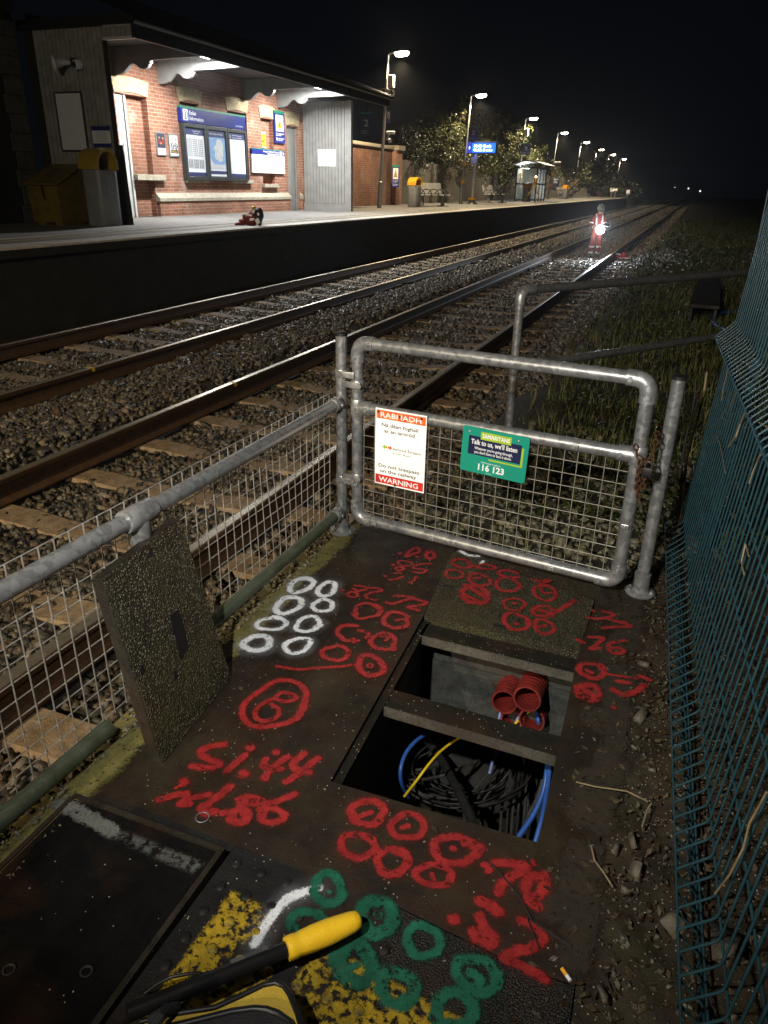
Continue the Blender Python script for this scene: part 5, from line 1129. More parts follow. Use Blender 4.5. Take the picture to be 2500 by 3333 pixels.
for i in range(3):
    x0 = -.03 + i*pw; x1 = x0 + pw; H_ = h*.775
    b = MB(); 
    for q in (((x0 + .01, .0), (x0 + .085, H_)), ((x1 - .085, .0), (x1 - .01, H_)), ((x0 + .0852, .0), (x1 - .0852, .085)), ((x0 + .0852, H_ - .085), (x1 - .0852, H_))): b.bbox((q[0][0], q[0][1], .0005), (q[1][0], q[1][1], .035), .006, M)
    b.build('case_frame', MT['dgrey'], ib)
    px0, px1, pz0, pz1 = x0 + .10, x1 - .10, .10, H_ - .10; W_ = px1 - px0; HH = pz1 - pz0
    po = MB(); plate(po, W_, HH, M, .001, .004, px0, pz0); po = po.build('poster', MT['paper'], ib)
    b = MB(); plate(b, W_, HH*.14, M, .0042, .006, px0, pz0 + HH*.86); b.build('poster_band', MT['blueink'], po); b = MB(); plate(b, W_, HH*.075, M, .0042, .006, px0, pz0 + HH*(.0 if i != 1 else .05)); b.build('poster_band', MT['blueink'], po)
    b = MB(); k_ = MB()
    if i == 0:
        for blk, (za, zb_, nr) in enumerate(((.42, .80, 9), (.16, .36, 7))):
            for c in range(3):
                for r in range(nr):
                    zz = pz0 + HH*(za + (zb_ - za)*r/nr) - c*.004; plate(b, W_*.27, .007, M, .0042, .005, px0 + W_*(.05 + .30*c), zz)
                    for t in range(3): plate(b, W_*.06, .012, M, .0042, .005, px0 + W_*(.06 + .30*c + .09*t), zz + .016)
        text_into(k_, 'Rushbrooke', M, px0 + W_*.40, pz0 + HH*.935, .028, W_*.4, z=.0065); text_into(k_, 'Timetable', M, px0 + W_*.42, pz0 + HH*.89, .022, W_*.3, z=.0065)
        b.build('timetable_print', MT['ink'], po)
        k_.build('lettering', MT['white'], po)
        b = MB(); plate(b, W_, HH*.02, M, .0042, .006, px0, pz0 + HH*.985); b.build('poster_band', MT['green'], po)
    elif i == 1:
        plate(b, W_, HH*.70, M, .0042, .0048, px0, pz0 + HH*.16); b.build('map_print', MT['seablue'], po)
        b = MB(); b.add([M @ Vector((px0 + W_*x, pz0 + HH*y, .0055)) for x, y in ((.55, .84), (.80, .80), (.86, .66), (.84, .50), (.78, .44), (.80, .36), (.62, .33), (.40, .38), (.30, .46), (.36, .54), (.26, .62), (.34, .68), (.44, .70), (.46, .78))], [range(14)]); b.add([M @ Vector((px0 + W_*x, pz0 + HH*y, .0055)) for x, y in ((.0, .42), (.10, .36), (.30, .26), (.98, .27), (.98, .165), (.0, .165))], [range(6)]); b.build('map_print', MT['land'], po)
        text_into(k_, 'Rail Network Map', M, px0 + W_*.08, pz0 + HH*.92, .03, W_*.75, z=.0065); k_.build('lettering', MT['white'], po)
    else:
        for r, l in enumerate((.72, .62, .70, .80, .30, 0, 0, .70, .78, .60, .28)):
            if l: text_into(b, 'Customer notice and travel'[:int(25*l)], M, px0 + W_*.08, pz0 + HH*(.72 - .045*r), .013, W_*l, z=.0045)
        b.build('notice_print', MT['ink'], po)
        text_into(k_, 'Eolas do Chustaim\u00e9ir\u00ed', M, px0 + W_*.22, pz0 + HH*.94, .026, W_*.6, z=.0065); text_into(k_, 'Customer Information', M, px0 + W_*.22, pz0 + HH*.89, .026, W_*.6, z=.0065); text_into(k_, 'i', M, px0 + W_*.06, pz0 + HH*.89, .07, z=.0065, bold=.05); k_.build('lettering', MT['white'], po)
# platform direction sign
ds, M, w, h = wallsign('direction_sign', 'white route diagram sign with blue top band and arrow, right of the information board', 'sign', (819, 480), (928, 566), .06)
plate(MB(), w, h*.745, M, -.05, .0, 0, 0).build('panel', MT['white'], ds); plate(MB(), w, h*.235, M, -.05, .002, 0, h*.7455).build('band', MT['blue'], ds); plate(MB(), w, h*.03, M, .0022, .004, 0, h*.965).build('stripe', MT['green'], ds)
b = MB(); text_into(b, 'Bus go Cobh/Cork Central', M, w*.34, h*.865, h*.065, w*.46, bold=.02, z=.004); text_into(b, 'Rushbrooke towards Cork', M, w*.46, h*.775, h*.065, w*.36, bold=.02, z=.004); plate(b, w*.065, h*.17, M, .0025, .004, w*.845, h*.77, .01)
b.add([M @ Vector((w*x, h*y, .004)) for x, y in ((.925, .85), (.955, .85), (.94, .92), (.955, .93), (.985, .86), (.955, .78), (.94, .79), (.955, .84), (.925, .84))], [range(9)]); b.build('lettering', MT['white'], ds)
b = MB(); text_into(b, '2', M, w*.86, h*.80, h*.11, z=.0055, bold=.02)
for p, q in (((.28, .555), (.90, .535)), ((.54, .548), (.48, .26)), ((.48, .26), (.30, .255))): b.tube([M @ Vector((w*p[0], h*p[1], .002)), M @ Vector((w*q[0], h*q[1], .002))], .007, 6)
b.build('diagram', MT['ink'], ds)
def tri_sign(root, M, w, h, tall=True):
    plate(MB(), w, h, M, -.03, 0).build('panel', MT['blue'], root); plate(MB(), w, h*.085, M, .0005, .003, 0, h*.915).build('stripe', MT['green'], root)
    plate(MB(), w*.74, h*.50, M, .0005, .003, w*.13, h*.37, .01).build('symbol_panel', MT['white'], root)
    b = MB(); t = [(.5, .80), (.78, .46), (.22, .46)]; b.add([M @ Vector((w*x, h*y, .0035)) for x, y in t], [(0, 1, 2)]); b.build('triangle', MT['ink'], root)
    b = MB(); c0 = (.5, .575); b.add([M @ Vector((w*(c0[0] + (x - c0[0])*.80), h*(c0[1] + (y - c0[1])*.80), .0045)) for x, y in t], [(0, 1, 2)]); b.build('triangle', MT['yellow'], root)
    b = MB(); b.tube([M @ Vector((w*.53, h*.64, .0055)), M @ Vector((w*.47, h*.54, .0055))], w*.028, 8); b.ball(M @ Vector((w*.545, h*.665, .0055)), w*.03, 8); b.tube([M @ Vector((w*.40, h*.53, .0055)), M @ Vector((w*.60, h*.515, .0055))], w*.012, 6); b.build('pictogram', MT['ink'], root)
    b = MB(); text_into(b, 'Na trasnaigh', M, w*.12, h*.28, h*.04, w*.76, bold=.02, z=.002); text_into(b, 'na r\u00e1illi', M, w*.12, h*.225, h*.04, w*.50, bold=.02, z=.002); text_into(b, 'Do not cross', M, w*.12, h*.13, h*.04, w*.76, bold=.02, z=.002); text_into(b, 'the rail line', M, w*.12, h*.075, h*.04, w*.62, bold=.02, z=.002); b.build('lettering', MT['white'], root)
tsn, M, w, h = wallsign('hazard_sign', 'tall blue hazard sign with a yellow triangle on the wall above the route sign', 'sign', (892, 358), (928, 468), .06); tri_sign(tsn, M, w, h)
yn, M, w, h = wallsign('yellow_notice', 'small yellow notice in the narrow bricked up window', 'notice', (850, 428), (866, 482), -.10)
plate(MB(), w, h, M, 0, .004).build('sheet', MT['yellow'], yn); b = MB(); plate(b, w, h*.12, M, .0042, .006, 0, h*.88); plate(b, w, h*.06, M, .0042, .006, 0, 0); b.build('border', MT['white'], yn); b = MB(); plate(b, w*.45, h*.08, M, .0042, .006, w*.05, h*.36); plate(b, w*.25, h*.02, M, .0042, .006, w*.5, h*.12); b.tube([M @ Vector((w*x, h*y, .006)) for x, y in ((.45, .60), (.45, .42), (.7, .42), (.7, .62))], .008, 6); b.build('print', MT['ink'], yn)
for (tl_, br_, nm, lab) in (((506, 429), (543, 508), 'a', 'small framed poster of people in work vests, left of the STOP poster'), ((548, 435), (584, 512), 'b', 'small framed STOP poster with two prohibition circles on the brick wall')):
    s_, M, w, h = wallsign('framed_poster', lab, 'poster', tl_, br_, .03)
    b = MB(); b.bbox((0, 0, -.03), (w, h, 0), .006, M); b.build('frame', MT['galv'], s_); plate(MB(), w - .05, h - .05, M, .0005, .003, .025, .025).build('sheet', MT['paper'], s_)
    if nm == 'a':
        plate(MB(), w - .05, h*.62, M, .0032, .005, .025, h*.33).build('picture', MT['ink'], s_); b = MB()
        for cx in (.32, .70): b = MB(); b.bbox((w*(cx-.12), h*.50, .0052), (w*(cx+.12), h*.70, .007), .0005, M); b.build('picture', MT['hiviz'], s_)
        for cx, cz in ((.30, .76), (.68, .74), (.42, .52)): b = MB(); b.ball(M @ Vector((w*cx, h*cz, .006)), w*.075, 8); b.build('picture', MT['skin'], s_)
        b = MB(); text_into(b, 'Respect', M, w*.14, h*.20, h*.05, w*.6, z=.004); b.build('lettering', MT['ink'], s_)
    else:
        b = MB(); text_into(b, 'STOP', M, w*.13, h*.68, h*.17, w*.72, bold=.02, z=.004); b.build('heading', MT['worn_red'], s_); b = MB()
        for cx in (.30, .70): b.tube([M @ Vector((w*cx + w*.14*math.cos(t), h*.48 + w*.17*math.sin(t), .006)) for t in np.linspace(0, 2*PI, 19)], .010, 6); b.tube([M @ Vector((w*(cx-.09), h*.535, .006)), M @ Vector((w*(cx+.09), h*.425, .006))], .009, 6)
        for i in range(5):
            for yy in (.90, .06): b.add([M @ Vector((w*(.12 + .16*i + dx), h*(yy + dy), .004)) for dx, dy in ((0, 0), (.06, 0), (.10, .035), (.04, .035))], [range(4)])
        plate(b, w*.80, h*.16, M, .0032, .0045, w*.10, h*.16); b.build('print', MT['ink'], s_)
        b = MB(); text_into(b, '\u20ac100', M, w*.13, h*.20, h*.085, w*.32, bold=.02, z=.006); plate(b, w*.36, h*.025, M, .005, .006, w*.5, h*.25); plate(b, w*.30, h*.025, M, .005, .006, w*.5, h*.19); b.build('lettering', MT['yellow'], s_)
# notices on the screens (planes Y = const, facing the camera)
def yplate(name, lab, cat, tl_, br_, Y, off=.024, group=None):
    A, B = gy(*tl_, Y - off), gy(*br_, Y - off); M = frameM(Vector((A.x, Y - off, B.z)), (1, 0, 0), (0, 0, 1)); return thing(name, lab, cat, Vector((A.x, Y - off, B.z)), group), M, B.x - A.x, A.z - B.z
s_, M, w, h = yplate('white_notice', 'white paper notice on the pale grey boarded screen at the far end of the canopy', 'notice', (1035, 486), (1093, 541), YF)
plate(MB(), w, h, M, -.003, .002).build('sheet', MT['white'], s_); b = MB(); text_into(b, 'RAIL USER NOTICE', M, w*.28, h*.90, h*.028, w*.45, z=.003); text_into(b, 'Notice', M, w*.42, h*.83, h*.02, w*.1, z=.003); b.build('lettering', MT['ink'], s_)
s_, M, w, h = yplate('blank_board', 'tall blank pale noticeboard on the dark boarded screen at the left', 'noticeboard', (179, 305), (285, 488), YN, .045)
plate(MB(), w, h, M, -.02, .0).build('panel', MT['paper'], s_); b = MB()
for q in (((-.02, -.03), (w + .02, 0)), ((-.02, h), (w + .02, h + .03)), ((-.03, 0), (0, h)), ((w, 0), (w + .03, h))): b.bbox((q[0][0], q[0][1], -.02), (q[1][0], q[1][1], .012), .003, M)
b.build('frame', MT['dgrey'], s_)
s_, M, w, h = yplate('framed_notice', 'framed notice with blue bands beside the blank board on the dark screen', 'notice', (297, 412), (365, 478), YN, .04)
plate(MB(), w, h, M, -.015, 0).build('sheet', MT['paper'], s_); b = MB()
for q in (((-.02, -.02), (w + .02, 0)), ((-.02, h), (w + .02, h + .02)), ((-.02, 0), (0, h)), ((w, 0), (w + .02, h))): b.bbox((q[0][0], q[0][1], -.015), (q[1][0], q[1][1], .01), .003, M)
b.build('frame', MT['galv'], s_); b = MB(); plate(b, w, h*.20, M, .0005, .002, 0, h*.80); plate(b, w, h*.17, M, .0005, .002, 0, 0); b.build('band', MT['blue'], s_)
b = MB(); [plate(b, w*.6, h*.018, M, .0005, .0015, w*.2, h*(.68 - .1*i)) for i in range(5)]; b.build('print', MT['ink'], s_)
# horn loudspeaker and round camera on the screen
p = gy(182, 205, YN - .30); hs = thing('horn_loudspeaker', 'pale horn loudspeaker on the dark boarded screen at the left', 'loudspeaker', p)
Mh = Matrix.Translation(p) @ Vector((-.55, -.8, -.12)).to_track_quat('Z', 'Y').to_matrix().to_4x4()
MB().lathe([(.035, -.26), (.05, -.12), (.085, -.03), (.125, .03), (.135, .035), (.12, .028), (.08, -.03), (.04, -.12)], 24, Mh).build('horn', MT['paper'], hs, smooth=True)
b = MB(); b.lathe([(.0001, -.14), (.022, -.14), (.028, -.02), (.0001, .0)], 14, Mh); b.lathe([(.0001, -.40), (.07, -.40), (.075, -.27), (.035, -.24)], 18, Mh); b.cyl(Mh @ Vector((0, 0, -.3)), (p.x + .14, YN - .02, p.z - .05), .02, 10); b.build('driver', MT['dgrey'], hs, smooth=True)
p = gy(248, 210, YN - .12); cm = thing('security_camera', 'small round security camera right of the horn loudspeaker', 'camera', p)
Mh = Matrix.Translation(p) @ Vector((-.45, -.9, -.1)).to_track_quat('Z', 'Y').to_matrix().to_4x4()
MB().lathe([(.0001, -.10), (.07, -.10), (.085, -.06), (.085, .01), (.072, .035), (.06, .03)], 20, Mh).build('casing', MT['paper'], cm, smooth=True); MB().lathe([(.06, .028), (.04, .05), (.0001, .055)], 16, Mh).build('lens', MT['black'], cm, smooth=True)

# ---------------------------------------------------------------- bins
def bin_proto(lab):
    t = thing('litter_bin', lab, 'litter bin')
    def sq(r, z, k=.45): return [(r*math.copysign(abs(math.cos(a))**k, math.cos(a)), r*math.copysign(abs(math.sin(a))**k, math.sin(a)), z) for a in np.linspace(0, 2*PI, 33)[:-1]]
    rings = [sq(.20, 0), sq(.215, .03), sq(.215, .78), sq(.21, .80)]; b = MB(); b.add([v for r in rings for v in r], [(i*32+k, i*32+(k+1) % 32, (i+1)*32+(k+1) % 32, (i+1)*32+k) for i in range(3) for k in range(32)] + [tuple(range(96, 128))]); b.build('body', MT['bin'], t, smooth=True, angle=50)
    hd = MB(); n = 14; arc = [(-.222, 0)] + [(-.222*math.cos(PI*i/n), .06 + .235*math.sin(PI*i/n)) for i in range(n + 1)] + [(.222, 0)]
    m = len(arc); V = [(-.215, y, .805 + z) for y, z in arc] + [(.215, y, .805 + z) for y, z in arc] + [(.215, y*.82, .805 + z*.86) for y, z in arc] + [(-.10, y*.82, .805 + z*.86) for y, z in arc]
    F = [(i, i+1, m+i+1, m+i) for i in range(m-1)] + [tuple(range(m))] + [(m+i, m+i+1, 2*m+i+1, 2*m+i) for i in range(m-1)] + [(2*m+i, 2*m+i+1, 3*m+i+1, 3*m+i) for i in range(m-1)]
    hd.add(V, F); hd.build('hood', MT['amber'], t, smooth=True, angle=40)
    b = MB(); b.add([(-.098, y*.82, .805 + z*.86) for y, z in arc], [tuple(range(m))]); b.build('opening', MT['black'], t)
    b = MB(); b.bbox((.213, -.07, .45), (.225, .07, .74), .004); b.build('ashtray', MT['galv'], t)
    return t
b1 = bin_proto('grey litter bin with an orange hood beside the nearer bench'); 
def put(o, p, z=ZP, rz=0, lab=None, group=None):
    o.location = (p.x, p.y, z); o.rotation_euler = (0, 0, rz)
    if lab: o['label'] = lab
    if group: o['group'] = group
G_ = 'litter bins along the platform'
put(b1, gx(1349, 660, -10.7), ZP, -.35, None, G_)
put(copy_tree(b1), gx(1714, 640, -10.2), ZP, -.35, 'grey litter bin with an orange hood in front of the shelter', G_)
put(copy_tree(b1), gx(1839, 640, -10.7), ZP, -.35, 'small distant litter bin with an orange hood beyond the shelter', G_)
nb = copy_tree(b1); p = gy(328, 600, 11.75); put(nb, p, ZP, -.12, 'dark grey litter bin with a yellow hood before the boarded screen at left', G_); nb.scale = (1.12, 1.12, 1.18)
for c in nb.children:
    if c.name.startswith('hood'):
        c.data = c.data.copy(); c.data.materials[0] = MT['hood_yellow']
# grit bin
p = gy(193, 690, 11.5); gb = thing('grit_bin', 'grimy yellow grit bin with a sloping lid beside the dark litter bin', 'grit bin', (p.x, 11.5, ZP))
b = MB(); b.add([(p.x - .33, 11.2, ZP + .05), (p.x + .33, 11.2, ZP + .05), (p.x + .33, 11.85, ZP + .05), (p.x - .33, 11.85, ZP + .05), (p.x - .35, 11.17, ZP + .66), (p.x + .35, 11.17, ZP + .66), (p.x + .35, 11.88, ZP + .98), (p.x - .35, 11.88, ZP + .98)], [(0,1,2,3), (0,1,5,4), (1,2,6,5), (2,3,7,6), (3,0,4,7), (4,5,6,7)])
b.box((p.x - .30, 11.25, ZP), (p.x - .12, 11.8, ZP + .05)); b.box((p.x + .12, 11.25, ZP), (p.x + .30, 11.8, ZP + .05)); b.build('body', MT['grit'], gb)
Ml = frameM(Vector((p.x - .38, 11.13, ZP + .665)), (1, 0, 0), (0, .75, .335)); b = MB(); b.bbox((0, 0, 0), (.76, .83, .045), .015, Ml); ldd = b.build('lid', MT['grit'], gb)
b = MB(); text_into(b, 'GRIT', Ml, .26, .46, .10, .24, z=.046, bold=.02); text_into(b, 'SALT', Ml, .20, .32, .10, .24, z=.046, bold=.02); b.build('lettering', MT['black'], ldd)
b = MB(); b.add([(p.x - .03, 11.165, ZP + .70), (p.x + .03, 11.165, ZP + .70), (p.x + .05, 11.168, ZP + .42), (p.x + .01, 11.168, ZP + .44)], [(0,1,2,3)]); b.build('strap', MT['black'], gb)

# ---------------------------------------------------------------- bundle on the platform edge
p = gz(822, 734, ZP); hb = thing('workwear_bundle', 'orange work jacket and bag heaped at the platform edge, with reflective tape', 'clothes bundle', (p.x, p.y, ZP))
def lump(b, c, r, sc, seed, n=18):
    T = bmesh.new(); bmesh.ops.create_icosphere(T, subdivisions=3, radius=1); rg = np.random.default_rng(seed); f = rg.uniform(2, 5, (3, 3)); ph = rg.uniform(0, 6, 3)
    for v in T.verts:
        k = 1 + .16*sum(math.sin(f[i] @ np.array(v.co) + ph[i]) for i in range(3)) / 1.6; v.co = Vector((v.co.x*sc[0]*k*r, v.co.y*sc[1]*k*r, max(v.co.z*sc[2]*k*r, -.98*r*sc[2])))
    T.verts.index_update(); b.add([v.co + Vector(c) for v in T.verts], [[v.index for v in q.verts] for q in T.faces]); T.free()
u_ = Vector(ray((850, 734))) - Vector(ray((822, 734))); u_.z = 0; u_.normalize()
P_ = lambda s, t, z: Vector((p.x, p.y, ZP + z)) + u_*s + Vector((u_.y, -u_.x, 0))*(-t)
b = MB(); lump(b, P_(-.02, 0, .12), .15, (1.25, .9, .85), 1); lump(b, P_(-.15, .02, .07), .09, (1.5, 1, .75), 2); b.tube([P_(-.18, .02, .04), P_(-.27, -.05, .025), P_(-.34, -.07, .02)], .03, 8, r_list=[.045, .035, .02]); b.build('jacket', MT['hiviz'], hb, smooth=True)
b = MB(); lump(b, P_(.11, 0, .17), .15, (.75, .9, 1.15), 3); b.build('bag', MT['bag_black'], hb, smooth=True)
b = MB()
for s, t, z, q in ((-.03, -.15, .20, (.10, .035)), (.06, -.17, .27, (.05, .07)), (.13, -.16, .09, (.08, .10)), (.02, -.16, .12, (.09, .04)), (.15, -.15, .22, (.04, .05)), (-.06, -.10, .26, (.06, .05))):
    b = MB(); b.bbox((-q[0]/2, -q[1]/2, -.008), (q[0]/2, q[1]/2, .008), .003, frameM(P_(s, t, z), u_ + Vector((0, 0, RNG.uniform(-.5, .5))), (0, 0, 1))); b.build('reflective_tape', MT['reflect'], hb)
b = MB(); b.ball(P_(.05, -.05, .335), .05, 10, sc=(1, 1, .6)); b.build('cap', MT['yellow'], hb, smooth=True)
# ---------------------------------------------------------------- platform lamps
XLMP = -11.2
lp = [(1234.5, 679, 1269, 180), (1499, 661, 1533, 315), (1681, 656, 1711, 389.5), (1784, 646, 1820, 435), (1862, 646, 1892, 465), (1915, 645, 1945, 489), (1958, 640, 1990, 506), (1997, 640, 2024, 519)]
def lamp_proto(h):
    t = thing('platform_lamp', '', 'street lamp')
    b = MB(); b.tube([(0, 0, z) for z in (0, .9, .92, 2.2, h)], .06, 14, r_list=[.085, .085, .06, .055, .042]); b.build('pole', MT['galv'], t, smooth=True)
    b = MB(); b.tube(bent([(0, 0, h - .03), (0, 0, h + .05), (.30, 0, h + .10)], .06), .030, 10); b.build('arm', MT['galv'], t, smooth=True)
    Mx = Matrix.Translation((.50, 0, h + .12)) @ Matrix.Rotation(-.10, 4, 'Y')
    b = MB(); b.lathe([(.0001, .11), (.12, .10), (.22, .06), (.26, .012), (.26, -.012), (.0001, -.012)], 20, Mx @ Matrix.Diagonal((1, .62, 1, 1))); b.build('lantern', MT['dgrey'], t, smooth=True)
    b = MB(); b.lathe([(.25, -.013), (.26, -.06), (.20, -.12), (.0001, -.15)], 20, Mx @ Matrix.Diagonal((1, .72, 1, 1))); b.build('lens', MT['lampglow'], t, smooth=True)
    return t
LABL = ['tallest looking platform lamp nearest the station building, carrying speakers', 'platform lamp standing behind the lit blue display', 'platform lamp at the near end of the shelter', 'platform lamp just beyond the shelter, with cameras on its pole',
        'platform lamp right of the distant litter bin, with a number sign', 'platform lamp rising in front of the autumn bush', 'platform lamp rising behind the autumn bush', 'last and most distant platform lamp']
LY = []
for i, (fx_, fy_, tx_, ty_) in enumerate(lp):
    y = gx(fx_, fy_, XLMP).y; h = gy(tx_, ty_, y).z - ZP; h = min(max(h, 4.6), 5.6); LY.append(y)
    o = lamp_proto(h); o['label'] = LABL[i]; o['group'] = 'platform lamps'; o.location = (XLMP, y, ZP); WL[o.name] = Vector((0, 0, 0))
    # poles lean a little, as the photo shows
    tx = gy(tx_, ty_, y).x; o.rotation_euler = (0, math.atan2(max(-.1, min(.25, tx - XLMP)), h), 0)
    lamp('lamp_light', 'SPOT', (.52, 0, h - .14), 2300, (1.0, .80, .52), parent=o, spot_size=math.radians(150), spot_blend=.35, shadow_soft_size=.10)
    if i in (1, 2, 3, 4):
        for z in ((.95, 1.75) if i != 4 else (1.2,)):
            b = MB(); b.tube([(0, 0, z), (0, 0, z + .16)], .095, 12); c = b.build('band', MT['amber'], o)
def at_y(i, px, py): return gy(px, py, LY[i] - .12)
def number_sign(tl_, br_, Y, lab):
    s_, M, w, h = yplate('platform_number_sign', lab, 'sign', tl_, br_, Y, .0, 'platform number signs')
    plate(MB(), w, h, M, -.03, 0).build('panel', MT['navy'], s_); plate(MB(), w, h*.05, M, .0005, .003, 0, h*.95).build('stripe', MT['teal'], s_)
    b = MB(); text_into(b, '2', M, w*.33, h*.40, h*.30, w*.34, z=.003, bold=.0); text_into(b, 'Ard\u00e1n 2', M, w*.12, h*.17, h*.055, w*.45, z=.003); text_into(b, 'Platform 2', M, w*.12, h*.07, h*.055, w*.55, z=.003); b.build('lettering', MT['land'], s_)
    return s_, M, w, h
s_, M, w, h = number_sign((1170, 367), (1212, 440), 24.7, 'dark number 2 sign hanging beyond the end of the canopy'); b = MB(); b.box((w*.3, h, -.02), (w*.34, h + .45, -.005), M); b.box((w*.7, h, -.02), (w*.74, h + .45, -.005), M); b.build('bracket', MT['dgrey'], s_)
number_sign((1526, 412), (1554, 457), LY[1] - .1, 'dark number 2 sign on the lamp above the lit blue display')
number_sign((1699, 466), (1724, 504), LY[2] - .1, 'dark number 2 sign on the lamp above the shelter')
number_sign((1886, 516), (1902, 545), LY[4] - .1, 'smallest number 2 sign, on the lamp beyond the shelter')
# things on the first lamp
p = at_y(0, 1272, 265); s_ = thing('junction_box', 'pale box high on the nearest lamp pole', 'box', p); b = MB(); b.bbox((p.x - .10, p.y - .08, p.z - .20), (p.x + .12, p.y + .10, p.z + .20), .02); b.build('casing', MT['trim'], s_); b = MB(); b.cyl((p.x + .04, p.y, p.z - .26), (p.x + .04, p.y, p.z - .2), .03, 10); b.build('gland', MT['dgrey'], s_)
for px, py, dx, lab in ((1251, 297, -.5, 'left of the two round loudspeakers on the nearest lamp pole'), (1275, 300, .9, 'right of the two round loudspeakers on the nearest lamp pole')):
    p = at_y(0, px, py); s_ = thing('loudspeaker', lab, 'loudspeaker', p); Mh = Matrix.Translation(p) @ Vector((dx, -.8, -.15)).to_track_quat('Z', 'Y').to_matrix().to_4x4()
    MB().lathe([(.0001, -.16), (.07, -.16), (.09, -.05), (.105, .04), (.09, .035)], 18, Mh).build('casing', MT['trim'], s_, smooth=True); MB().lathe([(.09, .034), (.05, .05), (.0001, .052)], 16, Mh).build('grille', MT['black'], s_, smooth=True)
s_, M, w, h = yplate('hazard_sign', 'narrow blue hazard sign on the nearest lamp pole', 'sign', (1260, 359), (1269, 400), LY[0] - .1, 0); tri_sign(s_, M, w, h)
p = at_y(0, 1268, 440); s_ = thing('security_camera', 'white security camera bracket halfway up the nearest lamp pole', 'camera', p); b = MB(); b.bbox((p.x - .12, p.y - .05, p.z + .03), (p.x + .20, p.y + .05, p.z + .13), .02, None); b.build('housing', MT['white'], s_); b = MB(); b.cyl((p.x - .12, p.y, p.z - .15), (p.x, p.y, p.z + .05), .03, 10); b.ball((p.x + .02, p.y, p.z - .16), .09, 10); b.build('dome', MT['trim'], s_, smooth=True)
p = at_y(2, 1713, 432); s_ = thing('junction_box', 'pale box high on the lamp pole at the shelter', 'box', p); b = MB(); b.bbox((p.x - .10, p.y - .08, p.z - .22), (p.x + .12, p.y + .10, p.z + .22), .02); b.build('casing', MT['trim'], s_); b = MB(); b.cyl((p.x, p.y, p.z - .28), (p.x, p.y, p.z - .22), .03, 10); b.build('gland', MT['dgrey'], s_)
p = at_y(2, 1689, 577); s_ = thing('yellow_box', 'orange help point box on the lamp pole at the shelter', 'box', p); b = MB(); b.bbox((p.x - .18, p.y - .12, p.z - .30), (p.x + .18, p.y + .05, p.z + .28), .02); b.build('casing', MT['amber'], s_); b = MB(); b.bbox((p.x - .10, p.y - .126, p.z - .1), (p.x + .10, p.y - .121, p.z + .12), .001); b.build('door', MT['yellow'], s_)
for px, py, lab in ((1813, 531, 'upper of the two pale cameras on the lamp beyond the shelter'), (1812, 545, 'lower of the two cameras on the lamp beyond the shelter')):
    p = at_y(3, px, py); s_ = thing('security_camera', lab, 'camera', p); b = MB(); b.bbox((p.x - .20, p.y - .08, p.z - .06), (p.x + .30, p.y + .08, p.z + .10), .03); b.build('housing', MT['trim'], s_); b = MB(); b.cyl((p.x - .35, p.y, p.z - .1), (p.x - .1, p.y, p.z), .04, 8); b.build('bracket', MT['dgrey'], s_)
# ---------------------------------------------------------------- low brick wall and pier, palisade fence
bw = thing('brick_wall', 'low dark brick boundary wall with stone coping between the building and the timber fence', 'wall', (-12.7, 29, ZP))
b = MB(); b.box((-12.85, 25.42, ZP - .2), (-12.6, 32.7, 2.85)); b.build('wall', MT['brick_dark'], bw); b = MB(); b.bbox((-12.92, 25.42, 2.851), (-12.5, 32.69, 2.98), .02); b.build('coping', MT['stone'], bw)
b = MB(); b.box((-12.95, 32.701, ZP - .2), (-12.4, 33.45, 2.82)); b.build('pier', MT['brick'], bw); b = MB(); b.bbox((-13.05, 32.695, 2.821), (-12.3, 33.55, 3.02), .03); b.build('pier_cap', MT['stone'], bw)
pl = thing('paling_fence', 'long weathered grey vertical paling fence along the back of the platform', 'fence', (-12.8, 60, ZP))
m_wood = M_('weathered_paling', (.115, .105, .085), .85, 0, (.06, .055, .045), 9, .3); b = MB(); b2 = MB()
y = 33.6
while y < 100:
    wd = .09 if y < 62 else .16; hh = 2.50 + .02*math.sin(y*3.1) + RNG.uniform(-.015, .015); b.box((-12.82, y, ZP), (-12.79, y + wd, hh)); y += wd*1.45
for y in np.arange(34, 100, 2.4): b2.box((-12.95, y, ZP), (-12.83, y + .1, 2.4))
for z in (1.0, 2.1): b2.box((-12.865, 33.6, z), (-12.825, 100, z + .09))
b.build('palings', m_wood, pl); b2.build('frame', m_wood, pl)
s_, M, w, h = wallsign('hazard_sign', 'blue hazard sign with a yellow triangle on the paling fence beside the brick pier', 'sign', (1278, 537), (1297, 610), .06, -12.79)
s_.location = gx(1278, 610, -12.2); M.translation = s_.location; WL[s_.name] = Vector(s_.location); A, B = gy(1277, 537, s_.location.y), gy(1297, 610, s_.location.y); M = frameM(Vector((A.x, s_.location.y, B.z)), (1, .25, 0), (0, 0, 1)); tri_sign(s_, M, B.x - A.x, A.z - B.z)
for px, py, lab in ((1805, 590, 'dark blue poster on the fence right of the shelter'),):
    s_, M, w, h = wallsign('fence_poster', lab, 'poster', (1798, 570), (1818, 614), .05, -12.79); plate(MB(), w, h, M, 0, .02).build('sheet', MT['navy'], s_); b = MB(); [plate(b, w*.6, h*.04, M, .021, .023, w*.2, h*(.8 - .12*i)) for i in range(4)]; b.build('print', MT['land'], s_)
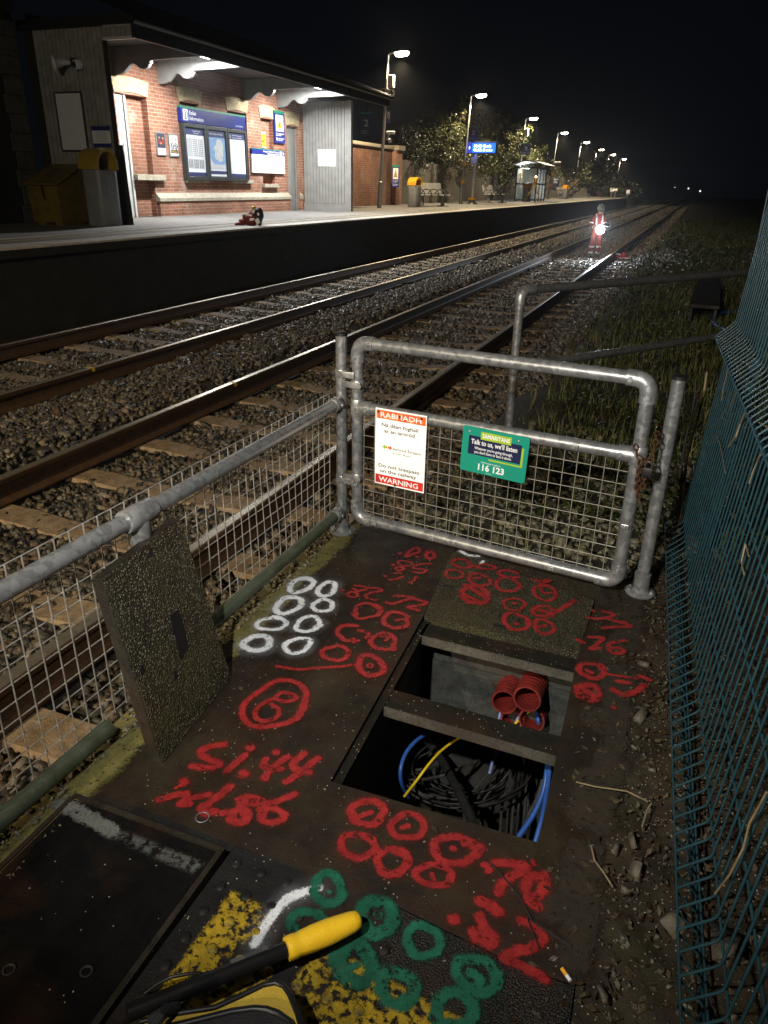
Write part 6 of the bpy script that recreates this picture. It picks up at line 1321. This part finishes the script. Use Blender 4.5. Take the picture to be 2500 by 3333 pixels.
# ---------------------------------------------------------------- benches
bn = thing('bench', 'nearer platform bench with pale seats and hooped armrests, beside the litter bin', 'bench', group='platform benches')
b = MB()
for i in range(4): b.bbox((-.24, -1.0 + i*.5 + .012, .43), (.24, -1.0 + (i+1)*.5 - .012, .465), .01)
b.build('seat', MT['trim'], bn); b = MB(); Mb = Matrix.Translation((-.25, 0, .50)) @ Matrix.Rotation(-.20, 4, 'Y')
for i in range(4): b.bbox((-.015, -1.0 + i*.5 + .012, 0), (.015, -1.0 + (i+1)*.5 - .012, .42), .01, Mb)
b.build('backrest', MT['trim'], bn)
for y in (-1.0, -.5, 0, .5, 1.0):
    b = MB(); b.tube([(.02 + .25*math.cos(t), y, .50 + .17*math.sin(t)) for t in np.linspace(-.4, PI + .4, 16)], .022, 8); b.build('armrest', MT['dgrey'], bn, smooth=True)
for y in (-.75, .75):
    b = MB(); b.bbox((-.08, y - .05, .02), (.06, y + .05, .43), .01); b.bbox((-.28, y - .05, 0), (.30, y + .05, .035), .01); b.build('leg', MT['galv'], bn)
q0, q1 = gx(1383, 674, -10.5), gx(1447, 640, -10.3); put(bn, Vector((-10.55, 32.3, 0)), ZP, -.30)
put(copy_tree(bn), Vector((-10.6, gx(1615, 640, -10.6).y, 0)), ZP, -.30, 'farther platform bench with hooped armrests, right of the lit display')
put(copy_tree(bn), Vector((-11.0, 70.5, 0)), ZP, -.30, 'smallest platform bench, half hidden behind the distant litter bin')
# ---------------------------------------------------------------- train display
YD = gx(1536, 665, -10.6).y; dp = thing('train_display', 'lit blue passenger display on a grey pole', 'display', (-10.6, YD, ZP))
tp_ = gy(1549, 503, YD); b = MB(); b.tube([(-10.6, YD, ZP + .1), (tp_.x, YD, tp_.z + .02)], .075, 14); b.build('pole', MT['trim'], dp, smooth=True)
b = MB(); b.lathe([(.28, 0), (.26, .03), (.10, .16), (.09, .2)], 20, Matrix.Translation((-10.6, YD, ZP))); b.build('foot', MT['galv'], dp, smooth=True); b = MB(); b.tube([(-10.6, YD, ZP + .20), (-10.6, YD, ZP + .30)], .22, 16); b.build('collar', MT['amber'], dp, smooth=True)
A, B = gy(1535, 461, YD - .15), gy(1614, 500, YD - .15); M = frameM(Vector((A.x, YD - .15, B.z)), (1, .10, 0), (0, 0, 1)); w, h = B.x - A.x, A.z - B.z
b = MB(); b.bbox((0, 0, -.30), (w, h, 0), .02, M); b.build('casing', MT['navy'], dp); plate(MB(), w*.92, h*.80, M, .0005, .006, w*.03, h*.09).build('screen', MT['screen'], dp)
b = MB(); text_into(b, '10:42 Cork', M, w*.09, h*.55, h*.19, w*.68, z=.008, bold=.05); text_into(b, 'Cobh 2 min', M, w*.09, h*.22, h*.19, w*.74, z=.008, bold=.05); b.build('screen_text', MT['screentext'], dp)
A2 = gy(1516, 461, YD - .05); M2 = frameM(Vector((A2.x, YD + .25, B.z)), (A.x - A2.x, -.42, 0), (0, 0, 1)); wl = Vector((A.x - A2.x, .42, 0)).length; plate(MB(), wl*.97, h*.9, M2, -.02, .0, 0, h*.05).build('side_screen', MT['screenside'], dp)
b = MB(); b.add([M2 @ Vector((wl*x, h*y, .004)) for x, y in ((.55, .35), (.8, .5), (.55, .65))], [(0, 1, 2)]); b.build('arrow', MT['screentext'], dp)
lamp('display_glow', 'AREA', (.3, -.35, tp_.z - ZP + .3), 7, (.15, .25, 1.0), parent=dp, to=None, size=.6); bpy.data.objects['display_glow'].rotation_euler = (PI/2, 0, 0)
b = MB(); b.bbox((tp_.x - .22, YD - .08, tp_.z - .42), (tp_.x - .02, YD + .08, tp_.z - .12), .01); b.build('control_box', MT['paper'], dp)
# ---------------------------------------------------------------- shelter
Y0 = 51.0; A = gy(1676, 640, Y0); B = gy(1742, 640, Y0); x0, x1 = A.x, B.x; Y1 = gx(1771, 640, x1).y; Y1 = min(max(Y1, Y0 + 3), Y0 + 7)
zr = gy(1742, 541, Y0).z; sh = thing('waiting_shelter', 'lit glazed waiting shelter with a pale curved roof', 'shelter', ((x0 + x1)/2, Y0 + 2, ZP))
def panel_frame(nm, pts, mat_g):
    b = MB(); (xa, ya), (xb, yb) = pts; L = math.hypot(xb - xa, yb - ya); M = frameM(Vector((xa, ya, ZP)), (xb - xa, yb - ya, 0), (0, 0, 1)); H_ = zr - ZP - .05; n = max(1, round(L / 1.0))
    for i in range(n + 1): b.bbox((L*i/n - .035, 0, -.035), (L*i/n + .035, H_, .035), .008, M)
    for z in (.10, H_*.52, H_ - .04): b.bbox((.036, z - .035, -.028), (L - .036, z + .035, .028), .006, M)
    b.build('frame', MT['dgrey'], sh); b = MB()
    for i in range(n):
        for a_, c_ in ((.14, H_*.52 - .04), (H_*.52 + .04, H_ - .08)): plate(b, L/n - .08, c_ - a_, M, -.004, .004, L*i/n + .04, a_)
    b.build('pane', mat_g, sh)
panel_frame('end', ((x0, Y0), (x1, Y0)), MT['frost']); panel_frame('front', ((x1, Y0), (x1, Y1)), MT['glass']); panel_frame('back', ((x0, Y0), (x0, Y1)), MT['frost']); panel_frame('end', ((x0, Y1), (x1, Y1)), MT['frost'])
b = MB(); n = 14; arc = [(x0 - .25 + (x1 - x0 + .75)*i/n, zr + .02 + .30*math.sin(PI*(.12 + .80*i/n))) for i in range(n + 1)]; b.prism(arc + [(x, z - .07) for x, z in arc[::-1]], (0, Y0 - .35, 0), (1, 0, 0), (0, 0, 1), (0, Y1 - Y0 + .7, 0)); b.build('roof', MT['white'], sh, smooth=True, angle=30)
p = gy(1707, 545, Y0 + .8); b = MB(); b.bbox((p.x - .15, Y0 + .5, zr - .12), (p.x + .15, Y0 + 1.7, zr - .05), .01); b.build('ceiling_lamp', MT['tubeglow'], sh)
lamp('shelter_light', 'AREA', (p.x - (x0+x1)/2, -.9, zr - ZP - .16), 110, (.95, 1.0, .93), parent=sh, size=.5)
b = MB(); b.bbox((x0 + .15, Y0 + .6, ZP + .43), (x0 + .55, Y1 - .6, ZP + .48), .01); b.box((x0 + .3, Y0 + 1, ZP), (x0 + .4, Y0 + 1.1, ZP + .43)); b.box((x0 + .3, Y1 - 1.1, ZP), (x0 + .4, Y1 - 1, ZP + .43)); b.build('seat', MT['dgrey'], sh)
# ---------------------------------------------------------------- survey tripod
YT = 47.5; p = gy(1745, 570, YT); tr = thing('survey_tripod', 'yellow survey tripod with a red instrument in front of the shelter', 'tripod', (p.x, YT, ZP)); hz = gy(1745, 596, YT).z
ft = [gy(1702, 660, YT), gy(1744, 660, YT - .5), gy(1760, 661, YT - .2)]; ft[0].y += .3
for q in ft:
    b = MB(); c = Vector((p.x, YT, hz)); e = Vector((q.x, q.y, ZP)); d_ = (e - c).cross(Vector((0, 1, 0))).normalized()
    for s in (-1, 1): b.tube([c + d_*.035*s, c.lerp(e, .62) + d_*.03*s], .018, 8)
    b.tube([c.lerp(e, .5), e], .02, 8); l_ = b.build('leg', MT['yellow'], tr, smooth=True); b = MB(); b.tube([c.lerp(e, .93), e], .022, 8); b.build('foot_spike', MT['red'], l_, smooth=True)
b = MB(); b.lathe([(.09, 0), (.09, .03), (.05, .05)], 16, Matrix.Translation((p.x, YT, hz))); b.build('head_plate', MT['red'], tr, smooth=True)
b = MB(); b.bbox((p.x - .09, YT - .08, hz + .05), (p.x + .09, YT + .08, hz + .20), .02); b.bbox((p.x - .10, YT - .06, hz + .20), (p.x - .06, YT + .06, hz + .38), .01); b.bbox((p.x + .06, YT - .06, hz + .20), (p.x + .10, YT + .06, hz + .38), .01); b.cyl((p.x, YT - .12, hz + .29), (p.x, YT + .1, hz + .29), .055, 14); b.build('instrument', MT['amber'], tr, smooth=True, angle=40)
b = MB(); b.ball((p.x + .03, YT - .125, hz + .34), .05, 10); b.build('indicator_light', EM('instrument_glow', (1, .75, .55, 1), 14), tr, smooth=True)
# ---------------------------------------------------------------- mirror pole and far signs
p = gx(1944, 642, -11.0); mp = thing('mirror_pole', 'pole with a dark backed convex mirror in front of the hedge', 'mirror', (p.x, p.y, ZP)); t_ = gy(1958, 566, p.y)
b = MB(); b.tube([(p.x, p.y, ZP), (t_.x, p.y, t_.z)], .07, 10); b.build('pole', MT['galv'], mp, smooth=True); q = gy(1953, 588, p.y - .2); b = MB(); b.lathe([(.0001, .12), (.3, .08), (.48, 0), (.46, -.03), (.0001, -.03)], 20, Matrix.Translation(q) @ Vector((.25, -1, 0)).to_track_quat('Z', 'Y').to_matrix().to_4x4()); b.build('mirror', MT['black'], mp, smooth=True); b = MB(); b.tube([(p.x, p.y, ZP), (p.x, p.y, ZP + .4)], .1, 10); b.build('band', MT['red'], mp)
for (c0, c1, foot_, lab) in (((1988, 611), (1997.5, 624), (1988, 643.5), 'left of the two paired white signs near the platform end'), ((1999, 614), (2009, 621.5), (2000, 643.5), 'right of the two paired white signs near the platform end, wider than tall'), ((2040, 618), (2049, 632), (2041, 643.5), 'white sign standing alone at the platform end')):
    Ys = 92.0; A, B = gy(*c0, Ys), gy(*c1, Ys); F_ = gy(foot_[0], foot_[1], Ys); s_ = thing('platform_end_sign', lab, 'sign', (F_.x, Ys, ZP), 'white signs at the platform end')
    b = MB(); b.tube([(F_.x, Ys + .06, ZP - .05), ((A.x + B.x)/2, Ys + .06, A.z)], .05, 8); b.build('post', MT['galv'], s_); b = MB(); b.bbox((A.x, Ys - .02, B.z), (B.x, Ys + .0, A.z), .008); b.build('panel', MT['white'], s_)
    b = MB(); Mq = frameM(Vector((A.x, Ys - .022, B.z)), (1, 0, 0), (0, 0, 1)); plate(b, (B.x - A.x)*.7, (A.z - B.z)*.12, Mq, 0, .003, (B.x - A.x)*.15, (A.z - B.z)*.12); b.build('band', MT['blueink'], s_)
# ---------------------------------------------------------------- trees and bushes behind the fence
def tree(name, lab, base, blobs, n, leaf, mat, cat='tree', group='bushes behind the platform fence', limbs=7):
    t = thing(name, lab, cat, base, group); base = Vector(base); b = MB(); cs = [Vector(c) for c, r in blobs]; top = sum(cs, Vector()) / len(cs)
    b.tube([base, base.lerp(top, .5) + Vector((.1, .1, 0)), top], .1, 8, r_list=[.16, .10, .04])
    for c, r in [(Vector(q), rr) for q, rr in blobs]:
        s0 = base.lerp(top, RNG.uniform(.2, .6)); b.tube([s0, s0.lerp(c, .5) + Vector(RNG.uniform(-.2, .2, 3)), c], .03, 6, r_list=[.06, .04, .015])
        for _ in range(limbs):
            e = c + Vector(RNG.normal(size=3)).normalized()*r*RNG.uniform(.6, 1.05); b.tube([c, c.lerp(e, .5) + Vector(RNG.uniform(-.1, .1, 3)), e], .01, 5, r_list=[.016, .011, .004])
    b.build('trunk', MT['bark'], t, smooth=True)
    P = []; wts = np.array([r**2 for _, r in blobs]); wts = wts / wts.sum()
    for (c, r), w_ in zip(blobs, wts):
        m = int(n*w_); k = max(6, m // 45); sub = np.array(c) + RNG.normal(size=(k, 3))*r*.50; q = sub[RNG.integers(0, k, m)] + RNG.normal(size=(m, 3))*r*.15; P.append(q)
    P = np.concatenate(P); m = len(P); u = RNG.normal(size=(m, 3)); u /= np.linalg.norm(u, axis=1, keepdims=True); v = np.cross(u, RNG.normal(size=(m, 3))); v /= np.linalg.norm(v, axis=1, keepdims=True)
    s = (RNG.uniform(.6, 1.25, m)*leaf)[:, None]; V = np.stack([P - u*s, P + v*s*.5 - u*s*.1, P + u*s, P - v*s*.5 - u*s*.1], 1).reshape(-1, 3)
    npmesh('crown', V, np.arange(m*4).reshape(-1, 4), mat, t); return t
def blob(px, py, Y, r): return (tuple(gy(px, py, Y)), r)
tree('bush', 'large variegated bush with bare upper branches behind the fence, left of the display', (-14.6, 40.5, 0), [blob(1420, 440, 40.5, .95), blob(1460, 400, 40.2, .75), blob(1400, 480, 40.8, .95), blob(1450, 490, 40.3, .9), blob(1490, 440, 40, .7), blob(1380, 420, 41, .6), blob(1500, 370, 40, .45), blob(1350, 500, 41, .8), blob(1510, 335, 40, .3), blob(1500, 520, 40, .7)], 15000, .055, MT['leaf'])
tree('bush', 'bright yellow green bush spreading right above the lit display', (-14.4, 43.5, 0), [blob(1550, 395, 42.5, .55), blob(1590, 415, 42.5, .6), blob(1620, 400, 42.5, .50), blob(1640, 390, 42.5, .32), blob(1560, 440, 43, .8), blob(1605, 450, 43, .55), blob(1570, 510, 43, .9), blob(1620, 530, 43, .8)], 9500, .07, MT['leaf'])
tree('bush', 'upright dark green bush behind the lamp at the shelter', (-14.5, 53.5, 0), [blob(1680, 430, 53.5, .8), blob(1665, 480, 53.5, 1.0), blob(1690, 460, 53, .85), blob(1670, 530, 53.5, 1.2), blob(1700, 510, 53, .9), blob(1640, 540, 53.5, 1.0), blob(1740, 530, 55, .9)], 9500, .075, MT['leaf'])
tree('bush', 'low shadowed bush behind the fence near the brick pier', (-15.5, 36, 0), [blob(1310, 490, 36, .8), blob(1345, 480, 36.5, .8), blob(1330, 440, 36.5, .6), blob(1370, 520, 37, .7)], 4500, .055, MT['leaf'])
tree('bush', 'autumn coloured bush around the lamps beyond the shelter', (-13.8, 86, 0), [blob(1945, 540, 86, 1.1), blob(1925, 560, 86, 1.1), blob(1965, 560, 86, 1.2), blob(1950, 585, 86, 1.4), blob(1985, 580, 86, .9), blob(1915, 590, 85, 1.1), blob(1957, 520, 86, .5)], 7500, .11, MT['leaf2'])
tree('bush', 'slim climbing plant on the fence left of the autumn bush', (-13.4, 80, 0), [blob(1906, 545, 80, .5), blob(1905, 565, 80, .55), blob(1908, 585, 80, .6)], 1800, .10, MT['leaf'])
tree('hedge', 'long low hedge beyond the fence end behind the white signs', (-12.6, 96, 0), [blob(1975, 600, 94, 1.1), blob(1990, 605, 95, 1.2), blob(2005, 605, 96, 1.1), blob(2020, 610, 97, 1.1), blob(2035, 615, 98, 1.0), blob(2050, 622, 99, .9), blob(2062, 630, 100, .8), blob(1985, 590, 95, .8), blob(2010, 625, 94, 1.0), blob(2035, 630, 95, .9)], 9000, .11, MT['leaf'], 'hedge', None)
tree('bush', 'dark bush behind the fence between shelter and autumn bush', (-14.2, 66, 0), [blob(1775, 540, 62, .8), blob(1800, 560, 66, .9), blob(1870, 560, 72, .9), blob(1840, 565, 70, .8)], 1500, .08, MT['leaf'])
# ---------------------------------------------------------------- worker with torch
WS = .86; wp = gz(1932, 838, -.45); YW = wp.y; wk = thing('worker', 'person in orange work clothes and grey hard hat, head bowed over a bright torch', 'person', wp)
def skin(name, verts, edges, mat, parent, sub=2, smooth=True):
    me = bpy.data.meshes.new(name); me.from_pydata([v[:3] for v in verts], edges, []); o = bpy.data.objects.new(name, me); COL.objects.link(o)
    m = o.modifiers.new('s', 'SKIN'); m.use_smooth_shade = smooth
    for i, v in enumerate(verts): me.skin_vertices[0].data[i].radius = (v[3], v[4] if len(v) > 4 else v[3])
    me.skin_vertices[0].data[0].use_root = True
    o.modifiers.new('d', 'SUBSURF').levels = sub; dg = bpy.context.evaluated_depsgraph_get(); me2 = bpy.data.meshes.new_from_object(o.evaluated_get(dg)); bpy.data.objects.remove(o)
    me2.transform(Matrix.Scale(WS, 4)); me2.materials.clear(); [me2.materials.append(x) for x in (mat if isinstance(mat, list) else [mat])]
    o = bpy.data.objects.new(name, me2); COL.objects.link(o); o.parent = parent; WL[o.name] = wloc(parent); return o
S = [(0, 0, .90, .155, .12), (0, -.01, 1.06, .145, .11), (0, -.03, 1.24, .17, .115), (0, -.05, 1.37, .10, .085), (0, -.09, 1.455, .058, .06), (0, -.14, 1.53, .080, .088), (0, -.165, 1.615, .082, .092),
     (-.185, -.03, 1.345, .075), (-.245, -.02, 1.10, .062), (-.165, -.22, .99, .050), (-.09, -.31, .985, .036),
     (.185, -.03, 1.345, .075), (.255, -.02, 1.10, .062), (.175, -.23, 1.01, .050), (.10, -.31, 1.005, .036),
     (-.10, 0, .82, .105), (-.115, -.03, .48, .082), (-.125, .02, .12, .064), (.10, 0, .82, .105), (.12, -.045, .48, .082), (.125, .0, .12, .064)]
E_ = [(0, 1), (1, 2), (2, 3), (3, 4), (4, 5), (5, 6), (2, 7), (7, 8), (8, 9), (9, 10), (2, 11), (11, 12), (12, 13), (13, 14), (0, 15), (15, 16), (16, 17), (0, 18), (18, 19), (19, 20)]
bo = skin('body', S, E_, [MT['hiviz'], MT['skin']], wk)
for p_ in bo.data.polygons:
    c = p_.center / WS
    if c.z > 1.44 or (c.y < -.275 and .9 < c.z < 1.1): p_.material_index = 1
def wb(mb, nm, mat, par=None, **k):
    mb.v = [(x*WS + wp.x, y*WS + wp.y, z*WS + wp.z) for x, y, z in mb.v]; return mb.build(nm, mat, par or wk, **k)
for s in (-1, 1):
    b = MB(); b.tube([(s*.125, .07, .055), (s*.127, -.02, .06), (s*.135, -.11, .045), (s*.14, -.19, .035)], .05, 12, r_list=[.045, .055, .048, .032]); b.tube([(s*.125, .015, .05), (s*.125, .015, .17)], .068, 12); wb(b, 'boot', MT['boot'], smooth=True)
    b = MB(); b.tube([(s*.119, -.02 - .0, .40), (s*.1195, -.013, .345)], .083, 16, cap=False, r_list=[.087, .083]); b.tube([(s*.124, .012, .20), (s*.1245, .016, .145)], .07, 16, cap=False, r_list=[.075, .074]); b.tube([(s*.231, -.025, 1.175), (s*.238, -.025, 1.135)], .07, 14, cap=False, r_list=[.071, .071]); b.tube([(s*.19, -.185, 1.015), (s*.175, -.215, 1.005)], .055, 14, cap=False, r_list=[.058, .057])
    b.tube([(s*.10, -.06, 1.43), (s*.105, -.135, 1.36), (s*.105, -.155, 1.24), (s*.09, -.145, 1.08)], .026, 8); b.tube([(s*.10, -.04, 1.43), (s*.105, .09, 1.33), (s*.10, .10, 1.1)], .024, 8); wb(b, 'reflective_tape', MT['reflect'], smooth=True)
    for i in range(5):
        b = MB(); l = [.045, .065, .07, .066, .052][i]; z0_ = 1.0 + (.02 if s > 0 else 0)
        if i == 0: pts = [(s*.09, -.32, z0_ + .02), (s*.065, -.345, z0_ + .03), (s*.05, -.37, z0_ + .02)]
        else: pts = [(s*.085, -.325, z0_ + .03 - i*.020), (s*.075, -.36, z0_ + .03 - i*.020), (s*.045, -.385, z0_ + .028 - i*.020), (s*.02, -.375, z0_ + .026 - i*.020)]
        b.tube(pts, .0095, 7); wb(b, 'finger', MT['skin'], bo, smooth=True)
hd_c = Vector((0, -.165, 1.60)); Mt = Matrix.Translation(hd_c) @ Matrix.Rotation(.55, 4, 'X')
b = MB(); b.lathe([(.150, .005), (.132, .012), (.130, .06), (.115, .11), (.075, .148), (.0001, .160)], 22, Mt @ Matrix.Diagonal((.92, 1.08, 1, 1))); b.tube([Mt @ Vector((.015*k, 0, 0)) + Mt.to_3x3() @ Vector((0, .14*math.cos(t), .155*math.sin(t))) for k in (0,) for t in np.linspace(.3, 2.8, 10)], .012, 8)
b.add([Mt @ Vector((x, y, z)) for x, y, z in ((-.10, -.12, .012), (.10, -.12, .012), (.07, -.20, -.004), (-.07, -.20, -.004), (-.10, -.12, .020), (.10, -.12, .020), (.07, -.20, .003), (-.07, -.20, .003))], [(0,1,2,3), (4,5,6,7), (2,3,7,6), (0,3,7,4), (1,2,6,5)]); wb(b, 'hard_hat', MT['helmet'], smooth=True, angle=50)
b = MB(); b.ball((0, -.25, 1.535), .018, 8, sc=(.9, 1.2, 1.2)); b.ball((-.085, -.155, 1.56), .022, 8, sc=(.5, 1, 1.3)); b.ball((.085, -.155, 1.56), .022, 8, sc=(.5, 1, 1.3)); wb(b, 'face', MT['skin'], bo, smooth=True)
b = MB(); [b.ball((x, -.238, 1.56), .011, 8) for x in (-.032, .032)]; b.tube([(-.025, -.225, 1.492), (.025, -.225, 1.492)], .006, 6); wb(b, 'hair', MT['hair'], smooth=True)
b = MB(); b.tube([(0, .0, 1.45), (0, -.10, 1.44)], .085, 14, r_list=[.095, .085]); wb(b, 'collar', MT['bag_black'], smooth=True)
wk.rotation_euler = (0, 0, .38); tc = Vector((wp.x + .13, wp.y - .31, wp.z + .95*WS)); to = thing('torch', 'bright white torch shining from the worker\'s hands', 'torch', tc)
dq = (Vector((-.3, 4, .3)) - tc).normalized(); MB().cyl(tc + Vector((0, .12, .02)), tc - Vector((0, .02, 0)), .03, 14).build('barrel', MT['black'], to, smooth=True)
b = MB(); b.ball(tc - Vector((0, .06, .0)), .13, 14, sc=(1, .6, 1)); b.build('lens', MT['torchglow'], to, smooth=True)
lamp('torch_beam', 'SPOT', (0, -.16, 0), 330, (.84, .91, 1.0), parent=to, spot_size=math.radians(120), spot_blend=.9, shadow_soft_size=.05); bpy.data.objects['torch_beam'].rotation_euler = Vector((.05, -1, -.42)).to_track_quat('-Z', 'Y').to_euler()
lamp('torch_spill', 'POINT', (0, -.15, .05), 4, (.84, .91, 1.0), parent=to, shadow_soft_size=.06)
tb = thing('tablet', 'thin tablet held beside the torch by the worker', 'tablet', tc + Vector((.14, 0, .12))); M = frameM(tc + Vector((.05, -.02, .10)), (1, -.15, -.12), (0, .7, .5)); MB().bbox((0, 0, 0), (.22, .15, .012), .004, M).build('body', MT['reflect'], tb); plate(MB(), .19, .125, M, .0125, .014, .015, .012).build('display', MT['black'], tb)
# ---------------------------------------------------------------- red tool on the ground by the rail
p = gz(2022, 838, -.42); rt = thing('rail_tool', 'small red rail tool lying on the ballast right of the rail near the worker', 'tool', p)
b = MB(); b.bbox((p.x - .18, p.y - .08, p.z - .02), (p.x + .16, p.y + .08, p.z + .06), .02); b.bbox((p.x + .02, p.y - .05, p.z + .06), (p.x + .10, p.y + .05, p.z + .16), .02); b.build('body', MT['red'], rt); b = MB(); b.tube([(p.x - .22, p.y - .1, p.z + .12), (p.x - .02, p.y - .1, p.z + .08)], .02, 8); b.tube([(p.x - .05, p.y - .14, p.z - .02), (p.x + .28, p.y - .14, p.z + .0)], .018, 8); b.build('handle', MT['reflect'], rt, smooth=True)
fl = MB()
for _ in range(70):
    px, py = RNG.normal(2150, 38), RNG.normal(868, 26); q = gz(px, py, -.05); q.z = float(hground(q.x, q.y)) + RNG.uniform(.12, .25)
    fl.ball(q, RNG.uniform(.012, .03), 6, sc=(1, 1, .5))
tag(fl.build('white_flowers', MT['paper']), kind='stuff')
# ---------------------------------------------------------------- distant lamps
for px, py, r, lab in ((2241, 613.5, .13, 'left of the two bright distant lamps beyond the curve'), (2279, 622, .15, 'right of the two bright distant lamps beyond the curve'), (2197, 610, .07, 'faintest distant lamp, left of the bright pair')):
    p = gy(px, py, 210); o = thing('distant_lamp', lab, 'lamp', (p.x, 210, -1)); b = MB(); b.ball(p, r, 12); b.build('lens', MT['farlight'], o, smooth=True); b = MB(); b.tube([(p.x, 210.4, -1.4), (p.x, 210.4, p.z + .4)], .12, 8); b.bbox((p.x - .5, 210.2, p.z - .6), (p.x + .5, 210.5, p.z + .6), .05); b.build('post', MT['dgrey'], o)
# ================================================================ thin haze added for a glow round the lamps
hm = bpy.data.materials.new('haze'); hm.use_nodes = True; t_ = hm.node_tree; t_.nodes.remove(t_.nodes['Principled BSDF']); v_ = t_.nodes.new('ShaderNodeVolumePrincipled')
v_.inputs['Color'].default_value = (.92, .95, 1, 1); v_.inputs['Density'].default_value = .0010; v_.inputs['Anisotropy'].default_value = .88
t_.links.new(v_.outputs[0], t_.nodes['Material Output'].inputs['Volume'])
b = MB(); b.box((-160, -70, -2.4), (160, 330, 9)); o = b.build('haze', hm); o['kind'] = 'stuff'
